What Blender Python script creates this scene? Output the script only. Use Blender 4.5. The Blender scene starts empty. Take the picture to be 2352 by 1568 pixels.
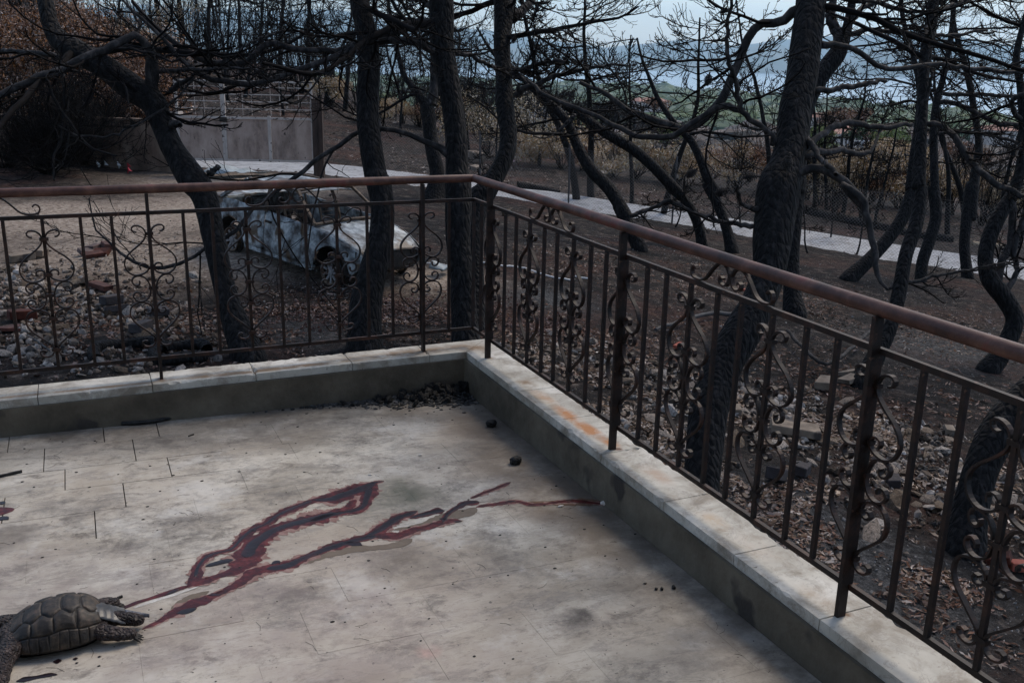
import bpy, math, random
import numpy as np
from mathutils import Vector, Matrix
random.seed(7); rng = np.random.default_rng(7)
scene = bpy.context.scene
# ------------------------------------------------------------------ camera
F, YAW, PIT, ROLL = 2243.1, 0.4214, 0.284, 0.0216
CAM = np.array([-1.783, -4.451, 1.428])
FW = np.array([math.sin(YAW)*math.cos(PIT), math.cos(YAW)*math.cos(PIT), -math.sin(PIT)])
_r = np.array([math.cos(YAW), -math.sin(YAW), 0.0]); _u = np.cross(_r, FW)
RT = math.cos(ROLL)*_r+math.sin(ROLL)*_u
UP = -math.sin(ROLL)*_r+math.cos(ROLL)*_u
cd = bpy.data.cameras.new('camera'); cam = bpy.data.objects.new('camera', cd)
scene.collection.objects.link(cam); scene.camera = cam
cd.sensor_width = 36; cd.lens = 36*F/2352; cd.clip_start = .05; cd.clip_end = 60000
cam.matrix_world = Matrix(((RT[0], UP[0], -FW[0], CAM[0]), (RT[1], UP[1], -FW[1], CAM[1]), (RT[2], UP[2], -FW[2], CAM[2]), (0, 0, 0, 1)))
# ------------------------------------------------------------------ world, sun, exposure
SUN_EL, SUN_ROT = math.radians(50), math.radians(62)
w = bpy.data.worlds.new('World'); scene.world = w; w.use_nodes = True
nt = w.node_tree; nt.nodes.clear()
sky = nt.nodes.new('ShaderNodeTexSky'); sky.sky_type = 'NISHITA'; sky.sun_disc = False
sky.sun_elevation = SUN_EL; sky.sun_rotation = SUN_ROT
sky.air_density = 1.0; sky.dust_density = 1.2; sky.ozone_density = 2.0; sky.altitude = 80
bg = nt.nodes.new('ShaderNodeBackground'); bg.inputs[1].default_value = 0.125
out = nt.nodes.new('ShaderNodeOutputWorld')
hs = nt.nodes.new('ShaderNodeHueSaturation'); hs.inputs['Saturation'].default_value = 0.78
nt.links.new(sky.outputs[0], hs.inputs['Color']); nt.links.new(hs.outputs[0], bg.inputs[0]); nt.links.new(bg.outputs[0], out.inputs[0])
sl = bpy.data.lights.new('sun', 'SUN'); sl.energy = 1.5; sl.angle = math.radians(20); sl.color = (1, .86, .70)
so = bpy.data.objects.new('sun', sl); scene.collection.objects.link(so)
sdir = Vector((math.sin(SUN_ROT)*math.cos(SUN_EL), math.cos(SUN_ROT)*math.cos(SUN_EL), math.sin(SUN_EL)))
so.rotation_euler = sdir.to_track_quat('Z', 'Y').to_euler()
vs = scene.view_settings; vs.view_transform = 'Standard'; vs.look = 'None'; vs.gamma = 1; vs.use_curve_mapping = False
vs.exposure = 0.60
scene.render.engine = 'CYCLES'
try:
    scene.cycles.max_bounces = 5; scene.cycles.volume_bounces = 1; scene.cycles.volume_max_steps = 16
except Exception: pass

# ------------------------------------------------------------------ pixel -> place helpers (survey of the photograph)
def ray(x, y): return FW+(x-1176)/F*RT-(y-784)/F*UP
def at(x, y, d): return CAM+d*ray(x, y)
def onz(x, y, z): r = ray(x, y); return CAM+(z-CAM[2])/r[2]*r
CR = {'a': (0, 0, 2.8), 'b': (830, 0, 2.8), 'c': (1660, 0, 2.8), 'd': (0, 450, 2.8), 'e': (830, 400, 2.571), 'g': (1600, 450, 2.613),
      'h': (1600, 1000, 2.351), 'i': (800, 1000, 2.351), 'j': (0, 1000, 2.351), 'k': (500, 400, 3.92), 'l': (380, 180, 5.345),
      'm': (1900, 120, 3.92), 'n': (1100, 180, 3.92), 'o': (1450, 0, 3.92), 't': (0, 1420, 5.88), 'D': (0, 0, 1/1.063)}
def px(c, x, y):
    o = CR[c]; return (o[0]+x/o[2])/1.063, (o[1]+y/o[2])/1.063
def pw(c, w, d): return w/CR[c][2]/1.063*d/F      # pixel width -> metres

# ------------------------------------------------------------------ object helpers
COL = scene.collection
def setp(o, label=None, cat=None, group=None, kind=None):
    if label: o['label'] = label
    if cat: o['category'] = cat
    if group: o['group'] = group
    if kind: o['kind'] = kind
    return o
def link(name, me, mat=None, parent=None, **k):
    o = bpy.data.objects.new(name, me); COL.objects.link(o)
    if mat is not None and me is not None:
        me.materials.clear()
        for m in (mat if isinstance(mat, (list, tuple)) else [mat]): me.materials.append(m)
    if parent is not None: o.parent = parent
    return setp(o, **k)
def empty(name, loc=(0, 0, 0), rz=0, **k):
    o = bpy.data.objects.new(name, None); COL.objects.link(o); o.location = loc; o.rotation_euler = (0, 0, rz)
    o.empty_display_size = .1
    return setp(o, **k)
def dup(o, parent=None):
    c = o.copy(); COL.objects.link(c)
    if parent is not None: c.parent = parent
    for ch in list(KIDS.get(o.name, [])): dup(ch, c)
    return c
KIDS = {}
def kid(p, c): KIDS.setdefault(p.name, []).append(c); return c
class MB:
    def __init__(s): s.V = []; s.Q = []; s.T = []; s.n = 0
    def add(s, V, Q=None, T=None):
        V = np.asarray(V, float).reshape(-1, 3)
        if Q is not None and len(Q): s.Q.append(np.asarray(Q, int).reshape(-1, 4)+s.n)
        if T is not None and len(T): s.T.append(np.asarray(T, int).reshape(-1, 3)+s.n)
        s.V.append(V); s.n += len(V); return s
    def mesh(s, name, smooth=False):
        me = bpy.data.meshes.new(name)
        V = np.concatenate(s.V) if s.V else np.zeros((0, 3))
        Q = np.concatenate(s.Q) if s.Q else np.zeros((0, 4), int)
        T = np.concatenate(s.T) if s.T else np.zeros((0, 3), int)
        nl = Q.size+T.size
        me.vertices.add(len(V)); me.vertices.foreach_set('co', V.astype(np.float32).ravel())
        me.loops.add(nl); me.loops.foreach_set('vertex_index', np.concatenate([Q.ravel(), T.ravel()]).astype(np.int32))
        me.polygons.add(len(Q)+len(T))
        st = np.concatenate([np.arange(len(Q))*4, len(Q)*4+np.arange(len(T))*3]).astype(np.int32)
        me.polygons.foreach_set('loop_start', st)
        me.polygons.foreach_set('use_smooth', np.full(len(Q)+len(T), smooth, bool))
        me.update(calc_edges=True); me.validate()
        return me
    def box(s, c, size, rz=0, ax=None):
        h = np.array(size)/2
        v = np.array([[i, j, k] for i in (-1, 1) for j in (-1, 1) for k in (-1, 1)])*h
        if rz: cz, sz = math.cos(rz), math.sin(rz); v = v@np.array([[cz, sz, 0], [-sz, cz, 0], [0, 0, 1]])
        if ax is not None: v = v@np.array(ax)
        q = [(0, 1, 3, 2), (4, 6, 7, 5), (0, 4, 5, 1), (2, 3, 7, 6), (0, 2, 6, 4), (1, 5, 7, 3)]
        return s.add(v+np.array(c), q)
    def bar(s, a, b, wdt, thk, upv=(0, 0, 1)):
        a = np.array(a, float); b = np.array(b, float); d = b-a; L = np.linalg.norm(d); d = d/L
        u = np.array(upv, float); x = np.cross(u, d)
        if np.linalg.norm(x) < 1e-6: x = np.cross(np.array([0, 1., 0]), d)
        x /= np.linalg.norm(x); y = np.cross(d, x)
        return s.box((a+b)/2, (wdt, thk, L), ax=[x, y, d])
    def tube(s, P, R, n=8, cap=True):
        V, Q = tubes(np.asarray(P, float)[None], np.broadcast_to(np.asarray(R, float), (1, len(P))), n)
        T = []
        s.add(V, Q)
        if cap:
            P = np.asarray(P, float)
            m = len(P)
            s.add(np.vstack([V[:n], P[:1]]), None, [(n, (i+1) % n, i) for i in range(n)])
            s.add(np.vstack([V[-n:], P[-1:]]), None, [(n, i, (i+1) % n) for i in range(n)])
        return s
def nrm(v): return v/np.maximum(np.linalg.norm(v, axis=-1, keepdims=True), 1e-9)
def tubes(P, R, k):
    """P (B,n,3), R (B,n): k-sided tubes for a whole batch"""
    B, n, _ = P.shape
    t = np.empty_like(P); t[:, 1:-1] = P[:, 2:]-P[:, :-2]; t[:, 0] = P[:, 1]-P[:, 0]; t[:, -1] = P[:, -1]-P[:, -2]; t = nrm(t)
    ov = nrm(P[:, -1]-P[:, 0]+1e-6)
    ref = np.where(np.abs(ov[:, 2:3]) < .8, np.array([[0, 0, 1.]]), np.array([[1., 0, 0]]))
    if n > 12 or B == 1:
        u = np.empty_like(P); cur = nrm(np.cross(np.cross(t[:, 0], ref), t[:, 0])*1.0); u[:, 0] = cur
        for i in range(1, n):
            cur = nrm(cur-(cur*t[:, i]).sum(-1, keepdims=True)*t[:, i]); u[:, i] = cur
    else:
        r0 = nrm(np.cross(ov, ref))[:, None, :]; u = nrm(r0-(r0*t).sum(-1, keepdims=True)*t)
    v = np.cross(t, u)
    a = np.arange(k)*2*math.pi/k
    V = P[:, :, None, :]+R[:, :, None, None]*(np.cos(a)[None, None, :, None]*u[:, :, None, :]+np.sin(a)[None, None, :, None]*v[:, :, None, :])
    idx = np.arange(B*n*k).reshape(B, n, k)
    i0 = idx[:, :-1, :]; i1 = idx[:, 1:, :]
    Q = np.stack([i0, np.roll(i0, -1, 2), np.roll(i1, -1, 2), i1], -1).reshape(-1, 4)
    return V.reshape(-1, 3), Q
def cr(P, n):
    """Catmull-Rom resample of a polyline (any columns), even in chord length"""
    P = np.asarray(P, float)
    if len(P) == 2: t = np.linspace(0, 1, n)[:, None]; return P[0]*(1-t)+P[1]*t
    L = np.r_[0, np.cumsum(np.linalg.norm(np.diff(P[:, :3], axis=0), axis=1)+1e-9)]
    E = np.vstack([2*P[0]-P[1], P, 2*P[-1]-P[-2]])
    s = np.linspace(0, L[-1], n); i = np.clip(np.searchsorted(L, s, 'right')-1, 0, len(P)-2)
    u = ((s-L[i])/(L[i+1]-L[i]))[:, None]
    p0, p1, p2, p3 = E[i], E[i+1], E[i+2], E[i+3]
    return .5*((2*p1)+(-p0+p2)*u+(2*p0-5*p1+4*p2-p3)*u**2+(-p0+3*p1-3*p2+p3)*u**3)
def hsh(i, j, k):
    h = (i*374761393+j*668265263+k*2147483647+1013904223) & 0xffffffff
    h = ((h ^ (h >> 13))*1274126177) & 0xffffffff
    return ((h ^ (h >> 16)) & 0xffff)/65535.0
def vn(x, y, z=0.0):
    x, y, z = np.broadcast_arrays(np.asarray(x, float), np.asarray(y, float), np.asarray(z, float))
    i = np.floor(x).astype(np.int64); j = np.floor(y).astype(np.int64); k = np.floor(z).astype(np.int64)
    f = x-i; g = y-j; h = z-k; f = f*f*(3-2*f); g = g*g*(3-2*g); h = h*h*(3-2*h); r = 0
    for a in (0, 1):
        for b in (0, 1):
            for c in (0, 1):
                r = r+hsh(i+a, j+b, k+c)*(f if a else 1-f)*(g if b else 1-g)*(h if c else 1-h)
    return r
def fbm(x, y, z=0.0, o=4):
    r = 0; a = .5
    for q in range(o): r = r+a*vn(x*2**q, y*2**q, np.asarray(z)*2**q+q*7.3); a *= .5
    return r/(1-.5**o)
def grid(fn, nu, nv):
    u, v = np.meshgrid(np.linspace(0, 1, nu), np.linspace(0, 1, nv), indexing='ij')
    V = fn(u.ravel(), v.ravel()); idx = np.arange(nu*nv).reshape(nu, nv)
    Q = np.stack([idx[:-1, :-1], idx[1:, :-1], idx[1:, 1:], idx[:-1, 1:]], -1).reshape(-1, 4)
    return V, Q

# ------------------------------------------------------------------ materials
MC = {}
def mat(name, cols, scale=5, rough=.8, bump=.3, bscale=None, dist=.02, stretch=(1, 1, 1), metal=0, detail=8, pos=None, rand=0.0, island=False, coord='Object', crack=0, speck=None, spec=.4):
    if name in MC: return MC[name]
    m = bpy.data.materials.new(name); m.use_nodes = True; MC[name] = m
    N = m.node_tree.nodes; L = m.node_tree.links; b = N['Principled BSDF']
    tc = N.new('ShaderNodeTexCoord'); mp = N.new('ShaderNodeMapping'); mp.inputs['Scale'].default_value = stretch
    L.new(tc.outputs[coord], mp.inputs[0])
    nz = N.new('ShaderNodeTexNoise'); nz.inputs['Scale'].default_value = scale; nz.inputs['Detail'].default_value = detail; nz.inputs['Roughness'].default_value = .65
    L.new(mp.outputs[0], nz.inputs[0])
    rp = N.new('ShaderNodeValToRGB'); L.new(nz.outputs[0], rp.inputs[0])
    n = len(cols); e = rp.color_ramp.elements
    ps = pos or [.3+.4*i/(max(n-1, 1)) for i in range(n)]
    while len(e) < n: e.new(.5)
    for i, c in enumerate(cols): e[i].position = ps[i]; e[i].color = (*c, 1)
    colr = rp.outputs[0]
    def mix(fac, a, c2, mode='MIX'):
        x = N.new('ShaderNodeMixRGB'); x.blend_type = mode
        if isinstance(fac, float): x.inputs[0].default_value = fac
        else: L.new(fac, x.inputs[0])
        L.new(a, x.inputs[1])
        if isinstance(c2, tuple): x.inputs[2].default_value = (*c2, 1)
        else: L.new(c2, x.inputs[2])
        return x.outputs[0]
    if rand or island:
        if island: src = N.new('ShaderNodeNewGeometry').outputs['Random Per Island']
        else: src = N.new('ShaderNodeObjectInfo').outputs['Random']
        mr = N.new('ShaderNodeMapRange'); mr.inputs[3].default_value = 1-rand; mr.inputs[4].default_value = 1+rand
        L.new(src, mr.inputs[0])
        hv = N.new('ShaderNodeHueSaturation'); L.new(mr.outputs[0], hv.inputs['Value']); L.new(colr, hv.inputs['Color'])
        mr2 = N.new('ShaderNodeMapRange'); mr2.inputs[3].default_value = 1.5; mr2.inputs[4].default_value = .4
        L.new(src, mr2.inputs[0]); L.new(mr2.outputs[0], hv.inputs['Saturation'])
        colr = hv.outputs[0]
    if speck:
        sc, thr, scol = speck
        n2 = N.new('ShaderNodeTexNoise'); n2.inputs['Scale'].default_value = sc; n2.inputs['Detail'].default_value = 3; L.new(mp.outputs[0], n2.inputs[0])
        r2 = N.new('ShaderNodeValToRGB'); r2.color_ramp.elements[0].position = thr; r2.color_ramp.elements[1].position = thr+.06; L.new(n2.outputs[0], r2.inputs[0])
        colr = mix(r2.outputs[0], colr, scol)
    L.new(colr, b.inputs['Base Color'])
    b.inputs['Roughness'].default_value = rough; b.inputs['Metallic'].default_value = metal
    b.inputs['Specular IOR Level'].default_value = spec
    if bump:
        nb = N.new('ShaderNodeTexNoise'); nb.inputs['Scale'].default_value = bscale or scale*4; nb.inputs['Detail'].default_value = 6; L.new(mp.outputs[0], nb.inputs[0])
        hgt = nb.outputs[0]
        if crack:
            vo = N.new('ShaderNodeTexVoronoi'); vo.feature = 'DISTANCE_TO_EDGE'; vo.inputs['Scale'].default_value = crack; L.new(mp.outputs[0], vo.inputs[0])
            mm = N.new('ShaderNodeMath'); mm.operation = 'MULTIPLY'; mm.inputs[1].default_value = 2.5; mm.use_clamp = True; L.new(vo.outputs[0], mm.inputs[0])
            ad = N.new('ShaderNodeMath'); ad.operation = 'ADD'; L.new(mm.outputs[0], ad.inputs[0]); L.new(nb.outputs[0], ad.inputs[1]); hgt = ad.outputs[0]
        bp = N.new('ShaderNodeBump'); bp.inputs['Strength'].default_value = bump; bp.inputs['Distance'].default_value = dist
        L.new(hgt, bp.inputs['Height']); L.new(bp.outputs[0], b.inputs['Normal'])
    m['b'] = 1
    return m
bark = mat('charred bark', [(.0025, .0024, .0025), (.0075, .007, .0075), (.030, .028, .028)], 22, .85, .8, 34, .022, (1, 1, .38), crack=20, spec=.22, speck=(60, .72, (.10, .085, .07)))
bark2 = mat('burnt limb bark', [(.006, .006, .006), (.020, .018, .018), (.085, .075, .072)], 14, .8, .6, 40, .01, (1, 1, .5), spec=.25)
twigm = mat('charred twig', [(.004, .0035, .004), (.016, .014, .014)], 4, .9, 0, spec=.1, island=True, rand=.9)
twigg = mat('ash grey twig', [(.05, .047, .05), (.17, .16, .165)], 4, .9, 0, spec=.2)
conem = mat('charred pine cone', [(.012, .011, .011), (.06, .05, .045)], 30, .8, .3, spec=.2)

# ------------------------------------------------------------------ terrain height (surveyed points, smooth surface through them)
CP = []
def cpz(x, y, z): p = onz(x, y, z); CP.append(p)
def cpd(x, y, d): CP.append(at(x, y, d))
for t in [(0, 900, -1.30), (0, 600, -1.3), (0, 470, -1.3), (300, 470, -1.3), (300, 700, -1.3), (650, 640, -1.3), (500, 840, -1.35),
          (830, 805, -1.42), (1050, 775, -1.45), (900, 600, -1.42), (1300, 900, -1.55), (1620, 1115, -1.62), (2200, 1290, -1.85), (1400, 650, -1.62),
          (1850, 1000, -1.8), (2352, 1500, -1.9), (2352, 1000, -2.0), (1822, 725, -1.95), (2268, 855, -2.1), (2100, 700, -2.2), (1700, 620, -2.0),
          (1300, 530, -1.85), (600, 470, -1.32), (400, 420, -1.33), (620, 400, -1.42), (735, 407, -1.47),
          (775, 412, -1.47), (895, 427, -1.6), (1083, 452, -1.8), (1201, 465, -1.95), (1505, 506, -2.18), (1728, 540, -2.38), (1966, 581, -2.55), (2189, 621, -2.66), (2352, 644, -2.72),
          (440, 366, -1.5), (580, 366, -1.52), (722, 372, -1.6), (888, 395, -1.8), (1083, 424, -2.02), (1234, 443, -2.2), (1400, 470, -2.36), (1505, 486, -2.45), (1680, 512, -2.58), (1833, 537, -2.7), (2030, 567, -2.82), (2207, 592, -2.92), (2352, 614, -3.0)]: cpz(*t)
for t in [(900, 262, 52), (1100, 288, 48), (1300, 315, 45), (1500, 350, 42), (1700, 388, 40), (1900, 432, 38), (2100, 458, 38), (2352, 485, 38),
          (1000, 350, 36), (1300, 390, 34), (1700, 462, 30), (2100, 525, 30), (800, 330, 34),
          (0, 290, 27), (300, 285, 28), (600, 270, 32), (500, 215, 44), (700, 200, 52), (500, 165, 66), (700, 165, 75), (250, 60, 62), (0, -60, 62), (0, 130, 42), (-300, -100, 60), (-300, 250, 28), (-300, 600, 12), (300, 170, 44),
          (900, 240, 75), (800, 215, 70)]: cpd(*t)
def drop(x, y, d, dz): p = at(x, y, d); p[2] -= dz; CP.append(p)
for x, y, d, dz in [(1100, 270, 75, 3.5), (1300, 290, 72, 4), (1500, 320, 70, 4), (1800, 380, 68, 4), (2100, 420, 68, 4), (2400, 450, 68, 4), (1000, 250, 95, 3), (1700, 330, 95, 3), (2400, 380, 95, 3)]: drop(x, y, d, dz)
CP += [np.array([-12, -8, -1.3]), np.array([10, -8, -2.1]), np.array([0, -8, -1.5]), np.array([-12, 5, -1.3]), np.array([20, 0, -2.9])]
CARF = onz(761, 655, -1.3); CARH = np.array([math.sin(math.radians(153)), math.cos(math.radians(153))]); CARS = .79
_l = np.array([-CARH[1], CARH[0]])
for a_, b_, z_ in ((2.5, 0, -1.13), (2.5, 1.5, -1.13), (0, 1.5, -1.3), (0, 0, -1.3), (3.2, .7, -1.08)): CP.append(np.r_[CARF[:2]-CARH*a_*CARS+_l*b_*CARS, z_])
CP = np.array(CP)
def _tpsfit():
    P = CP[:, :2]; n = len(P)
    D = np.linalg.norm(P[:, None]-P[None], axis=2)
    A = np.zeros((n+3, n+3)); A[:n, :n] = D-np.eye(n)*.15; A[:n, n] = 1; A[:n, n+1:] = P; A[n, :n] = 1; A[n+1:, :n] = P.T
    return np.linalg.solve(A, np.r_[CP[:, 2], 0, 0, 0])
W_ = _tpsfit()
def G(x, y, det=True):
    x = np.asarray(x, float); y = np.asarray(y, float); sh = x.shape; X = x.ravel(); Y = y.ravel()
    r = np.empty(len(X))
    for a in range(0, len(X), 20000):
        D = np.hypot(X[a:a+20000, None]-CP[None, :, 0], Y[a:a+20000, None]-CP[None, :, 1])
        r[a:a+20000] = D@W_[:len(CP)]+W_[len(CP)]+W_[len(CP)+1]*X[a:a+20000]+W_[len(CP)+2]*Y[a:a+20000]
    if det:
        rough = roadmask(X, Y)
        r = r+rough*(.10*(fbm(X*.9, Y*.9, 3., 4)-.5)+.035*(fbm(X*5, Y*5, 9., 3)-.5))
        r = r-(1-rough)*.10
    return r.reshape(sh)
ROAD = None
def roadmask(X, Y):
    d = np.full(len(X), 1e9)
    for (a, b) in zip(ROAD[:-1], ROAD[1:]):
        ab = b-a; t = np.clip(((X-a[0])*ab[0]+(Y-a[1])*ab[1])/(ab@ab), 0, 1)
        d = np.minimum(d, np.hypot(X-a[0]-t*ab[0], Y-a[1]-t*ab[1]))
    return np.clip((d-1.25)/.35, 0, 1)
_far = [onz(440, 366, -1.5), onz(580, 366, -1.52), onz(722, 372, -1.6), onz(888, 395, -1.8), onz(1083, 424, -2.02), onz(1234, 443, -2.2), onz(1400, 470, -2.36), onz(1505, 486, -2.45), onz(1680, 512, -2.58), onz(1833, 537, -2.7), onz(2030, 567, -2.82), onz(2207, 592, -2.92), onz(2352, 614, -3.0)]
_far = np.array(_far); _far = np.vstack([_far[0]+(_far[0]-_far[1])*2.2, _far, _far[-1]+(_far[-1]-_far[-2])*6])
_far = cr(_far, 60)
_t = nrm(np.gradient(_far[:, :2], axis=0)); _n = np.stack([_t[:, 1], -_t[:, 0]], 1)
if (_n[30]@(CAM[:2]-_far[30, :2])) < 0: _n = -_n
ROADC = _far[:, :2]+_n*1.35
ROAD = ROADC[::3]
def hit(x, y, d0=5., d1=90.):
    """distance at which the ray through a pixel meets the ground"""
    ds = np.linspace(d0, d1, 700); P = CAM[None]+ds[:, None]*ray(x, y)[None]
    g = G(P[:, 0], P[:, 1]); k = np.argmax(P[:, 2] < g)
    return ds[k] if (P[:, 2] < g).any() else d1
# ================================================================== SETTING
def ground_mat():
    m = bpy.data.materials.new('burnt earth'); m.use_nodes = True; N = m.node_tree.nodes; L = m.node_tree.links; b = N['Principled BSDF']
    geo = N.new('ShaderNodeNewGeometry')
    def noise(sc, det=6, ro=.65):
        n = N.new('ShaderNodeTexNoise'); n.inputs['Scale'].default_value = sc; n.inputs['Detail'].default_value = det; n.inputs['Roughness'].default_value = ro
        L.new(geo.outputs['Position'], n.inputs[0]); return n.outputs[0]
    def ramp(src, st):
        r = N.new('ShaderNodeValToRGB'); L.new(src, r.inputs[0]); e = r.color_ramp.elements
        while len(e) < len(st): e.new(.5)
        for i, (p, c) in enumerate(st): e[i].position = p; e[i].color = (*c, 1) if isinstance(c, tuple) else (c, c, c, 1)
        return r.outputs[0]
    def mix(f, a, c):
        x = N.new('ShaderNodeMixRGB'); L.new(f, x.inputs[0]); L.new(a, x.inputs[1])
        if isinstance(c, tuple): x.inputs[2].default_value = (*c, 1)
        else: L.new(c, x.inputs[2])
        return x.outputs[0]
    base = ramp(noise(4.5, 12, .78), [(.41, (.004, .003, .003)), (.50, (.017, .0125, .0105)), (.57, (.052, .039, .033)), (.66, (.20, .165, .14))])
    red = ramp(noise(.45, 5), [(.50, 0.0), (.62, .75)])
    redc = ramp(noise(9, 10, .75), [(.38, (.014, .008, .006)), (.55, (.080, .036, .026)), (.68, (.18, .10, .075))])
    c = mix(red, base, redc)
    def mask(p, r0, r1, col):
        d = N.new('ShaderNodeVectorMath'); d.operation = 'DISTANCE'; L.new(geo.outputs['Position'], d.inputs[0]); d.inputs[1].default_value = tuple(p)
        mr = N.new('ShaderNodeMapRange'); mr.inputs[1].default_value = r0; mr.inputs[2].default_value = r1; mr.inputs[3].default_value = 1; mr.inputs[4].default_value = 0; L.new(d.outputs['Value'], mr.inputs[0])
        ml = N.new('ShaderNodeMath'); ml.operation = 'MULTIPLY_ADD'; L.new(noise(1.7, 7, .7), ml.inputs[0]); ml.inputs[1].default_value = 2.4; ml.inputs[2].default_value = -.95
        ad = N.new('ShaderNodeMath'); ad.operation = 'ADD'; ad.use_clamp = True; L.new(mr.outputs[0], ad.inputs[0]); L.new(ml.outputs[0], ad.inputs[1])
        m2 = N.new('ShaderNodeMath'); m2.operation = 'MULTIPLY'; m2.use_clamp = True; L.new(ad.outputs[0], m2.inputs[0]); L.new(mr.outputs[0], m2.inputs[1])
        return mix(m2.outputs[0], c, col)
    tan = ramp(noise(14, 8, .7), [(.34, (.10, .074, .058)), (.47, (.32, .255, .205)), (.64, (.56, .48, .40))])
    for q, r0, r1 in [((60, 510), .8, 3.2), ((300, 520), 1.0, 3.6), ((400, 620), .5, 2.2), ((230, 600), .5, 2.0), ((480, 480), .4, 2.8), ((600, 620), .3, 1.5), ((1010, 640), .2, 1.4), ((520, 420), .6, 3.5), ((650, 415), .4, 2.5)]:
        c = mask(onz(q[0], q[1], -1.35), r0, r1, tan)
    ash = ramp(noise(16, 8, .75), [(.40, (.02, .02, .021)), (.56, (.09, .09, .092)), (.70, (.30, .30, .30))])
    for q, r0, r1, z in [((1250, 700), .2, 1.1, -1.6), ((2150, 800), .2, 1.8, -2.1), ((700, 770), .1, .8, -1.4), ((1800, 1200), .2, 1.2, -1.8), ((2000, 1350), .3, 1.3, -1.85)]:
        c = mask(onz(q[0], q[1], z), r0, r1, ash)
    fl = ramp(noise(38, 3, .5), [(.68, 0.0), (.72, .75)])
    c = mix(fl, c, (.30, .28, .26))
    L.new(c, b.inputs['Base Color']); b.inputs['Roughness'].default_value = .95; b.inputs['Specular IOR Level'].default_value = .2
    bp = N.new('ShaderNodeBump'); bp.inputs['Strength'].default_value = 1; bp.inputs['Distance'].default_value = .09; L.new(noise(14, 10, .75), bp.inputs['Height']); L.new(bp.outputs[0], b.inputs['Normal'])
    return m
GM = ground_mat()
def ground_sheet():
    xs = np.r_[np.arange(-34, -6, .8), np.arange(-6, 16, .16), np.arange(16, 34, .4), np.arange(34, 92, 1.2)]
    ys = np.r_[np.arange(-14, -3, .8), np.arange(-3, 16, .16), np.arange(16, 34, .35), np.arange(34, 100, 1.2)]
    X, Y = np.meshgrid(xs, ys, indexing='ij'); Z = G(X, Y)
    # beyond the surveyed slope the ground falls away into the valley
    Dd = np.hypot(X-CAM[0], Y-CAM[1]); e = np.clip((Dd-80)/25, 0, 1); side = np.clip((X*1.0-Y*.25+8)/25, 0, 1)
    Z = Z-e*e*(3-2*e)*side*12
    nu, nv = X.shape; idx = np.arange(nu*nv).reshape(nu, nv)
    Q = np.stack([idx[:-1, :-1], idx[1:, :-1], idx[1:, 1:], idx[:-1, 1:]], -1).reshape(-1, 4)
    m = MB().add(np.stack([X.ravel(), Y.ravel(), Z.ravel()], 1), Q)
    link('ground', m.mesh('ground', True), GM, kind='structure', label='charred sloping ground with ash and bare sandy soil')
ground_sheet()
# road: thin asphalt strip, pale grey, lying in a shallow cut
def road():
    c = np.column_stack([ROADC, np.zeros(len(ROADC))]); n = len(c); V = []; k = 9
    t = nrm(np.gradient(c[:, :2], axis=0)); nn = np.stack([t[:, 1], -t[:, 0]], 1)
    if nn[30]@(CAM[:2]-c[30, :2]) < 0: nn = -nn
    zc = G(c[:, 0], c[:, 1], False)-.02
    for j in range(k):
        o = (j/(k-1)-.5)*2.75
        p = c[:, :2]+nn*o; V.append(np.column_stack([p, zc+.015*(1-(2*j/(k-1)-1)**2)]))
    V = np.stack(V, 1).reshape(-1, 3); idx = np.arange(n*k).reshape(n, k)
    Q = np.stack([idx[:-1, :-1], idx[1:, :-1], idx[1:, 1:], idx[:-1, 1:]], -1).reshape(-1, 4)
    m = MB().add(V, Q)
    link('road', m.mesh('road', True), mat('pale road surface', [(.15, .155, .16), (.29, .30, .315), (.40, .41, .43)], 3.2, .8, .5, 50, .02, detail=14, speck=(7, .61, (.13, .11, .10))), kind='structure', label='narrow pale grey lane beyond the wire fence')
road()
# distant land: one sheet falling from the slope to the shore
HZ = lambda x: 130+.0216*(x-1176)
AZ0 = YAW
def far_land():
    rs = np.array([78, 90, 105, 125, 150, 180, 215, 260, 310, 370, 440, 520, 620, 740, 880, 1050, 1250, 1500, 1750, 2000, 2250, 2500, 2750, 3000, 3300])
    zs = np.interp(rs, [78, 105, 200, 420, 800, 1500, 2500, 3300], [-13, -17, -26, -38, -52, -66, -76, -79])
    az = np.radians(np.arange(-75, 82, .6))+AZ0
    A, R = np.meshgrid(az, rs, indexing='ij'); Z = np.broadcast_to(zs, A.shape).copy()
    X = CAM[0]+R*np.sin(A); Y = CAM[1]+R*np.cos(A)
    am = (A-AZ0)
    amp = np.clip((R-70)/200, 0, 1)*np.clip(R*.012, 0, 9)
    Z = Z+amp*(fbm(X/260., Y/260., 2., 4)-.5)*1.6
    left = np.clip((-am-math.radians(2))/math.radians(22), 0, 1)       # hills rise to the left
    Z = Z+left*left*(np.clip((R-80)/500, 0, 1)*60)
    shore = 2900-np.clip(am-math.radians(4), 0, 1)*4200+150*np.sin(am*23)
    Z = np.where(R > shore, -86, Z)
    nu, nv = X.shape; idx = np.arange(nu*nv).reshape(nu, nv)
    Q = np.stack([idx[:-1, :-1], idx[1:, :-1], idx[1:, 1:], idx[:-1, 1:]], -1).reshape(-1, 4)
    link('valley', MB().add(np.stack([X.ravel(), Y.ravel(), Z.ravel()], 1), Q).mesh('valley', True),
         mat('valley earth', [(.02, .018, .018), (.05, .04, .035), (.09, .065, .045)], .02, .95, 0, detail=12), kind='structure')
    return lambda x, y: 0
far_land()
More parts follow.
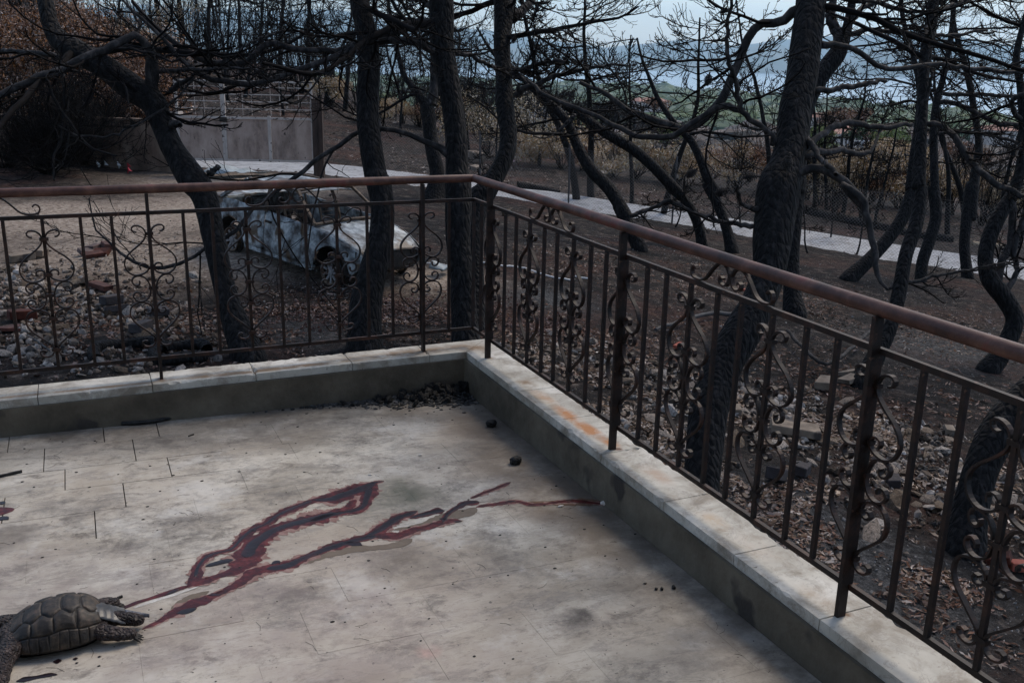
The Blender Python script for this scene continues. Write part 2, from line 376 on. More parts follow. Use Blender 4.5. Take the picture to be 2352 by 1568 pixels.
def far_z(a, r):     # matching height of the valley sheet
    z = np.interp(r, [78, 105, 200, 420, 800, 1500, 2500, 3300], [-13, -17, -26, -38, -52, -66, -76, -79])
    X = CAM[0]+r*np.sin(a); Y = CAM[1]+r*np.cos(a); am = a-AZ0
    z = z+np.clip((r-70)/200, 0, 1)*np.clip(r*.012, 0, 9)*(fbm(X/260., Y/260., 2., 4)-.5)*1.6
    left = np.clip((-am-math.radians(2))/math.radians(22), 0, 1)
    return z+left*left*(np.clip((r-80)/500, 0, 1)*60)
def sea():
    m = bpy.data.materials.new('sea water'); m.use_nodes = True; b = m.node_tree.nodes['Principled BSDF']
    b.inputs['Base Color'].default_value = (.13, .22, .31, 1); b.inputs['Roughness'].default_value = .25
    N = m.node_tree.nodes; nz = N.new('ShaderNodeTexNoise'); nz.inputs['Scale'].default_value = .05; nz.inputs['Detail'].default_value = 6
    tc = N.new('ShaderNodeTexCoord'); m.node_tree.links.new(tc.outputs['Object'], nz.inputs[0])
    bp = N.new('ShaderNodeBump'); bp.inputs['Distance'].default_value = 2; bp.inputs['Strength'].default_value = .4
    m.node_tree.links.new(nz.outputs[0], bp.inputs['Height']); m.node_tree.links.new(bp.outputs[0], b.inputs['Normal'])
    s = 13600; V = [(CAM[0]+a*s, CAM[1]+c*s, -80) for a, c in ((-1, -1), (1, -1), (1, 1), (-1, 1))]
    link('sea', MB().add(V, [(0, 1, 2, 3)]).mesh('sea'), m, kind='structure')
sea()
def range_(name, r0, depth, hmax, seed, a0, a1, col, prof):
    az = np.radians(np.linspace(a0, a1, 260))+AZ0; rr = np.linspace(0, 1, 26)
    A, R = np.meshgrid(az, rr, indexing='ij'); am = np.degrees(A-AZ0)
    h = np.interp(am, [p[0] for p in prof], [p[1] for p in prof])
    X = CAM[0]+(r0+R*depth)*np.sin(A); Y = CAM[1]+(r0+R*depth)*np.cos(A)
    sh = np.sin(np.clip(R, 0, 1)*math.pi)**.8
    Z = -84+sh*(h*(.72+.5*fbm(X/900., Y/900., seed, 5)))
    nu, nv = X.shape; idx = np.arange(nu*nv).reshape(nu, nv)
    Q = np.stack([idx[:-1, :-1], idx[1:, :-1], idx[1:, 1:], idx[:-1, 1:]], -1).reshape(-1, 4)
    link(name, MB().add(np.stack([X.ravel(), Y.ravel(), Z.ravel()], 1), Q).mesh(name, True), col, kind='structure')
hillm = mat('far hillside', [(.05, .065, .05), (.10, .11, .085), (.17, .16, .13)], .004, .95, 0, detail=12)
range_('hills', 7300, 2600, 1, 4., -45, 45, hillm, [(-45, 260), (-12, 250), (3, 120), (8, 60), (11.5, 110), (14, 250), (15.5, 150), (17, 60), (18.6, 190), (19.6, 235), (21.5, 170), (24, 150), (26, 90), (29, 60), (45, 50)])
range_('mountains', 10600, 2400, 1, 9., -45, 45, hillm, [(-45, 420), (-10, 520), (0, 300), (5, 200), (9, 330), (12, 260), (15, 330), (18, 430), (21, 460), (24, 330), (30, 280), (45, 200)])
# haze
hz = bpy.data.materials.new('haze air'); hz.use_nodes = True; N = hz.node_tree.nodes; N.remove(N['Principled BSDF'])
pv = N.new('ShaderNodeVolumePrincipled'); pv.inputs['Density'].default_value = 9e-5; pv.inputs['Color'].default_value = (.55, .80, 1.0, 1); pv.inputs['Anisotropy'].default_value = .2
hz.node_tree.links.new(pv.outputs[0], N['Material Output'].inputs['Volume'])
hm = MB().box((CAM[0], CAM[1], 330), (27400, 27400, 830))
ho = link('haze', hm.mesh('haze'), hz, kind='stuff')

# ================================================================== BALCONY
CI, CO, CT = .074, .106, .035           # coping inner / outer offsets, thickness
def floor_z(x, y): return -.203-.02*x-.015*y
conc = mat('grey render', [(.046, .038, .026), (.105, .088, .064), (.165, .142, .106)], 3.5, .9, .4, 40, .01, speck=(5, .63, (.045, .038, .032)))
def marble_mat():
    m = bpy.data.materials.new('worn grey marble'); m.use_nodes = True; N = m.node_tree.nodes; L = m.node_tree.links; b = N['Principled BSDF']
    geo = N.new('ShaderNodeNewGeometry')
    def noise(sc, det=8, ro=.65, st=(1, 1, 1), dis=0.0, off=0):
        mp = N.new('ShaderNodeMapping'); mp.inputs['Scale'].default_value = st; mp.inputs['Location'].default_value = (off, off, 0); L.new(geo.outputs['Position'], mp.inputs[0])
        n = N.new('ShaderNodeTexNoise'); n.inputs['Scale'].default_value = sc; n.inputs['Detail'].default_value = det; n.inputs['Roughness'].default_value = ro; n.inputs['Distortion'].default_value = dis
        L.new(mp.outputs[0], n.inputs[0]); return n.outputs[0]
    def ramp(src, st):
        r = N.new('ShaderNodeValToRGB'); L.new(src, r.inputs[0]); e = r.color_ramp.elements
        while len(e) < len(st): e.new(.5)
        for i, (p, c) in enumerate(st): e[i].position = p; e[i].color = (*c, 1) if isinstance(c, tuple) else (c, c, c, 1)
        return r.outputs[0]
    def mix(f, a, c, mode='MIX'):
        x = N.new('ShaderNodeMixRGB'); x.blend_type = mode
        if isinstance(f, float): x.inputs[0].default_value = f
        else: L.new(f, x.inputs[0])
        L.new(a, x.inputs[1])
        if isinstance(c, tuple): x.inputs[2].default_value = (*c, 1)
        else: L.new(c, x.inputs[2])
        return x.outputs[0]
    base = ramp(noise(2.2, 11, .68, (.8, 1.1, 1)), [(.36, (.27, .238, .19)), (.5, (.46, .422, .355)), (.64, (.60, .568, .50))])
    oi = N.new('ShaderNodeObjectInfo'); mr = N.new('ShaderNodeMapRange'); mr.inputs[3].default_value = .975; mr.inputs[4].default_value = 1.025; L.new(oi.outputs['Random'], mr.inputs[0])
    hv = N.new('ShaderNodeHueSaturation'); L.new(base, hv.inputs['Color']); L.new(mr.outputs[0], hv.inputs['Value']); c = hv.outputs[0]
    warm = ramp(noise(1.1, 6, .6, off=3), [(.40, 0.0), (.62, .6)]); c = mix(warm, c, (.33, .275, .215))
    vein = ramp(noise(8, 13, .76, (.55, 1.25, 1), .5), [(.52, 0.0), (.57, .42), (.64, .0)]); c = mix(vein, c, (.14, .13, .125))
    soot = ramp(noise(2.4, 13, .8, off=9), [(.51, 0.0), (.66, .8)]); c = mix(soot, c, (.10, .088, .078))
    grime = ramp(noise(9, 12, .78, (.8, 1.2, 1), .4, 5), [(.53, 0.0), (.64, .7)]); c = mix(grime, c, (.085, .072, .060))
    scr = ramp(noise(26, 12, .8, (.5, 1.6, 1), 1.5, 6), [(.555, 0.0), (.58, .5), (.605, 0.0)]); c = mix(scr, c, (.07, .062, .055))
    pal = ramp(noise(3.4, 10, .7, off=12), [(.56, 0.0), (.68, .5)]); c = mix(pal, c, (.60, .58, .54))
    sp = ramp(noise(55, 3, .5, off=1), [(.69, 0.0), (.73, .8)]); c = mix(sp, c, (.05, .045, .04))
    def mask(p, r0, r1, col, amt=1.0, nsc=5.0):
        nonlocal c
        d = N.new('ShaderNodeVectorMath'); d.operation = 'DISTANCE'; L.new(geo.outputs['Position'], d.inputs[0]); d.inputs[1].default_value = (p[0], p[1], p[2])
        mr = N.new('ShaderNodeMapRange'); mr.inputs[1].default_value = r0; mr.inputs[2].default_value = r1; mr.inputs[3].default_value = amt; mr.inputs[4].default_value = 0; L.new(d.outputs['Value'], mr.inputs[0])
        n = ramp(noise(nsc, 8, .7), [(.36, .15), (.62, 1.0)])
        mu = N.new('ShaderNodeMath'); mu.operation = 'MULTIPLY'; L.new(mr.outputs[0], mu.inputs[0]); L.new(n, mu.inputs[1])
        c = mix(mu.outputs[0], c, col)
    for q, r0, r1, col, a in [((980, 890), .05, .42, (.05, .043, .037), .95), ((1250, 1060), .02, .45, (.13, .10, .075), .9), ((1370, 1155), .02, .30, (.11, .065, .035), .9),
                              ((900, 1140), .02, .20, (.10, .10, .075), .8), ((930, 1310), .01, .13, (.09, .075, .055), .8), ((1330, 1425), .005, .05, (.05, .04, .035), .9),
                              ((20, 1250), .02, .10, (.14, .12, .10), .9), ((600, 965), .05, .35, (.12, .105, .09), .6), ((1150, 960), .05, .3, (.14, .11, .085), .8), ((1450, 1230), .03, .3, (.13, .105, .08), .7),
                              ((1700, 1450), .03, .35, (.15, .13, .11), .5), ((60, 1400), .05, .35, (.22, .18, .165), .6), ((700, 1500), .1, .6, (.24, .19, .18), .4)]:
        p = onz(q[0], q[1], -.17); mask(p, r0*3+.02, r1*1.3, col, min(1.0, a*1.25))
    p = onz(985, 1503, -.16); mask(p, .018, .045, (.50, .34, .29), .9, 18.0)
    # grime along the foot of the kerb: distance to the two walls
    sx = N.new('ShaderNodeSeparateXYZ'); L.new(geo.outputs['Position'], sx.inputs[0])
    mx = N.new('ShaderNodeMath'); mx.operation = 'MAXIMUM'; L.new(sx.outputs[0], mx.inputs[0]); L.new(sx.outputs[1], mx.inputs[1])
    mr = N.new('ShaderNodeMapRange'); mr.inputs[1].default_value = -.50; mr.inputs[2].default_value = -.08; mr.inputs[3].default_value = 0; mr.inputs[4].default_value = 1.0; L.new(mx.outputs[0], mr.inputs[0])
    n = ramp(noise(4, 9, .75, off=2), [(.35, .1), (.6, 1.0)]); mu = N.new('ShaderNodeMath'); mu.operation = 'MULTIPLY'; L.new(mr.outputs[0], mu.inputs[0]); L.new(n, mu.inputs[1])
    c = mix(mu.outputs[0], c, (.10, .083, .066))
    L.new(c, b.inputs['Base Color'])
    rr = ramp(noise(6, 8, .7, off=4), [(.3, .42), (.7, .75)]); L.new(rr, b.inputs['Roughness']); b.inputs['Specular IOR Level'].default_value = .35
    bp = N.new('ShaderNodeBump'); bp.inputs['Strength'].default_value = .25; bp.inputs['Distance'].default_value = .004; L.new(noise(30, 8, .7), bp.inputs['Height']); L.new(bp.outputs[0], b.inputs['Normal'])
    return m
MARB = marble_mat()
def coping_mat():
    m = mat('pale coping marble', [(.26, .24, .20), (.46, .44, .385), (.64, .62, .57)], 2.6, .6, .2, 35, .004, stretch=(1, 1, 1), speck=(42, .70, (.12, .10, .09)), coord='Object')
    N = m.node_tree.nodes; L = m.node_tree.links; b = N['Principled BSDF']; geo = N.new('ShaderNodeNewGeometry')
    src = b.inputs['Base Color'].links[0].from_socket
    def noise(sc, det, dis=0.0):
        n = N.new('ShaderNodeTexNoise'); n.inputs['Scale'].default_value = sc; n.inputs['Detail'].default_value = det; n.inputs['Roughness'].default_value = .72; n.inputs['Distortion'].default_value = dis; L.new(geo.outputs['Position'], n.inputs[0]); return n.outputs[0]
    def ramp(s, st):
        r = N.new('ShaderNodeValToRGB'); L.new(s, r.inputs[0]); e = r.color_ramp.elements
        while len(e) < len(st): e.new(.5)
        for i, (p, v) in enumerate(st): e[i].position = p; e[i].color = (v, v, v, 1)
        return r.outputs[0]
    def mix(f, a, c):
        x = N.new('ShaderNodeMixRGB'); L.new(f, x.inputs[0]); L.new(a, x.inputs[1]); x.inputs[2].default_value = (*c, 1); return x.outputs[0]
    c = mix(ramp(noise(7, 12, .5), [(.46, 0.0), (.64, .85)]), src, (.18, .148, .108))
    c = mix(ramp(noise(14, 12, 1.2), [(.545, 0.0), (.565, .55), (.59, 0.0)]), c, (.16, .14, .125))
    # rust bled from the rail onto the stone
    def blot(p, rx, ry, col, amt):
        nonlocal c
        s = N.new('ShaderNodeVectorMath'); s.operation = 'SUBTRACT'; L.new(geo.outputs['Position'], s.inputs[0]); s.inputs[1].default_value = p
        ml = N.new('ShaderNodeVectorMath'); ml.operation = 'MULTIPLY'; L.new(s.outputs[0], ml.inputs[0]); ml.inputs[1].default_value = (1/rx, 1/ry, 0)
        ln = N.new('ShaderNodeVectorMath'); ln.operation = 'LENGTH'; L.new(ml.outputs[0], ln.inputs[0])
        mr = N.new('ShaderNodeMapRange'); mr.inputs[1].default_value = .2; mr.inputs[2].default_value = 1; mr.inputs[3].default_value = amt; mr.inputs[4].default_value = 0; L.new(ln.outputs['Value'], mr.inputs[0])
        mu = N.new('ShaderNodeMath'); mu.operation = 'MULTIPLY'; mu.use_clamp = True; L.new(mr.outputs[0], mu.inputs[0]); L.new(ramp(noise(11, 6), [(.38, .25), (.58, 1.25)]), mu.inputs[1])
        c = mix(mu.outputs[0], c, col)
    O = (.36, .150, .045); BR = (.19, .125, .068)
    for x, y, rx, ry, col, a in [(.01, -.63, .05, .08, BR, .9), (.0, -.83, .045, .14, (.36, .22, .12), .8), (0, -1.08, .045, .17, O, 1.1), (.0, -1.25, .045, .15, O, 1.3), (.015, -1.40, .035, .08, O, 1.0), (.01, -1.46, .03, .02, (.10, .045, .02), 1.2),
                              (.02, -1.72, .05, .12, (.38, .27, .19), .7), (0, -2.1, .05, .09, (.42, .31, .2), .7), (.02, -2.3, .06, .14, (.45, .38, .3), .6), (0, -2.6, .05, .1, (.35, .27, .19), .6), (.01, -2.70, .025, .02, (.13, .07, .03), 1.2), (0, -.22, .03, .03, (.16, .08, .035), 1), (-.02, -.02, .13, .12, BR, .9),
                              (-.35, .0, .5, .07, BR, 1.0), (-1.2, -.035, .4, .035, BR, 1.4), (-.85, -.03, .35, .032, BR, 1.3), (-1.75, -.035, .35, .022, BR, 1.2), (-2.2, -.035, .3, .02, BR, 1.1), (-1.52, -.01, .03, .03, (.15, .07, .03), 1.2), (-1.9, -.03, .05, .015, (.16, .08, .03), 1.2), (-2.0, -.03, .6, .02, BR, .8)]:
        blot((x, y, 0), rx, ry, col, a)
    L.new(c, b.inputs['Base Color']); return m
COPM = coping_mat()
par = empty('balcony_kerb', (0, 0, 0), label='low grey rendered kerb around the balcony with rust stained pale marble coping', cat='kerb')
def kerb_wall():
    m = MB(); i = -CI-.012; o = CO-.02; b = -.45
    for a, c, bx in [((-5.2, i), (o, o), 0), ((i, -6.4), (o, i-.0), 1)]:
        m.box(((a[0]+c[0])/2, (a[1]+c[1])/2, (b-CT)/2-.001), (c[0]-a[0], c[1]-a[1], -CT-b))
    kid(par, link('kerb_wall', m.mesh('kerb_wall'), conc, par))
kerb_wall()
def coping():
    g = .0016
    def stone(poly, dz=0.0):
        """poly: outline of the slab seen from above, subdivided; edges chipped a little"""
        P = np.array(poly, float); n = len(P); pts = []
        for k in range(n):
            a, b = P[k], P[(k+1) % n]; L = np.linalg.norm(b-a); q = max(2, int(L/.012))
            for s in range(q):
                p = a+(b-a)*s/q
                pts.append(p)
        pts = np.array(pts); ce = pts.mean(0)
        m = len(pts); top = np.column_stack([pts, np.full(m, dz)])
        ch = vn(pts[:, 0]*60, pts[:, 1]*60, 3.); big = vn(pts[:, 0]*9, pts[:, 1]*9, 8.)
        inn = (pts[:, 0] < -CI+.003) | (pts[:, 1] < -CI+.003)
        cut = np.where(inn, .0012+np.clip(ch*1.2+big*1.5-1.62, 0, 1)*.02, .0015)
        # inner ring: bevelled top edge
        nv = np.zeros_like(pts); e = np.roll(pts, -1, 0)-np.roll(pts, 1, 0); nv = nrm(np.stack([-e[:, 1], e[:, 0]], 1))
        area = .5*np.sum(pts[:, 0]*np.roll(pts[:, 1], -1)-np.roll(pts[:, 0], -1)*pts[:, 1])
        if area < 0: nv = -nv
        topi = np.column_stack([pts+nv*cut[:, None], np.full(m, dz)])
        edge = np.column_stack([pts, dz-cut*.8]); bot = np.column_stack([pts, np.full(m, dz-CT)])
        V = np.vstack([topi, edge, bot]); Q = []
        for k in range(m):
            j = (k+1) % m
            Q += [(k, m+k, m+j, j), (m+k, 2*m+k, 2*m+j, m+j)]
        mb = MB().add(V, Q)
        me = mb.mesh('coping_stone'); import bmesh
        bm = bmesh.new(); bm.from_mesh(me); bm.verts.ensure_lookup_table()
        bm.faces.new([bm.verts[k] for k in range(m)]); bm.faces.new([bm.verts[2*m+k] for k in reversed(range(m))])
        bmesh.ops.recalc_face_normals(bm, faces=bm.faces); bmesh.ops.triangulate(bm, faces=[f for f in bm.faces if len(f.verts) > 4])
        bm.to_mesh(me); bm.free()
        kid(par, link('coping_stone', me, COPM, par))
    xs = [-CI, -.265, -.655, -1.11, -1.56, -2.02, -2.5, -3.0, -3.5, -4.2, -5.2]
    stone([(-CI, -CI), (CO, CO), (xs[1]+g, CO), (xs[1]+g, -CI)])
    for a, b in zip(xs[1:-1], xs[2:]): stone([(a-g, -CI), (a-g, CO), (b+g, CO), (b+g, -CI)], rng.uniform(-.0012, .0012))
    ys = [-CI, -.245, -.72, -1.1, -1.48, -1.92, -2.31, -2.69, -3.1, -3.6, -4.3, -5.2, -6.4]
    stone([(-CI+g, -CI-g), (CO, CO-2.5*g), (CO, ys[1]+g), (-CI, ys[1]+g)])
    for a, b in zip(ys[1:-1], ys[2:]): stone([(-CI, a-g), (CO, a-g), (CO, b+g), (-CI, b+g)], rng.uniform(-.0012, .0012))
coping()
flo = link('balcony_floor', None, kind='structure') if False else None
def floor():
    g = .0002
    base = MB(); xs = (-5.2, -CI-.0125); ys = (-6.4, -CI-.0125)
    V = [(x, y, floor_z(x, y)-.012) for x, y in ((xs[0], ys[0]), (xs[1], ys[0]), (xs[1], ys[1]), (xs[0], ys[1]))]+[(x, y, -.5) for x, y in ((xs[0], ys[0]), (xs[1], ys[0]), (xs[1], ys[1]), (xs[0], ys[1]))]
    base.add(V, [(0, 1, 2, 3), (4, 7, 6, 5), (0, 4, 5, 1), (1, 5, 6, 2), (2, 6, 7, 3), (3, 7, 4, 0)])
    fl = link('balcony_floor', base.mesh('balcony_floor'), mat('dark grout', [(.03, .022, .018), (.07, .055, .045)], 20, .9, 0), kind='structure', label='worn grey marble balcony floor')
    rows = [-CI-.0135, -.277, -.535, -.747]
    while rows[-1] > -6.3: rows.append(rows[-1]-rng.uniform(.22, .262))
    known = {0: [-2.143, -1.778, -1.56, -1.2, -.72], 1: [-2.51, -2.006, -1.669, -1.336, -1.087, -.62], 2: [-2.4, -1.93, -1.552, -1.06, -.55], 3: [-2.6, -2.129, -1.73, -1.3, -.9, -.45]}
    for r in range(len(rows)-1):
        y1, y0 = rows[r], max(rows[r+1], -6.39); cut = [-CI-.0135]
        if r in known: cut += sorted(known[r], reverse=True)
        else: cut.append(cut[-1]-rng.uniform(.1, .45))
        while cut[-1] > -5.1: cut.append(cut[-1]-rng.uniform(.3, .5))
        for a, b in zip(cut[:-1], cut[1:]):
            b = max(b, -5.19)
            gl = .0018 if (r < 5 and b < -1.5) else g
            x1, x0 = a-(.0018 if (r < 5 and a < -1.5) else g), b+gl; gy = .0012 if (b < -1.35 and 0 < r < 4) else g; ya, yb = y1-gy, y0+gy
            dz = rng.uniform(-.0006, .0006); bv = .0006 if gl > .001 else .00015
            def c4(i, z): return [(x, y, floor_z(x, y)+dz+z) for x, y in ((x0+i, yb+i), (x1-i, yb+i), (x1-i, ya-i), (x0+i, ya-i))]
            V = c4(bv, 0)+c4(0, -bv)+c4(0, -.0115)
            Q = [(0, 1, 2, 3)]
            for o in (0, 4):
                for k in range(4): j = (k+1) % 4; Q.append((o+j, o+k, o+4+k, o+4+j))
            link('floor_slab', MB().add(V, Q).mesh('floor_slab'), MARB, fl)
    # storey below the balcony
    m = MB(); m.box(((-5.2+.06)/2, (-6.4+.06)/2, -1.75), (5.26, 6.46, 2.5))
    link('house_wall', m.mesh('house_wall'), mat('sooty render', [(.12, .11, .10), (.22, .2, .18)], 3, .9, .3), label='sooty rendered base of the house under the balcony', cat='wall')
floor()
def shade_facade():
    """unseen house wall and eaves behind the standpoint, added to shade the near floor"""
    root = empty('shade_house_front', (-2.6, -5.2, -.5), label='unseen rendered house wall with a short eaves slab behind the viewpoint, added to shade the near floor', cat='house'); wm = mat('cream house render', [(.30, .27, .23), (.42, .39, .34)], 2, .9, .3)
    link('wall', MB().box((0, -.1, 1.75), (5.2, .2, 3.9)).mesh('wall'), wm, root); link('eaves', MB().box((.05, .55, 3.78), (5.4, 1.5, .16)).mesh('eaves'), wm, root)
    f = link('door', MB().box((.9, .02, 1.38), (1.0, .05, 2.1)).mesh('door'), mat('dark shutter wood', [(.04, .025, .018), (.08, .05, .035)], 6, .6, .2), root); link('handle', MB().box((1.3, .07, 1.35), (.03, .05, .14)).mesh('handle'), steel0, f)
steel0 = mat('door handle steel', [(.3, .3, .3), (.4, .4, .4)], 6, .4, 0)
shade_facade()
# ================================================================== RAILING
H = .85
def rust_mat():
    m = mat('rusty brown paint', [(.004, .0022, .0018), (.012, .0055, .004), (.060, .024, .014)], 14, .6, .4, 90, .002, speck=(50, .68, (.09, .045, .03)), spec=.35)
    return m
RUST = rust_mat()
HRM = mat('weathered handrail paint', [(.024, .010, .008), (.080, .034, .025), (.17, .088, .062)], 9, .5, .5, 220, .0015, speck=(9, .60, (.12, .036, .030)), spec=.35)
rail = empty('balcony_railing', (0, 0, 0), label='rusty brown wrought iron balcony railing with scrollwork and a round handrail', cat='railing')
HX, HY, DX, DY = 0.002, .028, .007, .034
ZM, ZB = .745, .088
LX, RY = -2.62, -4.1
def sub(name, m, smooth=False, mt=None, parent=None):
    return kid(parent or rail, link(name, m.mesh(name, smooth), mt or RUST, parent or rail))
def handrail():
    for nm, a, b in (('handrail', (LX-.3, HY, H), (HX, HY, H)), ('handrail', (HX, HY, H), (HX, RY-.3, H))):
        n = 90; P = np.array(a)[None]+np.linspace(0, 1, n)[:, None]*(np.array(b)-np.array(a))[None]
        P[:, 2] += .0012*np.sin(np.linspace(0, 9, n)); r = np.full(n, .0195)*(1+.02*(vn(np.linspace(0, 60, n), 0, 5)-.5))
        m = MB()
        k = 20; V, Q = tubes(P[None], r[None], k)
        # mitre at the corner
        V = V.reshape(n, k, 3); end = n-1 if nm and b[1] == HY and b[0] == HX else 0
        if end: V[-1, :, 0] = HX+(V[-1, :, 1]-HY)
        else: V[0, :, 1] = HY+(V[0, :, 0]-HX)
        m.add(V.reshape(-1, 3), Q); sub(nm, m, True, HRM)
handrail()
def flatbar(a, b, wz, wt, nm):
    m = MB(); m.bar(a, b, wt, wz); return sub(nm, m)
# mid and bottom rails (each a flat bar on either side of the corner)
for z, nm in ((ZM, 'middle_rail'), (ZB, 'bottom_rail')):
    m = MB().box(((LX-.2+DX-.007)/2, DY, z), (DX-.007-LX+.2, .012, .016)); sub(nm, m)
    m = MB().box((DX, (RY-.2+DY+.006)/2, z), (.014, DY+.006-RY+.2, .016)); sub(nm, m)
A_, B_ = .146, .122
P_ = 3*(2*A_+B_)+0.0
P_ = 1.2429; A_ = .1462; B_ = P_/3-2*A_
def bar_mesh():
    me = MB().box((0, 0, (ZM+ZB)/2), (.013, .013, ZM-ZB-.016-.001)).mesh('baluster'); return me
BAR = bar_mesh(); BAR.materials.append(RUST)
POST = MB().box((0, 0, (H-.016)/2-.002), (.013, .030, H-.016+.004)).mesh('post'); POST.materials.append(RUST)
POSTR = MB().box((0, 0, (H-.016)/2-.002), (.028, .013, H-.016+.004)).mesh('post'); POSTR.materials.append(RUST)
# scroll curves traced from the ornament, right-hand half: (sideways offset, height) from the bar axis
def _sc(pts, n):
    k = (ZM-ZB)/1300.0; o = []
    for x, y in pts: o.append(((x-(355+.108*(y-190)))*k, ZM-(y-190)*k, 0))
    c = cr(np.array(o), n); return c
S1 = _sc([(462, 352), (488, 345), (499, 320), (478, 298), (440, 298), (405, 320), (392, 362), (412, 415), (470, 468), (545, 523), (597, 580), (612, 640), (592, 697), (545, 726), (492, 722), (445, 700), (424, 668), (438, 636), (468, 628), (494, 645), (490, 678)], 46)
S2 = _sc([(531, 775), (532, 800), (550, 817), (580, 808), (592, 775), (575, 745), (535, 732), (490, 745), (462, 785), (452, 840), (462, 895), (492, 940), (540, 962), (585, 950), (605, 915), (592, 885), (565, 875), (543, 892), (545, 915)], 40)
S3 = _sc([(508, 1035), (530, 1032), (541, 1052), (525, 1073), (495, 1070), (470, 1045), (472, 1005), (505, 978), (560, 970), (615, 987), (648, 1030), (656, 1085), (635, 1140), (590, 1190), (540, 1240), (500, 1285), (495, 1325), (515, 1362), (555, 1377), (595, 1365), (608, 1338), (590, 1318), (562, 1325)], 46)
def ribbon(C, sgn, thk=.0062, wid=.014):
    """flat iron bent in the x-z plane"""
    C = C.copy(); C[:, 0] *= sgn; n = len(C); t = nrm(np.gradient(C[:, :2], axis=0)); nn = np.stack([-t[:, 1], t[:, 0]], 1)
    V = []
    for s, d in ((1, -1), (1, 1), (-1, 1), (-1, -1)):
        V.append(np.column_stack([C[:, 0]+nn[:, 0]*s*thk/2, np.full(n, d*wid/2), C[:, 1]+nn[:, 1]*s*thk/2]))
    V = np.stack(V, 1); idx = np.arange(n*4).reshape(n, 4)
    Q = np.stack([idx[:-1], np.roll(idx[:-1], -1, 1), np.roll(idx[1:], -1, 1), idx[1:]], -1).reshape(-1, 4)
    m = MB().add(V.reshape(-1, 3), Q); m.add(V[0], [(0, 1, 2, 3)]); m.add(V[-1], [(3, 2, 1, 0)]); return m
SCR = []
for c in (S1, S2, S3):
    for s in (1, -1):
        me = ribbon(c, s).mesh('scroll'); me.materials.append(RUST); SCR.append(me)
CLK = (ZM-ZB)/1300.0
CLASP = MB().box((0, 0, ZM-(845-190)*CLK), (.040, .019, .013)).mesh('scroll_ornament'); CLASP.materials.append(RUST)
CLSM = MB().box((0, 0, 0), (.035, .019, .013)).mesh('clasp'); CLSM.materials.append(RUST)
def ornament(x, y, rz):
    o = link('scroll_ornament', CLASP, None, rail); o.location = (x, y, 0); o.rotation_euler = (0, 0, rz+rng.normal()*.02)
    for me in SCR: q_ = link('scroll', me, None, o); q_.rotation_euler = (0, rng.normal()*.004, rng.normal()*.035)
    for yy in (368, 668, 1045, 1318): c = link('clasp', CLSM, None, o); c.location = (0, 0, ZM-(yy-190)*CLK)
def baluster(x, y): o = link('baluster', BAR, None, rail); o.location = (x, y, 0); o.rotation_euler = (0, 0, rng.normal()*.03)
def walk(start, stop, sgn, place):
    """place(t, kind) for every bar beyond the last corner post"""
    t = start; k = 0
    while t < stop:
        place(t, 'post' if k % 9 == 0 else ('scroll' if k % 3 == 0 else 'bar')); t += B_ if k % 3 == 1 else A_; k += 1
def left(t, kind):
    baluster(-t, DY)
    if kind == 'post': o = link('post', POST, None, rail); o.location = (-t, .004, 0)
    if kind != 'bar': ornament(-t, DY-(.013 if kind != 'post' else 0), 0)
def right(t, kind):
    baluster(DX, -t)
    if kind == 'post': o = link('post', POSTR, None, rail); o.location = (-.012, -t, 0)
    if kind != 'bar': ornament(DX-(.0 if kind == 'post' else .0), -t, math.pi/2)
walk(.272, 2.6, -1, left); walk(.211, 4.1, -1, right)
baluster(DX-.0005, DY+.0005); baluster(-.272+A_, DY); baluster(DX, -.211+A_)
# short scrolls between middle rail and handrail
def crest():
    k = .414/890.; o = []
    z0 = ZM+.008; zs = (H-.0195-z0)/180.
    pts = [(445, 335), (425, 312), (395, 325), (385, 360), (405, 395), (450, 405), (510, 400), (560, 370), (620, 300), (680, 245), (735, 232), (785, 255), (815, 305), (800, 360), (765, 388), (725, 380), (706, 350), (722, 328), (745, 340)]
    C = cr(np.array([((x-825)*k, z0+(410-y)*zs+.003, 0) for x, y in pts]), 44)
    L = []
    for s in (1, -1): me = ribbon(C, s, .0062, .014).mesh('scroll'); me.materials.append(RUST); L.append(me)
    return L
CREST = crest(); MIDC = MB().box((0, 0, (ZM+H)/2-.012), (.012, .016, .016)).mesh('crest_ornament'); MIDC.materials.append(RUST)
for x, y, rz in [(-.272-P_/2, (DY+HY)/2, 0), (-.272-P_*1.5, (DY+HY)/2, 0), ((HX+DX)/2, -.211-P_/2, math.pi/2), ((HX+DX)/2, -.211-1.5*P_, math.pi/2), ((HX+DX)/2, -.211-2.5*P_, math.pi/2)]:
    o = link('crest_ornament', MIDC, None, rail); o.location = (x, y, 0); o.rotation_euler = (0, 0, rz)
    for me in CREST: link('scroll', me, None, o)
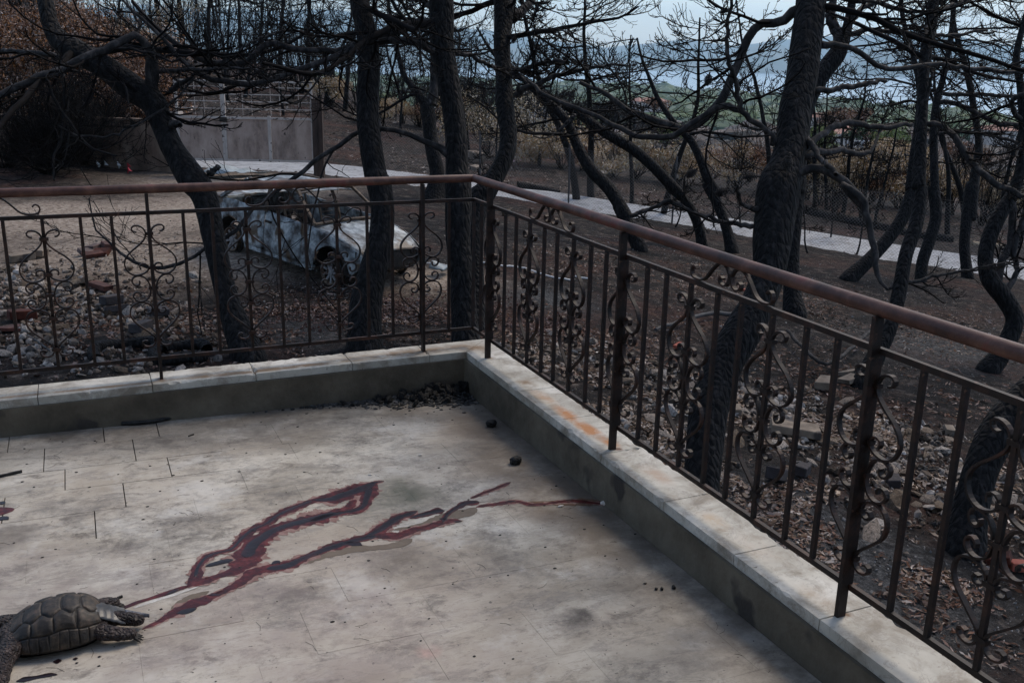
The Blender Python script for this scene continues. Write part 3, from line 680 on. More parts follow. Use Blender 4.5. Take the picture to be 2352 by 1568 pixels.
# ================================================================== TREES
def grow(P, R, k, lf, ang, n, rr, up, wig, t0=.15, t1=1., sag=0., minr=.0035, flat=.35):
    """k children for each of a batch of limbs"""
    B, m, _ = P.shape
    L = np.linalg.norm(np.diff(P, axis=1), axis=2).sum(1)
    t = (np.linspace(t0, t1, k+1)[None, :-1]+rng.random((B, k))*(t1-t0)/k)
    f = t*(m-1); i = np.clip(f.astype(int), 0, m-2); u = (f-i)[..., None]; b = np.arange(B)[:, None]
    p = P[b, i]*(1-u)+P[b, i+1]*u; tg = nrm(P[b, i+1]-P[b, i]); r = (R[b, i]*(1-u[..., 0])+R[b, i+1]*u[..., 0])
    rv = rng.normal(size=p.shape); rv[..., 2] *= flat; pe = nrm(rv-(rv*tg).sum(-1, keepdims=True)*tg)
    an = np.radians(ang)*(.7+.6*rng.random((B, k)))[..., None]
    d = nrm(tg*np.cos(an)+pe*np.sin(an)).reshape(-1, 3); p = p.reshape(-1, 3)
    ln = (L[:, None]*lf*(1.15-.75*t)*(.55+.75*rng.random((B, k)))).reshape(-1)
    r0 = np.maximum(np.minimum(r.reshape(-1)*.85, r.reshape(-1)*rr), minr)
    C = np.empty((len(p), n, 3)); C[:, 0] = p; st = ln/(n-1)
    for q in range(1, n):
        d = nrm(d+rng.normal(size=d.shape)*wig+np.array([0, 0, 1.])*(up*q/n-sag*(1-q/n)))
        C[:, q] = C[:, q-1]+d*st[:, None]
    RR = r0[:, None]*np.linspace(1, .5, n)[None]; RR = np.maximum(RR, minr*.75)
    return C, RR
def wood(name, lv, mt, parent, kmax=5):
    m = MB()
    for (P, R), k in lv: V, Q = tubes(P, R, k); m.add(V, Q)
    return link(name, m.mesh(name, True), mt, parent, kind='stuff')
def boughs(trunk, rad, zs, k, ln, seed_ang=None, sag=.10, up=.16, azr=None):
    """k boughs leaving a trunk polyline between heights zs"""
    z = trunk[:, 2]; ok = np.where((z >= zs[0]) & (z <= zs[1]))[0]
    if len(ok) < 2: return None
    out_P, out_R = [], []; az = rng.uniform(0, 6.28)
    for q in range(k):
        i = ok[int(rng.integers(0, len(ok)))]; az += 2.4+rng.normal()*.3
        a = az if azr is None else rng.uniform(*azr)
        d = np.array([math.cos(a), math.sin(a), rng.uniform(-.1, .45)]); L = ln*rng.uniform(.6, 1.2); n = 14
        P = [trunk[i]]; dd = nrm(d)
        for s in range(1, n):
            dd = nrm(dd+rng.normal(size=3)*.11+np.array([0, 0, up*s/n-sag*(1-s/n)])); P.append(P[-1]+dd*L/(n-1))
        r0 = min(rad[i]*.55, .016+L*.009)*rng.uniform(.7, 1.1)
        out_P.append(P); out_R.append(r0*np.linspace(1, .3, n))
    return np.array(out_P), np.array(out_R)
def crown_levels(P, R, k=(11, 7, 4), minr=.0034, q=1.0, lens=(.46, .50, .58)):
    a = [((P, R), 6)]
    l2 = grow(P, R, max(2, int(k[0]*q)), lens[0], 46, 9, .5, .22, .15, .10, sag=.08, minr=minr*1.4); a.append((l2, 4))
    l3 = grow(*l2, max(2, int(k[1]*q)), lens[1], 40, 6, .6, .26, .17, .1, minr=minr*1.1); a.append((l3, 3))
    if k[2]: l4 = grow(*l3, k[2], lens[2], 38, 4, .7, .30, .18, .1, minr=minr); a.append((l4, 3))
    return a
def bark_trunk(P, R, k=22, amp=.038):
    n = len(P); V, Q = tubes(P[None], R[None], k); V = V.reshape(n, k, 3)
    a = np.arange(k)*2*math.pi/k; s = np.r_[0, np.cumsum(np.linalg.norm(np.diff(P, axis=0), axis=1))]
    A, S = np.meshgrid(a, s); ca, sa = np.cos(A)*3.2, np.sin(A)*3.2; off = P[0, 0]*3.1
    h = (fbm(ca*1.8+off, sa*1.8, S*5.0, 3)-.5)*2*amp*1.2+(np.abs(vn(ca*2.6+off, sa*2.6, S*6)-.5)*-2+.5)*amp*.7+(vn(ca*.35+off, sa*.35, S*1.4)-.5)*.16
    D = V-P[:, None]; V = P[:, None]+D*(1+h[..., None]); return V.reshape(-1, 3), Q
TREES = {}
def tree(name, spec, label, group=None, d0=None, lean=0.0, flare=1.25, extra=3.0, limbs=(), auto=(8, 2.4, (.8, 4.0)), q=1.0, mt=None, k=30, kk=(10, 7, 3), minr=.0034, sag=.10):
    """spec: (crop, x, y, width) from the ground up; limbs: lists of (crop, x, y, width) with (start, end) depth offsets"""
    c0 = spec[0]; X, Y = px(*c0[:3]); base_d = d0 or hit(X, Y)
    pts = []
    y0 = px(*spec[0][:3])[1]; y1 = px(*spec[-1][:3])[1]
    for c, x, y, wd in spec:
        a, b = px(c, x, y); f = (y0-b)/max(1e-6, (y0-y1)); d = base_d+lean*f
        pts.append([*at(a, b, d), pw(c, wd, d)/2])
    pts = np.array(pts)
    base = pts[0].copy(); g = float(G([base[0]], [base[1]])[0])
    if abs(base[2]-g) > .02:
        nb = base.copy(); nb[2] = g; nb[:2] -= (pts[1][:2]-pts[0][:2])*.0
        pts = np.vstack([nb, pts]) if base[2]-g > .05 else pts
    low = pts[0].copy(); low[2] -= .25; low[3] *= 1.0; pts = np.vstack([low, pts])
    # continue above the frame
    if extra > 0:
        dirn = nrm(pts[-1, :3]-pts[-3, :3]); last = pts[-1]; r = last[3]
        for s in range(1, 5):
            dirn = nrm(dirn+np.array([0, 0, .35])+rng.normal(size=3)*.12)
            last = np.r_[last[:3]+dirn*extra/4, r*(1-.17*s)]; pts = np.vstack([pts, last])
    L = np.linalg.norm(np.diff(pts[:, :3], axis=0), axis=1).sum(); n = int(max(16, min(230, L/.03)))
    C = cr(pts, n); P = C[:, :3]; R = np.maximum(C[:, 3], .008)
    hgt = P[:, 2]-g; R = R*(1+(flare-1)*np.exp(-np.maximum(hgt, 0)/.16))
    root = empty(name, tuple(base[:2])+(g,), label=label, cat='tree', group=group)
    off = np.array([base[0], base[1], g])
    V, Q = bark_trunk(P-off, R, k)
    link('trunk', MB().add(V, Q).mesh('trunk', True), mt or bark, root)
    lim_P, lim_R = [], []
    for lm in limbs:
        (e0, e1, *fl_), *pp = lm; c, x, y, wd = pp[0]; a, b = px(c, x, y)
        # start depth: trunk point nearest in the picture
        v = P-CAM; dep = v@FW; sx = 1176+F*(v@RT)/dep; sy = 784-F*(v@UP)/dep
        j = np.argmin((sx-a)**2+(sy-b)**2); ds = dep[j]+e0; de = ds+e1; m = []
        for s, (c, x, y, wd) in enumerate(pp):
            a, b = px(c, x, y); d = ds+(de-ds)*s/(len(pp)-1); m.append([*at(a, b, d), pw(c, wd, d)/2])
        Cc = cr(np.array(m), 30); Lp, Lr = Cc[:, :3], np.maximum(Cc[:, 3], .005)
        Lp = Lp+np.stack([vn(np.arange(30)*.9, 3+len(lm)+len(lim_P), k_)-.5 for k_ in range(3)], 1)*.03
        V, Q = bark_trunk(Lp-off, Lr, 9, .04)
        link('branch', MB().add(V, Q).mesh('branch', True), bark2, root)
        if np.linalg.norm(Lp[-1]-Lp[0]) > .7 and not fl_: lim_P.append(Lp); lim_R.append(Lr)
    lv = []
    if lim_P:
        LP, LR = np.array(lim_P)-off, np.array(lim_R)
        lv += crown_levels(LP, np.minimum(LR, .03), kk, minr, q)[1:]
    if auto:
        bo = boughs(P-off, R, (auto[2][0]-off[2], auto[2][1]-off[2]), auto[0], auto[1], sag=sag)
        if bo is not None: lv += crown_levels(*bo, kk, minr, q)
    if lv: wood('twigs', lv, twigm, root)
    TREES[name+str(len(TREES))] = (root, P, R, base_d)
    return root, P, R, base_d
NP = 'burnt pine trees between the balcony and the lane'
T1 = tree('burnt_pine', [('d', 1700, 1200, 220), ('d', 1560, 800, 150), ('d', 1470, 400, 150), ('a', 1400, 1350, 168), ('a', 1310, 1220, 185), ('a', 1180, 1020, 150), ('a', 1095, 830, 150), ('a', 1040, 700, 175), ('a', 900, 600, 190), ('a', 700, 450, 160), ('a', 500, 345, 165), ('a', 400, 270, 135), ('a', 345, 170, 112), ('a', 320, 60, 105), ('a', 300, -60, 100)],
     'burnt pine leaning far left in a hooked bend, leftmost big trunk beside the wrecked car', NP, lean=.6, extra=2.2, flare=1.1,
     limbs=[((0, -.9), ('a', 1050, 640, 80), ('a', 1040, 520, 95), ('a', 1035, 400, 80), ('a', 1010, 320, 60), ('a', 930, 250, 52), ('a', 830, 290, 55), ('a', 700, 350, 56), ('a', 560, 405, 56), ('a', 430, 470, 56), ('a', 300, 525, 54), ('a', 150, 575, 52), ('a', 0, 650, 48), ('a', -200, 740, 40)),
            ((0, .8), ('a', 480, 420, 50), ('a', 380, 385, 42), ('a', 230, 360, 36), ('a', 0, 350, 30), ('a', -200, 330, 24)),
            ((0, -.3), ('a', 1040, 560, 40), ('a', 1120, 480, 32), ('a', 1300, 480, 26), ('a', 1600, 470, 22), ('a', 1800, 480, 14)),
            ((0, -.5), ('a', 1160, 610, 40), ('a', 1230, 580, 40), ('a', 1330, 540, 16), ('a', 1200, 680, 16), ('a', 1060, 770, 18), ('a', 930, 860, 16), ('a', 760, 930, 16), ('a', 560, 930, 12), ('a', 400, 860, 8)),
            ((0, .1), ('a', 1430, 1190, 40), ('a', 1460, 1165, 32), ('a', 1500, 1138, 26)),
            ((0, -.2), ('a', 1140, 850, 60), ('a', 1200, 850, 45), ('a', 1232, 848, 34))],
     auto=(9, 2.6, (1.3, 3.6)), q=.9)
T2 = tree('burnt_pine', [('e', 150, 1175, 190), ('e', 160, 900, 190), ('e', 200, 700, 175), ('e', 255, 500, 160), ('e', 270, 300, 145), ('e', 245, 130, 150), ('b', 245, 1200, 150), ('b', 210, 1000, 148), ('b', 185, 800, 150), ('b', 190, 600, 152), ('b', 200, 400, 150), ('b', 175, 200, 140), ('b', 130, -20, 132)],
     'straight burnt pine with a bowed foot in front of the wrecked car bonnet', NP, lean=.3, auto=(10, 2.6, (1.5, 4.5)))
T3 = tree('burnt_pine', [('e', 790, 1160, 150), ('e', 775, 900, 150), ('e', 770, 700, 150), ('e', 745, 500, 150), ('e', 745, 300, 165), ('e', 740, 100, 158), ('b', 800, 1150, 150), ('b', 790, 900, 148), ('b', 760, 700, 150), ('b', 730, 500, 158), ('b', 700, 300, 165), ('b', 695, 100, 170), ('b', 690, -40, 165)],
     'burnt pine rising straight behind the railing corner with two long boughs to the left', NP, lean=.2,
     limbs=[((0, -.6), ('b', 660, 240, 80), ('b', 620, 170, 66), ('b', 560, 145, 60), ('b', 470, 175, 56), ('b', 350, 230, 52), ('b', 200, 265, 46), ('b', 60, 320, 44), ('a', 2250, 350, 44), ('a', 2080, 335, 42), ('a', 1950, 322, 44), ('a', 1860, 295, 46), ('a', 1790, 330, 46), ('a', 1690, 415, 46), ('a', 1560, 445, 48), ('a', 1400, 415, 44), ('a', 1280, 350, 40), ('a', 1180, 275, 36), ('a', 1050, 165, 32), ('a', 900, 20, 24)),
            ((0, -.9), ('b', 680, 380, 80), ('b', 620, 330, 70), ('b', 500, 290, 54), ('b', 350, 280, 50), ('b', 180, 310, 46), ('b', 0, 370, 42), ('a', 2140, 440, 40), ('a', 1970, 505, 40), ('a', 1840, 555, 40), ('a', 1690, 580, 40), ('a', 1520, 560, 40), ('a', 1360, 505, 38), ('a', 1250, 420, 32), ('a', 1140, 300, 26), ('a', 950, 120, 22), ('a', 840, 0, 18)),
            ((0, -.8), ('b', 745, 1060, 70), ('b', 690, 1020, 52), ('b', 580, 965, 40), ('b', 430, 910, 34), ('b', 280, 882, 32), ('b', 130, 895, 32), ('b', 0, 985, 32), ('a', 2150, 1110, 32), ('a', 2000, 1215, 30), ('d', 1850, 90, 26), ('d', 1720, 170, 28), ('d', 1620, 310, 28), ('d', 1450, 410, 24), ('d', 1330, 480, 24), ('d', 1210, 550, 26), ('d', 1080, 580, 26), ('d', 950, 548, 24), ('d', 830, 480, 20), ('d', 740, 400, 16), ('d', 640, 300, 12), ('d', 600, 100, 8)),
            ((0, .8), ('b', 790, 370, 40), ('b', 870, 370, 32), ('b', 1000, 440, 28), ('b', 1150, 500, 24)),
            ((0, -.6), ('a', 2140, 330, 24), ('a', 2130, 260, 20), ('a', 2030, 215, 18), ('a', 1900, 230, 16), ('a', 1780, 260, 14), ('a', 1650, 340, 12)),
            ((0, .6), ('b', 640, 60, 50), ('b', 560, 0, 40), ('b', 480, -60, 34))],
     auto=(11, 2.7, (1.4, 4.2)), q=.85)
T3b = tree('burnt_pine', [('e', 860, 1050, 80), ('e', 865, 850, 88), ('e', 850, 600, 95), ('e', 850, 380, 120), ('e', 870, 220, 140), ('b', 985, 1320, 150), ('b', 1070, 1190, 120), ('b', 1135, 1050, 118), ('b', 1148, 900, 122), ('b', 1125, 700, 128), ('b', 1118, 500, 112), ('b', 1108, 300, 112), ('b', 1120, 100, 130), ('b', 1115, -30, 135)],
     'burnt pine with a swan neck bend, just right of the railing corner trunk', NP, d0=None, lean=1.6,
     limbs=[((0, -.4), ('b', 1200, 660, 45), ('b', 1260, 610, 44), ('b', 1340, 575, 40), ('b', 1450, 530, 34), ('b', 1600, 490, 28), ('b', 1750, 460, 22), ('b', 1950, 440, 16)),
            ((0, .5), ('b', 1180, 130, 80), ('b', 1260, 60, 60), ('b', 1330, -30, 50)),
            ((0, -.6), ('b', 1150, 520, 40), ('b', 1230, 480, 34), ('b', 1400, 430, 30), ('b', 1560, 420, 24))],
     auto=(11, 2.7, (1.2, 4.2)), kk=(11, 8, 3), minr=.0031)
T5 = tree('burnt_pine', [('h', 262, 440, 190), ('g', 330, 1500, 235), ('g', 375, 1330, 235), ('g', 450, 1130, 230), ('g', 560, 940, 240), ('g', 660, 740, 205), ('g', 725, 550, 205), ('g', 745, 350, 245), ('g', 765, 180, 265), ('g', 785, 20, 285), ('c', 725, 1130, 240), ('c', 765, 950, 212), ('c', 785, 750, 215), ('c', 830, 550, 208), ('c', 855, 350, 205), ('c', 882, 150, 198), ('c', 902, -30, 195)],
     'thickest burnt pine, leaning trunk behind the right railing with big side limbs', NP, lean=1.3, flare=1.05,
     limbs=[((0, .5), ('c', 900, 0, 80), ('c', 800, 65, 78), ('c', 720, 140, 68), ('c', 630, 168, 62), ('c', 540, 168, 62), ('c', 480, 240, 62), ('c', 430, 350, 60), ('c', 370, 480, 56), ('c', 310, 620, 60), ('c', 250, 725, 62), ('c', 140, 830, 58), ('c', 0, 890, 56), ('b', 2200, 835, 48), ('b', 2060, 795, 46), ('b', 1950, 745, 40), ('b', 1800, 640, 34), ('b', 1640, 560, 28)),
            ((0, .9, 'bare'), ('c', 430, 760, 40), ('c', 330, 725, 46), ('c', 240, 740, 44), ('b', 2324, 905, 44), ('b', 2200, 935, 42), ('b', 2050, 930, 40), ('b', 1900, 870, 36), ('b', 1700, 765, 32), ('b', 1450, 680, 28), ('b', 1290, 560, 20)),
            ((0, .8, 'bare'), ('c', 960, 300, 60), ('c', 1060, 305, 44), ('c', 1150, 330, 40), ('c', 1250, 370, 38), ('c', 1340, 430, 36), ('c', 1420, 465, 34), ('c', 1600, 450, 34), ('c', 1700, 440, 32), ('c', 1850, 455, 32), ('c', 2050, 475, 30), ('c', 2352, 500, 26)),
            ((0, .5, 'bare'), ('c', 840, 1070, 60), ('c', 950, 1040, 46), ('c', 1090, 1030, 40), ('c', 1250, 1050, 36), ('c', 1330, 1010, 22), ('c', 1340, 950, 14), ('c', 1400, 860, 10)),
            ((0, .6, 'bare'), ('c', 860, 1010, 60), ('c', 930, 960, 46), ('c', 1000, 900, 44), ('c', 1080, 855, 44), ('c', 1200, 840, 42), ('c', 1330, 875, 38), ('c', 1450, 870, 34), ('c', 1600, 840, 26)),
            ((0, -.4, 'bare'), ('c', 680, 1280, 90), ('c', 760, 1215, 70), ('c', 860, 1165, 66), ('c', 970, 1160, 64), ('c', 1070, 1205, 60), ('c', 1150, 1270, 58), ('c', 1220, 1350, 54), ('c', 1270, 1450, 50), ('g', 1200, 10, 46), ('g', 1290, 70, 48), ('g', 1345, 180, 46), ('g', 1375, 290, 40), ('g', 1400, 430, 44), ('g', 1405, 560, 34), ('g', 1440, 620, 26), ('g', 1485, 670, 16)),
            ((0, .3, 'bare'), ('c', 920, 625, 50), ('c', 1010, 610, 42), ('c', 1120, 600, 38), ('c', 1250, 580, 34), ('c', 1350, 560, 30), ('c', 1405, 543, 26)),
            ((0, -.5), ('c', 850, 940, 44), ('c', 900, 980, 40), ('c', 950, 1070, 36), ('c', 1010, 1130, 34), ('c', 1070, 1190, 30)),
            ((0, -.8), ('c', 640, 980, 44), ('c', 600, 900, 34), ('c', 470, 810, 40), ('c', 400, 690, 34), ('c', 390, 560, 32), ('c', 340, 430, 30), ('c', 320, 280, 28), ('c', 340, 100, 24), ('c', 370, -40, 20)),
            ((0, -.5, 'bare'), ('c', 560, 1440, 50), ('c', 440, 1400, 30), ('c', 400, 1330, 26), ('c', 385, 1250, 16)),
            ((0, .2), ('g', 620, 270, 34), ('g', 450, 240, 30), ('g', 250, 180, 28), ('g', 100, 105, 28), ('g', 0, 150, 22), ('e', 1900, 300, 16))],
     auto=(11, 2.5, (1.9, 4.2)), q=.85, kk=(11, 8, 3), minr=.0031)
T5b = tree('burnt_pine', [('g', 885, 830, 125), ('g', 872, 700, 105), ('g', 868, 500, 95), ('g', 880, 300, 100), ('g', 900, 80, 100), ('c', 800, 1300, 110), ('c', 820, 1000, 110), ('c', 860, 750, 110), ('c', 925, 590, 112), ('c', 1000, 470, 122), ('c', 1075, 370, 118), ('c', 1120, 270, 85), ('c', 1150, 160, 62), ('c', 1180, 0, 52), ('c', 1190, -60, 50)],
     'burnt pine standing close behind the thickest trunk and forking to its right', NP, lean=.8,
     limbs=[((0, .2), ('c', 1110, 300, 80), ('c', 1060, 190, 70), ('c', 1025, 100, 60), ('c', 1050, 0, 50)),
            ((0, .6), ('c', 1170, 240, 36), ('c', 1300, 200, 30), ('c', 1500, 225, 28), ('c', 1700, 240, 26), ('c', 1900, 240, 22), ('c', 2100, 200, 16)),
            ((0, .6), ('c', 1180, 130, 44), ('c', 1240, 60, 36), ('c', 1330, 20, 34), ('c', 1450, 50, 32), ('c', 1600, 80, 26), ('c', 1800, 90, 20))],
     auto=(6, 2.2, (2.0, 4.0)), q=.85, kk=(11, 8, 3), minr=.0031)
T6 = tree('burnt_pine', [('g', 1305, 1310, 110), ('g', 1400, 1110, 108), ('g', 1500, 910, 84), ('g', 1555, 700, 88), ('g', 1600, 450, 84), ('g', 1665, 250, 84), ('g', 1700, 20, 76), ('c', 1635, 1300, 88), ('c', 1640, 1100, 84), ('c', 1650, 900, 78), ('c', 1662, 700, 72), ('c', 1670, 500, 76), ('c', 1690, 300, 80), ('c', 1720, 150, 76), ('c', 1740, -20, 66)],
     'slender burnt pine leaning right, third trunk from the right edge by the railing post', NP, lean=1.2,
     limbs=[((0, .5), ('c', 1760, 90, 50), ('c', 1830, 50, 36), ('c', 1930, 10, 26), ('c', 2000, -30, 20)),
            ((0, -.6), ('c', 1640, 840, 40), ('c', 1760, 850, 36), ('c', 1820, 880, 42), ('c', 1900, 970, 44), ('c', 1990, 1100, 46), ('c', 2080, 1200, 46), ('c', 2200, 1280, 44), ('c', 2352, 1340, 40)),
            ((0, .5), ('g', 1480, 670, 24), ('g', 1540, 630, 28), ('g', 1680, 610, 24), ('g', 1850, 570, 20), ('g', 2050, 535, 14), ('g', 2300, 490, 8)),
            ((0, -.3), ('c', 1650, 740, 30), ('c', 1700, 620, 26), ('c', 1720, 480, 18), ('c', 1710, 380, 10))],
     auto=(8, 2.3, (1.5, 4.0)), q=.9, kk=(11, 8, 3), minr=.0031)
T8 = tree('burnt_pine', [('g', 1225, 615, 90), ('g', 1370, 475, 82), ('g', 1500, 330, 80), ('g', 1590, 190, 80), ('g', 1650, 10, 76), ('c', 1575, 1300, 66), ('c', 1600, 1050, 56), ('c', 1625, 850, 48), ('c', 1640, 650, 40), ('c', 1600, 400, 34), ('c', 1530, 150, 30), ('c', 1510, -20, 28)],
     'burnt pine growing out low at a slant beside the lane fence', NP, lean=.8, auto=(8, 2.2, (.6, 3.6)), k=14, q=.8)
T7 = tree('burnt_pine', [('g', 1690, 620, 62), ('g', 1705, 490, 68), ('g', 1752, 350, 72), ('g', 1792, 200, 72), ('g', 1772, 20, 70), ('c', 1752, 1450, 68), ('c', 1740, 1200, 58), ('c', 1735, 900, 52), ('c', 1755, 700, 48), ('c', 1795, 550, 42), ('c', 1845, 300, 36), ('c', 1875, 0, 34)],
     'thin wavy burnt pine at the fence, right beside the slender leaning one', NP, lean=.8, auto=(9, 2.2, (.6, 3.8)), k=14, q=.8,
     limbs=[((0, -.5), ('c', 1760, 700, 30), ('c', 1850, 700, 34), ('c', 1960, 740, 34), ('c', 2080, 800, 34), ('c', 2200, 850, 34), ('c', 2352, 850, 30)),
            ((0, .4), ('c', 1750, 640, 30), ('c', 1900, 645, 28), ('c', 2100, 650, 26), ('c', 2352, 660, 22)),
            ((0, -.3), ('c', 1720, 920, 24), ('c', 1900, 900, 24), ('c', 2100, 920, 24), ('c', 2352, 990, 20))])
T9 = tree('burnt_pine', [('g', 1990, 595, 62), ('g', 1972, 400, 62), ('g', 1988, 220, 66), ('g', 2020, 10, 78), ('c', 1985, 1500, 80), ('c', 2010, 1250, 74), ('c', 2045, 1000, 50), ('c', 2010, 750, 44), ('c', 1985, 600, 42), ('c', 1950, 450, 40), ('c', 1880, 200, 30), ('c', 1860, -20, 28)],
     'burnt pine with an upright trunk at the fence, second trunk from the right edge', NP, lean=.8, auto=(9, 2.2, (.6, 3.8)), k=14, q=.8)
T10 = tree('burnt_pine', [('g', 2115, 1200, 120), ('g', 2190, 1100, 112), ('g', 2265, 960, 104), ('g', 2292, 850, 108), ('g', 2235, 735, 112), ('g', 2140, 610, 108), ('g', 2108, 470, 92), ('g', 2140, 320, 92), ('g', 2195, 200, 92), ('g', 2262, 90, 84), ('c', 2270, 1340, 90), ('c', 2330, 1150, 70), ('c', 2345, 900, 60), ('c', 2330, 600, 50), ('c', 2300, 400, 44), ('c', 2340, 200, 40), ('c', 2400, 0, 36)],
     'burnt pine with an S shaped trunk near the right edge of the yard', NP, lean=.5, auto=(11, 2.3, (.3, 3.4)), q=.85, k=18,
     limbs=[((0, .2), ('g', 2215, 690, 60), ('g', 2260, 640, 38), ('g', 2305, 560, 34), ('g', 2290, 420, 34), ('g', 2340, 250, 34), ('g', 2400, 140, 30)),
            ((0, -.5), ('c', 2330, 820, 34), ('c', 2280, 760, 34), ('c', 2275, 690, 34), ('c', 2330, 655, 34), ('c', 2400, 660, 30)),
            ((0, .4), ('g', 2180, 620, 50), ('g', 2210, 500, 50), ('g', 2270, 350, 48), ('g', 2280, 150, 46), ('g', 2260, 0, 44))])
T12 = tree('burnt_pine', [('h', 1760, 850, 230), ('h', 1800, 600, 200), ('h', 1860, 360, 190), ('h', 1945, 170, 205), ('h', 2060, 20, 215), ('h', 2240, -150, 210), ('h', 2480, -330, 190), ('h', 2700, -520, 170)],
     'thick burnt pine trunk curving out of the right edge below the handrail', NP, lean=.3, auto=None, flare=1.1, extra=1.5)
T13 = tree('burnt_pine', [('g', 300, 400, 62), ('g', 275, 270, 60), ('g', 215, 140, 60), ('g', 90, 10, 62), ('b', 2324, 1330, 76), ('b', 2150, 1150, 74), ('b', 2000, 1020, 72), ('b', 1800, 900, 68), ('b', 1650, 790, 62), ('b', 1550, 725, 60), ('b', 1400, 645, 52), ('b', 1280, 560, 40), ('b', 1150, 480, 34)],
     'burnt pine sweeping up to the left in a long low arch beyond the right railing', NP, lean=-.5, extra=1.0, auto=(7, 2.0, (.2, 2.0)), k=14, q=.8)
T14 = tree('burnt_pine', [('g', 488, 435, 72), ('g', 450, 270, 62), ('g', 395, 120, 64), ('g', 330, 0, 62), ('c', 260, 1330, 66), ('c', 190, 1220, 64), ('c', 145, 1100, 58), ('c', 80, 970, 52), ('c', 0, 885, 44), ('b', 2240, 780, 38)],
     'burnt pine with a bent thin trunk, just left of the thickest pine', NP, lean=.2, extra=1.6, auto=(7, 2.0, (.0, 2.4)), k=14, q=.8)
T15 = tree('burnt_pine', [('e', 1885, 545, 82), ('e', 1825, 420, 78), ('e', 1745, 260, 74), ('b', 1960, 1490, 90), ('b', 1850, 1300, 86), ('b', 1710, 1150, 82), ('b', 1620, 990, 70), ('b', 1560, 850, 62), ('b', 1480, 750, 56), ('b', 1400, 680, 46), ('b', 1300, 600, 30)],
     'burnt pine leaning left over the lane, seen above the right handrail', NP, lean=.4, extra=1.2, auto=(7, 2.2, (.0, 2.4)), k=14, q=.8,
     limbs=[((0, .1), ('b', 1965, 1490, 34), ('b', 2050, 1450, 30), ('b', 2180, 1410, 26), ('b', 2260, 1370, 26), ('b', 2324, 1390, 24)),
            ((0, -.2), ('b', 1560, 860, 30), ('b', 1600, 790, 26), ('b', 1470, 920, 20))])
T4 = tree('burnt_pine', [('b', 645, 1370, 150), ('b', 665, 1200, 100), ('b', 640, 1050, 98), ('b', 615, 900, 92), ('b', 600, 750, 92), ('b', 560, 680, 60), ('b', 500, 600, 46), ('b', 440, 520, 40), ('b', 400, 380, 34)],
     'forked burnt pine at the fence, between the two straight trunks', NP, extra=2, auto=(12, 2.4, (.4, 3.5)), k=14,
     limbs=[((0, .2), ('b', 620, 720, 70), ('b', 640, 600, 60), ('b', 645, 450, 50), ('b', 640, 250, 40), ('b', 650, 60, 30))])
print('trees', len(TREES))
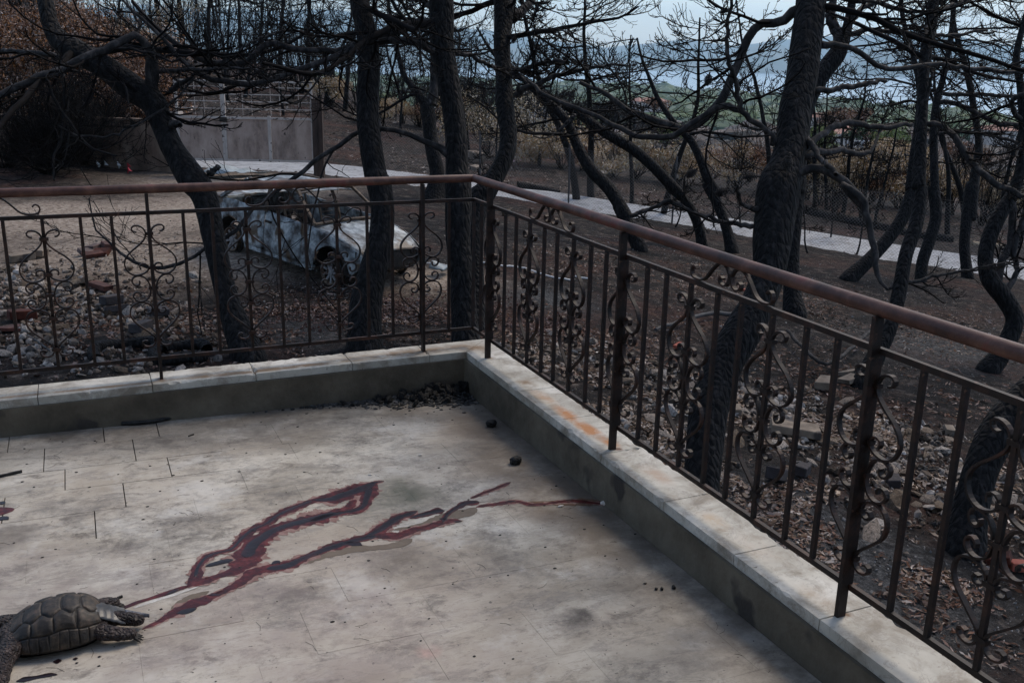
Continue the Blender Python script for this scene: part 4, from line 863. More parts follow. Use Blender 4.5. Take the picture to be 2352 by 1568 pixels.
# ================================================================== GATE, WALL, FENCES
GD = 22.3
def gate():
    s = GD/F
    p0 = at(415, 370, GD); p1 = at(722, 372, GD); z0 = (p0[2]+p1[2])/2; d = p1[:2]-p0[:2]; Wd = float(np.hypot(*d)); rz = math.atan2(d[1], d[0])
    gm = mat('scorched gate steel', [(.12, .085, .068), (.36, .27, .225), (.50, .39, .33)], 3.0, .6, .2, 40, .004, stretch=(1, 1, .45), detail=14, speck=(16, .66, (.04, .03, .026)))
    gf = mat('pale gate steel', [(.33, .28, .25), (.55, .49, .45)], 4, .5, .1, speck=(10, .62, (.05, .035, .03)))
    root = empty('sliding_gate', (p0[0], p0[1], z0), rz, label='brownish steel gate with plain lower panels and thin horizontal bars on top', cat='gate')
    hp, ht = 1.0, 1.79; sp = 105*s; mul = 208*s
    def piece(nm, c, size, m): link(nm, MB().box(c, size).mesh(nm), m, root)
    for a, b in ((0.03, sp-.05), (sp+.05, mul-.04), (mul+.04, Wd-.04)):
        piece('panel', ((a+b)/2, 0, .06+(hp-.12)/2), (b-a, .012, hp-.12), gm)
        piece('panel_rim', ((a+b)/2, -.022, hp-.03), (b-a, .03, .05), gf); piece('panel_rim', ((a+b)/2, -.022, .03), (b-a, .03, .05), gf)
    for x, wv, t in ((0.0, .06, ht), (sp-.026, .05, ht), (sp+.026, .045, ht), (mul, .07, hp+.02), (Wd-.02, .05, ht)): piece('upright', (x, -.005, t/2), (wv, .05, t), gf)
    for a, b in ((.03, sp-.06), (sp+.06, Wd-.05)):
        for j in range(1, 5): piece('rail', ((a+b)/2, 0, hp+.79*j/5+.01), (b-a, .016, .018), gf)
        piece('top_rail', ((a+b)/2, 0, ht-.02), (b-a, .04, .04), gf)
        nq = 3 if b < sp else 6
        for j in range(1, nq): x = a+(b-a)*j/nq+(.06 if j % 2 else -.05); link('rod', MB().box((x, .012, (hp+ht)/2), (.010, .008, ht-hp-.06)).mesh('rod'), gf, root)
    piece('latch', (sp, -.05, .93), (.16, .06, .10), mat('black iron', [(.01, .01, .01), (.03, .025, .02)], 9, .6, 0))
    # pillar to the right of the gate
    q = at(734, 405, GD); g = G([q[0]], [q[1]])[0]; pm = mat('charred timber post', [(.02, .014, .012), (.055, .035, .028), (.10, .07, .055)], 6, .85, .6, stretch=(1, 1, .2))
    po = empty('gate_post', (q[0], q[1], g-.05), rz, label='dark rust brown post at the right end of the gate', cat='post')
    link('post_shaft', MB().box((-.058, 0, .95), (.115, .14, 1.9)).mesh('post_shaft'), pm, po); link('post_face', MB().box((.058, .02, .95), (.11, .16, 1.9)).mesh('post_face'), pm, po)
    # wall left of the gate
    a = at(-420, 372, GD+1.5); b = at(398, 372, GD+.4); dd = b[:2]-a[:2]; L = float(np.hypot(*dd)); r2 = math.atan2(dd[1], dd[0])
    wl = empty('boundary_wall', (a[0], a[1], 0), r2, label='low sooty boundary wall left of the gate behind the burnt bush', cat='wall')
    wm = mat('sooty wall render', [(.045, .030, .024), (.15, .105, .08), (.30, .235, .185)], 1.6, .9, .5, 30, stretch=(1, 1, .5), detail=14, speck=(4, .60, (.03, .024, .02)))
    nseg = 6
    for k in range(nseg):
        x0, x1 = L*k/nseg, L*(k+1)/nseg; link('wall_panel', MB().box(((x0+x1)/2, .1, -1.05), (x1-x0-.012, .18, 1.75)).mesh('wall_panel'), wm, wl)
    link('wall_cap', MB().box((L/2, .1, -.155), (L, .26, .04)).mesh('wall_cap'), wm, wl)
    b2 = at(412, 372, GD+.2); link('end_pier', MB().box((L+.12, .1, -.95), (.2, .24, 2.0)).mesh('end_pier'), gf, wl)
gate()
steel = mat('dull fence steel', [(.05, .045, .045), (.12, .11, .11)], 6, .6, 0)
def fence():
    """chain link along the near side of the lane"""
    n = ROADC.shape[0]; t = nrm(np.gradient(ROADC, axis=0)); nn = np.stack([t[:, 1], -t[:, 0]], 1)
    if nn[30]@(CAM[:2]-ROADC[30]) < 0: nn = -nn
    line = cr(np.column_stack([ROADC+nn*1.75, np.zeros(n)]), 400)[:, :2]
    q = at(742, 405, 22.3)[:2]; k0 = int(np.argmin(np.hypot(*(line-q).T))); line = line[k0:]
    s = np.r_[0, np.cumsum(np.hypot(*np.diff(line, axis=0).T))]; tot = min(s[-1], 30.)
    root = empty('wire_fence', (line[0][0], line[0][1], float(G([line[0][0]], [line[0][1]])[0])), label='sagging chain link fence on thin steel posts along the pale lane', cat='fence')
    off = np.array(root.location)
    def P(u): x = np.interp(u, s, line[:, 0]); y = np.interp(u, s, line[:, 1]); return x, y
    hs = 1.45; k = 0; u = .35
    while u < tot:
        x, y = P(u); g = G(np.array([x]), np.array([y]))[0]
        link('fence_post', MB().tube([(x-off[0], y-off[1], g-off[2]-.15), (x-off[0]+rng.normal()*.015, y-off[1]+rng.normal()*.015, g-off[2]+hs+.08)], [.022, .022], 7).mesh('fence_post', True), steel, root)
        u += 2.55; k += 1
    us = np.arange(0, tot, .3); gx, gy = P(us); gz = G(gx, gy)
    m = MB(); c = .075; pit = c
    # diagonals of the mesh: each wire zig-zags upward between neighbours
    A = []
    for st in np.arange(-hs, tot, pit*1.0):
        for sg in (1, -1):
            a0, b0 = (st, st+hs) if sg == 1 else (st+hs, st)
            lo, hi = max(0, min(a0, b0)), min(tot, max(a0, b0))
            if hi-lo < .05: continue
            f0 = (lo-min(a0, b0))/hs; f1 = (hi-min(a0, b0))/hs
            zz0, zz1 = (f0, f1) if sg == 1 else (1-f0, 1-f1)
            A.append((lo, hi, zz0*hs, zz1*hs))
    A = np.array(A); nseg = 4; f = np.linspace(0, 1, nseg)
    U = A[:, :1]*(1-f)+A[:, 1:2]*f; Zr = A[:, 2:3]*(1-f)+A[:, 3:4]*f
    sag = 1-.06*np.abs(np.sin(U*math.pi/2.55)); X = np.interp(U, s, line[:, 0]); Y = np.interp(U, s, line[:, 1]); Z = np.interp(U, us, gz)+Zr*sag
    Pp = np.stack([X-off[0], Y-off[1]+.03*np.sin(U*2.1)*Zr, Z-off[2]], -1)
    V, Q = tubes(Pp, np.full(Pp.shape[:2], .0019), 3); m.add(V, Q)
    link('wire_mesh', m.mesh('wire_mesh'), mat('fence wire', [(.10, .10, .105), (.2, .2, .2)], 6, .6, 0), root, kind='stuff')
    m = MB(); xx, yy = P(us); m.tube(np.column_stack([xx-off[0], yy-off[1], gz-off[2]+hs*.97]), np.full(len(us), .003), 4)
    link('top_wire', m.mesh('top_wire'), steel, root)
fence()
def fallen_beam():
    a = at(*px('m', -20, 1500), 27.0); 
    pts = [px('g', 800, 130), px('g', 940, 165), px('g', 1200, 225), px('g', 1500, 285), px('g', 1700, 330), px('g', 1890, 352)]
    P = [];
    for x, y in pts:
        d = hit(x, y+6, 12, 60); p = at(x, y, d); P.append(p)
    P = cr(np.array(P), 40); root = empty('fallen_log', tuple(P[0]), label='long charred black log lying beyond the lane on the right', cat='log')
    o = P[0]; V, Q = bark_trunk(P-o, np.full(40, .13), 12, .08); link('log', MB().add(V, Q).mesh('log', True), bark, root)
    lv = grow((P-o)[None], np.full((1, 40), .1), 10, .05, 60, 5, .2, .1, .2, minr=.02); wood('stub', [(lv, 4)], bark2, root)
    p = [px('g', 2020, 385), px('g', 2210, 400)]; d = hit(*p[0], 12, 60); P = cr(np.array([at(*p[0], d), at((p[0][0]+p[1][0])/2, p[0][1]+4, d), at(*p[1], d)]), 14); o = P[0].copy()
    lg = empty('cut_log', tuple(o), label='short pale tan log beyond the lane near the right edge', cat='log')
    V, Q = bark_trunk(P-o, np.full(14, .10), 12, .05); m = MB().add(V, Q); m.add(np.vstack([V[:12], [P[0]-o]]), None, [(12, (i+1) % 12, i) for i in range(12)]); m.add(np.vstack([V[-12:], [P[-1]-o]]), None, [(12, i, (i+1) % 12) for i in range(12)])
    link('log', m.mesh('log', True), mat('pale cut wood', [(.28, .2, .13), (.45, .35, .24)], 8, .8, .3), lg)
fallen_beam()
def windrow():
    x0, y0 = px('n', 650, 1080); P = []
    for c, x, y in (('n', 640, 1085), ('n', 760, 1100), ('n', 900, 1125), ('n', 1040, 1150)):
        a, b = px(c, x, y); P.append(at(a, b, hit(a, b+3, 15, 60)))
    P = cr(np.array(P), 26); P[:, 2] += .05; o = P[0].copy(); root = empty('charred_branch', tuple(o), label='black charred bough lying on the verge beyond the lane, behind the first handrail stretch', cat='branch')
    V, Q = bark_trunk(P-o, np.linspace(.12, .05, 26), 10, .1); link('bough', MB().add(V, Q).mesh('bough', True), bark, root)
windrow()
# ================================================================== BUSHES AND BACKGROUND TREES
def leafmass(C, Rr, n, size, name, m, parent, up=.0, shell=.35):
    """n small leaf blades through an ellipsoid (C centre list, Rr radii list)"""
    C = np.array(C); Rr = np.array(Rr); k = rng.integers(0, len(C), n); d = nrm(rng.normal(size=(n, 3))); rad = (shell+(1-shell)*rng.random(n))**.5
    p = C[k]+d*rad[:, None]*Rr[k]; a = nrm(rng.normal(size=(n, 3))+np.array([0, 0, up])); b = nrm(np.cross(a, rng.normal(size=(n, 3))))
    s = size*(.6+.8*rng.random(n))[:, None]
    V = np.stack([p-a*s, p+b*s*.35, p+a*s, p-b*s*.35], 1).reshape(-1, 3); Q = np.arange(n*4).reshape(n, 4)
    return link(name, MB().add(V, Q).mesh(name), m, parent, kind='stuff')
gold = mat('scorched golden leaves', [(.24, .16, .085), (.50, .36, .21), (.68, .54, .36)], 2.5, .8, 0, island=True, rand=.35)
golds = mat('straw coloured leaves', [(.16, .12, .075), (.36, .29, .19), (.55, .47, .33)], 2.5, .8, 0, island=True, rand=.4)
brownl = mat('scorched brown leaves', [(.09, .042, .024), (.27, .135, .075), (.50, .31, .18)], 2.5, .85, 0, island=True, rand=.45)
darkl = mat('charred scrub leaves', [(.010, .009, .010), (.026, .023, .024), (.05, .042, .04)], 2, .9, 0, island=True, rand=.4)
greenl = mat('pine green leaves', [(.03, .065, .025), (.06, .115, .04), (.11, .17, .06)], 2, .8, 0, island=True, rand=.35)
limel = mat('yellow green leaves', [(.13, .17, .05), (.24, .29, .10)], 2, .8, 0, island=True, rand=.3)
def stems(P0, n, L, spread, r, wig=.12, up=.1, npt=9):
    az = rng.random(n)*6.283; el = spread*np.sqrt(rng.random(n)); d = np.stack([np.sin(el)*np.cos(az), np.sin(el)*np.sin(az), np.cos(el)], 1)
    P = np.empty((n, npt, 3)); P[:, 0] = np.array(P0)+rng.normal(size=(n, 3))*np.array([.06, .06, 0]); ln = L*(.6+.5*rng.random(n))
    for q in range(1, npt): d = nrm(d+rng.normal(size=d.shape)*wig+np.array([0, 0, up])); P[:, q] = P[:, q-1]+d*(ln/(npt-1))[:, None]
    return P, r*np.linspace(1, .35, npt)[None]*(.7+.6*rng.random((n, 1)))
def bush(name, x, y, d, L, n, label, cat, mt=twigm, r=.02, spread=1.1, k=(7, 5), leaves=None, group=None, minr=.006, z=None, wig=.14):
    p = at(x, y, d); g = float(G([p[0]], [p[1]])[0]) if z is None else z; root = empty(name, (p[0], p[1], g), label=label, cat=cat, group=group)
    st = stems((0, 0, 0), n, L, spread, r, wig); l2 = grow(*st, k[0], .42, 42, 7, .5, .22, .12, .1, minr=minr); l3 = grow(*l2, k[1], .45, 40, 5, .6, .3, .12, .1, minr=minr*.8)
    wood('twigs', [(l2, 3), (l3, 3)], mt, root); m = MB(); V, Q = tubes(*st, 5); m.add(V, Q); link('stems', m.mesh('stems', True), mt, root, kind='stuff')
    if leaves:
        mm, nl, sz = leaves; ends = l2[0][:, -1]; idx = rng.integers(0, len(ends), 60); leafmass(ends[idx], np.full((60, 3), L*.20), nl, sz, 'leaves', mm, root)
    return root
# dark dense burnt bush in front of the wall, left
x, y = px('a', 330, 1190); bush('burnt_bush', x, y, hit(x, y), 2.3, 60, 'big charred black bush with fanning stems in front of the low wall', 'bush', r=.018, spread=1.25, k=(12, 7), minr=.006)
x, y = px('a', 60, 1150); bush('burnt_bush', x, y, hit(x, y), 1.5, 26, 'charred bush low at the left edge beside the larger black bush', 'bush', r=.015, spread=1.3, k=(10, 6), minr=.006)
x, y = px('a', 760, 1130); bush('burnt_bush', x, y, hit(x, y), 2.0, 44, 'thin burnt bush of wiry curved twigs left of the hooked pine', 'bush', r=.010, spread=1.35, k=(8, 6), minr=.004, wig=.2)
x, y = px('a', 560, 1150); bush('burnt_bush', x, y, hit(x, y)+.6, 2.1, 50, 'charred bush between the big black bush and the thin wiry one, against the wall', 'bush', r=.014, spread=1.2, k=(11, 7), minr=.006)
# tall scorched hedge behind the wall
HGL = ['tall scorched brown hedge clump behind the wall, outermost at the left edge', 'tall scorched brown hedge clump behind the wall, above the black bush', 'tall scorched brown hedge clump behind the wall, left of the hooked trunk',
       'scorched hedge clump nearest the gate behind the hooked trunk', 'reddish brown scorched hedge clump low behind the wall end']
for i, (x, y, L, dd) in enumerate([(-60, 330, 3.4, 25.5), (90, 330, 3.2, 25.5), (230, 330, 3.4, 26), (330, 325, 2.9, 26.5), (20, 300, 2.8, 24.8)]):
    bush('scorched_hedge', x, y, dd, L, 46, HGL[i], 'hedge', r=.014, spread=.62, k=(10, 6), leaves=(brownl, 14000, .042), group='scorched hedge behind the low wall', minr=.006)
# golden dry shrubs along the crest beyond the lane
GS = [(870, 275, 40, 1.5), (960, 290, 42, 1.7), (1020, 300, 42, 1.3), (1120, 318, 36, 2.1), (1170, 330, 36, 2.2), (1230, 340, 35, 1.9), (1290, 352, 34, 1.7), (1340, 362, 34, 1.3), (1410, 388, 33, 1.9), (1460, 392, 33, 1.5), (1560, 412, 33, 1.7), (1620, 420, 33, 1.9), (1690, 428, 33, 1.5), (1790, 445, 33, 2.1),
      (1850, 455, 33, 2.3), (1920, 470, 34, 2.1), (1990, 480, 34, 1.9), (2060, 485, 34, 1.7), (2150, 500, 34, 2.1), (2260, 505, 34, 2.0), (760, 255, 46, 1.6), (340, 110, 50, 3.2), (290, 90, 52, 2.8)]
POSN = ['behind the straight pine near the corner', 'between the forked pine and the corner pine', 'just left of the corner pine', 'right of the swan neck pine', 'beside the lone thin trunk', 'below the bare sapling', 'by the crossing boughs', 'left of the twin stems', 'behind the low arching pine', 'under the twin stems',
        'below the long left bough', 'left of the thickest pine', 'touching the thickest pine on its left', 'right beside the thickest pine', 'right of the thickest pine under its curved limb', 'below the curved limb', 'left of the slanting pine', 'behind the slanting pine', 'between the slender pine and the upright one', 'near the right edge', 'far left of the corner behind the straight pine', 'on the skyline hill upper left', 'on the skyline above the hooked pine']
for i, (x, y, d, r_) in enumerate(GS):
    p = at(x, y, d); g = float(G([p[0]], [p[1]])[0]); r_ = r_*rng.uniform(.6, 1.15); lk = (gold, gold, brownl, gold, golds)[i % 5]; root = empty('dry_shrub', (p[0], p[1], g), label='rounded dry golden shrub '+POSN[i], cat='shrub', group='dry golden shrubs on the slope')
    st = stems((0, 0, 0), 16, r_*1.1, .8, .015); l2 = grow(*st, 6, .4, 40, 6, .5, .22, .12, .1, minr=.008); wood('twigs', [(st, 4), (l2, 3)], twigm, root)
    cs = np.array([[rng.normal()*r_*.42, rng.normal()*r_*.42, r_*rng.uniform(.3, .85)] for _ in range(11)])
    leafmass(cs, np.array([[r_*.30, r_*.30, r_*.20]]*11), int(rng.uniform(2200, 5200)), rng.uniform(.035, .055), 'leaves', lk, root, up=.6, shell=.1)
# small burnt background pines: six built, the rest copies
def thin_tree(h, r, seed_lean=.1, nb=12, cr_=1.6, z0=.35, minr=.010, k=(7, 5, 0), gm=twigm):
    root = bpy.data.objects.new('thin_burnt_tree', None); COL.objects.link(root)
    n = 22; d = nrm(np.array([rng.normal()*seed_lean, rng.normal()*seed_lean, 1.])); P = [np.array([0, 0, -.3])]
    for s in range(1, n): d = nrm(d+rng.normal(size=3)*.07+np.array([0, 0, .05])); P.append(P[-1]+d*(h+.3)/(n-1))
    P = np.array(P); R = r*np.linspace(1.15, .25, n)
    V, Q = bark_trunk(P, R, 7, .05); t = link('trunk', MB().add(V, Q).mesh('trunk', True), bark, root); kid(root, t)
    bo = boughs(P, R, (h*z0, h), nb, cr_, sag=.02, up=.14); c = wood('twigs', [((bo), 4)]+[(q_, 3) for q_, _ in crown_levels(*bo, k if k[2] else (k[0], k[1], 3), minr, 1.0)[1:(3 if not k[2] else 4)]], gm, root); kid(root, c)
    return root
PROT = [thin_tree(5.5, .075), thin_tree(4.2, .055, .2), thin_tree(6.5, .10, .12, 16, 2.0), thin_tree(3.2, .04, .15, 9, 1.1), thin_tree(7.5, .12, .08, 18, 2.3, .3), thin_tree(2.2, .03, .3, 8, .9, .2)]
used = set()
def put(k, x, y, d, s, label, rz=None, group=None, cat='tree', z=None):
    p = at(x, y, d); g = (float(G([p[0]], [p[1]])[0]) if z is None else z)-.05
    o = PROT[k]
    if k in used: o = dup(PROT[k])
    used.add(k); o.location = (p[0], p[1], g); o.rotation_euler = (0, 0, rng.uniform(0, 6.28) if rz is None else rz); o.scale = (s, s, s)
    setp(o, label, cat, group); return o
BT = [(2, 1332, 430, 26, 1.0, 'burnt twin stem tree beyond the lane, left stem of the pair'), (4, 1362, 425, 26.6, .8, 'burnt twin stem tree beyond the lane, right stem of the pair'), (1, 1452, 436, 27, 1.1, 'slim burnt tree beyond the lane, right of the twin stems'),
      (0, 1239, 333, 34, .8, 'thin leaning burnt sapling in front of the golden shrubs'), (3, 1143, 345, 30, .9, 'bare spiky sapling before the golden shrubs right of the swan neck pine'), (2, 1520, 455, 25, .8, 'forked burnt tree beyond the lane under the long arching bough'),
      (0, 1775, 470, 28, 1.1, 'straight thin burnt tree just behind the thickest pine'), (1, 1872, 478, 31, 1.2, 'thin straight burnt tree right of the thickest pine, first of the row'), (3, 1900, 476, 31, 1.4, 'thin burnt stem second in the row right of the thickest pine'), (0, 1935, 480, 31, .9, 'thin burnt stem third in the row right of the thickest pine'),
      (1, 1975, 490, 30, 1.0, 'small forked burnt tree third from the slanting pine'), (3, 2010, 495, 30, 1.2, 'small spindly burnt tree left of the slanting pine foot'), (2, 2230, 500, 29, .9, 'burnt tree behind the upright pine near the right edge'), (0, 2185, 520, 27, 1.0, 'burnt tree right of the wavy fence pine'), (1, 2285, 515, 28, 1.2, 'burnt tree behind the S shaped trunk'), (2, 2340, 520, 27, 1.0, 'burnt tree cut by the right edge beyond the lane'),
      (3, 920, 300, 38, 1.3, 'thin burnt tree on the slope behind the straight pine'), (1, 985, 300, 40, 1.1, 'small burnt tree left of the corner pine on the slope'), (0, 1080, 330, 36, .9, 'small burnt tree peeking between corner pine and swan neck pine'), (3, 1065, 300, 40, 1.2, 'bare sapling right of the corner pine high on the slope'),
      (4, 790, 260, 44, .9, 'tall burnt tree on the slope right of the gate'), (2, 745, 240, 46, 1.0, 'burnt tree behind the gate post'), (2, 560, 215, 44, .8, 'burnt tree on the hill behind the gate middle'), (0, 525, 225, 40, .9, 'thin burnt tree seen through the gate bars'), (1, 650, 235, 38, 1.0, 'small burnt tree seen through the right gate bars'), (4, 480, 190, 50, 1.1, 'tall burnt tree on the skyline left of the gate centre'),
      (4, 640, 185, 55, 1.2, 'tall dense burnt tree on the skyline above the gate'), (2, 700, 200, 50, 1.3, 'dense burnt tree on the skyline right of the gate centre'), (4, 420, 150, 52, 1.2, 'tall burnt tree on the skyline right of the hooked pine'), (2, 370, 140, 52, 1.3, 'burnt tree on the skyline just right of the hooked pine'), (0, 60, 110, 44, 1.0, 'thin burnt tree on the hill at the upper left corner'), (1, 100, 90, 46, 1.2, 'burnt tree on the hill left of the hooked pine'), (3, 30, 60, 48, 1.6, 'thin burnt stem at the top left edge'), (2, 180, 40, 54, 1.0, 'burnt tree on the hill crest upper left'), (0, 270, 60, 56, 1.0, 'burnt tree on the hill crest beside the golden shrub'), (2, 560, 150, 62, 1.4, 'far burnt tree on the skyline behind the gate'), (4, 760, 190, 62, 1.2, 'far burnt tree on the skyline right of the gate post'), (0, 600, 160, 60, 1.5, 'thin far burnt tree on the skyline above the gate middle'), (4, 850, 225, 56, .9, 'burnt tree on the skyline behind the straight pine'), (2, 930, 240, 56, 1.0, 'burnt tree on the skyline left of the forked pine'), (1, 520, 160, 58, 1.5, 'twiggy far burnt tree left of the gate split'), (1, 670, 175, 60, 1.6, 'twiggy far burnt tree above the right gate leaf'),
      (5, 1905, 560, 24, .8, 'small bare scorched shrub at the lane edge, left one of three'), (5, 1960, 585, 22, .8, 'small bare scorched shrub at the lane edge, middle of three'), (5, 1870, 575, 20, .7, 'small bare scorched shrub nearest the thickest pine'), (5, 1540, 520, 22, .7, 'small bare shrub at the foot of the leaning lane pine'), (5, 1720, 520, 24, .9, 'small bare shrub left of the thickest pine by the lane'), (5, 1130, 450, 22, .6, 'small bare shrub beside the swan neck pine')]
for k, x, y, d, s, lb in BT: put(k, x, y, d, s, lb, group='thin burnt trees on the slopes')
def broom(h, n, sp):
    root = bpy.data.objects.new('twiggy_burnt_tree', None); COL.objects.link(root); st = stems((0, 0, 0), n, h, sp, .035, .07, .08, 12); l2 = grow(*st, 9, .30, 32, 6, .5, .22, .12, .25, minr=.011, flat=1); l3 = grow(*l2, 4, .45, 34, 4, .6, .22, .12, .1, minr=.009, flat=1)
    m = MB(); V, Q = tubes(*st, 5); m.add(V, Q); kid(root, link('trunk', m.mesh('trunk', True), bark, root)); kid(root, wood('twigs', [(l2, 3), (l3, 3)], twigm, root)); return root
BR = [broom(5.2, 9, .35), broom(4.2, 12, .5), broom(6.5, 7, .28)]
usb = set()
def stand(lst, label, group):
    for i, (x, y, d, s) in enumerate(lst):
        o = BR[i % 3]
        if i % 3 in usb: o = dup(o)
        usb.add(i % 3); p = at(x, y, d); g = float(G([p[0]], [p[1]])[0]); o.location = (p[0], p[1], g-.05); o.rotation_euler = (0, 0, rng.uniform(0, 6)); o.scale = (s, s, s); setp(o, label, 'tree', group)
stand([(x+rng.normal()*6, 205+rng.normal()*8, rng.uniform(46, 64), rng.uniform(.6, 1.05)) for x in np.linspace(385, 830, 20)], 'twiggy burnt tree in the dense stand on the skyline behind the gate', 'dense burnt stand on the skyline behind the gate')
stand([(x+rng.normal()*6, 90+rng.normal()*30, rng.uniform(42, 58), rng.uniform(.5, .9)) for x in np.linspace(-20, 330, 12)], 'small burnt tree scattered on the hillside at the upper left', 'burnt trees on the upper left hillside')
stand([(x+rng.normal()*8, y, rng.uniform(30, 36), rng.uniform(.42, .62)) for x, y in zip(np.linspace(1700, 2330, 22), np.linspace(455, 520, 22))], 'thin burnt sapling in the row of saplings before the golden shrubs on the right', 'row of burnt saplings beyond the lane on the right')
stand([(x+rng.normal()*8, y, rng.uniform(38, 44), rng.uniform(.45, .7)) for x, y in zip(np.linspace(860, 1300, 14), np.linspace(262, 330, 14))], 'thin burnt sapling among the golden shrubs on the slope behind the corner', 'burnt saplings on the slope behind the corner')
# ---- valley: individual tree crowns at mid distance, then a mass
def vz(x, y, d):
    p = at(x, y, d); r = math.hypot(p[0]-CAM[0], p[1]-CAM[1]); return p, float(far_z(math.atan2(p[0]-CAM[0], p[1]-CAM[1]), r))
CRW = {}
def crownproto(key, m, n, sz, fl=1.0):
    root = bpy.data.objects.new(key, None); COL.objects.link(root)
    tr = MB(); tr.tube([(0, 0, -2), (.1, 0, 1.5), (0, .1, 3.2)], [.22, .17, .1], 6); kid(root, link('trunk', tr.mesh('trunk', True), bark, root))
    cs = np.array([[rng.normal()*1.15, rng.normal()*1.15, 3.0+rng.uniform(-.8, 1.0)*fl] for _ in range(13)])
    kid(root, leafmass(cs, np.array([[.95, .95, .6*fl]]*13), n, sz, 'crown', m, root, shell=.3)); CRW[key] = root; return root
crownproto('green_tree', limel, 2600, .16); crownproto('brown_tree', brownl, 2600, .16); crownproto('golden_tree', gold, 2600, .15); crownproto('pine_tree', greenl, 2600, .17); crownproto('charred_tree', darkl, 2600, .17)
used2 = set()
VT = [('green_tree', *px('m', 325, 800), 120, 1.0, 'bright yellow green tree in the valley just right of the thickest trunk'), ('green_tree', *px('m', 460, 885), 110, .8, 'yellow green bush low in the valley right of the thickest trunk'), ('green_tree', *px('m', 1170, 860), 105, 1.0, 'bright yellow green tree in the valley left of the slender pine, upper'), ('green_tree', *px('m', 1105, 900), 100, .8, 'yellow green tree in the valley left of the slender pine, lower'),
      ('green_tree', *px('n', 2060, 560), 90, .8, 'yellow green bush glimpsed under the long left limb'), ('pine_tree', *px('m', 860, 790), 130, 1.0, 'dark green conical tree among the burnt valley trees'), ('brown_tree', *px('m', 630, 660), 190, 1.6, 'rusty red burnt tree in the valley between the two pines'), ('brown_tree', *px('m', 1030, 850), 120, 1.1, 'orange brown tree beside the yellow green trees'), ('golden_tree', *px('m', 1100, 1000), 80, 1.0, 'golden brown crown on the near edge of the valley, largest'), ('golden_tree', *px('m', 980, 1010), 78, .9, 'golden brown crown beside the largest one, left of it'), ('golden_tree', *px('m', 1240, 1010), 82, .8, 'small golden brown crown left of the slender pine'),
      ('golden_tree', *px('m', 700, 1250), 62, .7, 'golden crown just above the dry shrubs right of the thickest pine'), ('golden_tree', *px('m', 1190, 1160), 66, .6, 'small golden crown among black scrub left of the slender pine'), ('brown_tree', *px('m', 840, 640), 220, 1.4, 'brown tree crown far in the valley, centre right'), ('golden_tree', *px('m', 540, 1030), 84, .6, 'faint tan crown under the sawn limb'), ('brown_tree', *px('m', 1700, 1000), 90, .9, 'brown crown between slender pine and wavy pine'), ('charred_tree', *px('m', 750, 1150), 66, 1.0, 'charred round crown in the near valley under the sawn limb'), ('charred_tree', *px('m', 1000, 1160), 68, 1.1, 'charred round crown in the near valley under the golden ones'), ('charred_tree', *px('m', 480, 1120), 66, .9, 'charred round crown close right of the thickest pine'), ('charred_tree', *px('m', 1180, 1250), 60, .9, 'charred round crown left of the slender pine foot'),
      ('golden_tree', *px('n', 1750, 700), 62, .5, 'golden crown behind the arching pine'), ('brown_tree', *px('n', 1960, 290), 220, 1.2, 'reddish crown far in the valley below the long left bough'), ('charred_tree', *px('n', 1900, 500), 90, 1.0, 'charred crown under the long left limb'), ('charred_tree', *px('n', 1400, 380), 95, 1.2, 'charred crown behind the twin stems'), ('charred_tree', *px('n', 300, 180), 120, 1.4, 'charred crown between corner pine and swan neck pine'), ('charred_tree', *px('n', 720, 240), 110, 1.3, 'charred crown right of the swan neck pine')]
for key, x, y, d, s, lb in VT:
    p, zz = vz(x, y, d); o = CRW[key]
    if key in used2: o = dup(o)
    used2.add(key); h = 3.2*s; o.location = (p[0], p[1], p[2]-h); o.scale = (s, s, s*max(1, 1)); o.rotation_euler = (0, 0, rng.uniform(0, 6)); setp(o, lb, 'tree', 'tree crowns in the valley')
def clumps(name, n, rlo, rhi, alo, ahi, size, m, label, test=None, asp=.6, sub=1, leafs=0):
    """far wood as a mass of lumpy crowns, stuff"""
    a = np.radians(rng.uniform(alo, ahi, n))+AZ0; r = np.exp(rng.uniform(math.log(rlo), math.log(rhi), n)); am = np.degrees(a-AZ0)
    keep = np.ones(n, bool) if test is None else test(am, r); a, r = a[keep], r[keep]; n = len(a)
    z = far_z(a, r); s = size(r)*(.6+.8*rng.random(n)); X = CAM[0]+r*np.sin(a); Y = CAM[1]+r*np.cos(a)
    import bmesh
    bm = bmesh.new(); bmesh.ops.create_icosphere(bm, subdivisions=sub, radius=1); V0 = np.array([v.co[:] for v in bm.verts]); T0 = np.array([[v.index for v in f.verts] for f in bm.faces]); bm.free()
    V = V0[None]*(1+.55*(rng.random((n, len(V0), 1))-.5)); V = V*np.stack([s, s, s*asp], 1)[:, None]; V = V+np.stack([X, Y, z+s*asp*.6], 1)[:, None]
    T = T0[None]+(np.arange(n)*len(V0))[:, None, None]
    link(name, MB().add(V.reshape(-1, 3), None, T.reshape(-1, 3)).mesh(name, False), m, kind='stuff', label=label)
fg = mat('far green canopy', [(.020, .045, .020), (.060, .105, .036), (.14, .17, .055)], .012, .9, 0, island=True, rand=.75)
fb = mat('far burnt canopy', [(.022, .017, .016), (.060, .042, .034), (.17, .095, .062)], .03, .9, 0, island=True, rand=.7)
shore = lambda am: 2900-np.clip(np.radians(am)-math.radians(4), 0, 1)*4200
clumps('green_forest', 5200, 700, 2850, -14, 31, lambda r: 4.5+r*.0052, fg, 'green pine forest running down to the shore', lambda am, r: (r < shore(am)-60) & (r > 760-am*6+120*np.sin(am*.9)))
clumps('burnt_forest', 4200, 150, 850, -14, 32, lambda r: 3.2+r*.006, fb, 'burnt brown and black woodland filling the valley', lambda am, r: r < 800-am*6+120*np.sin(am*.9+1))
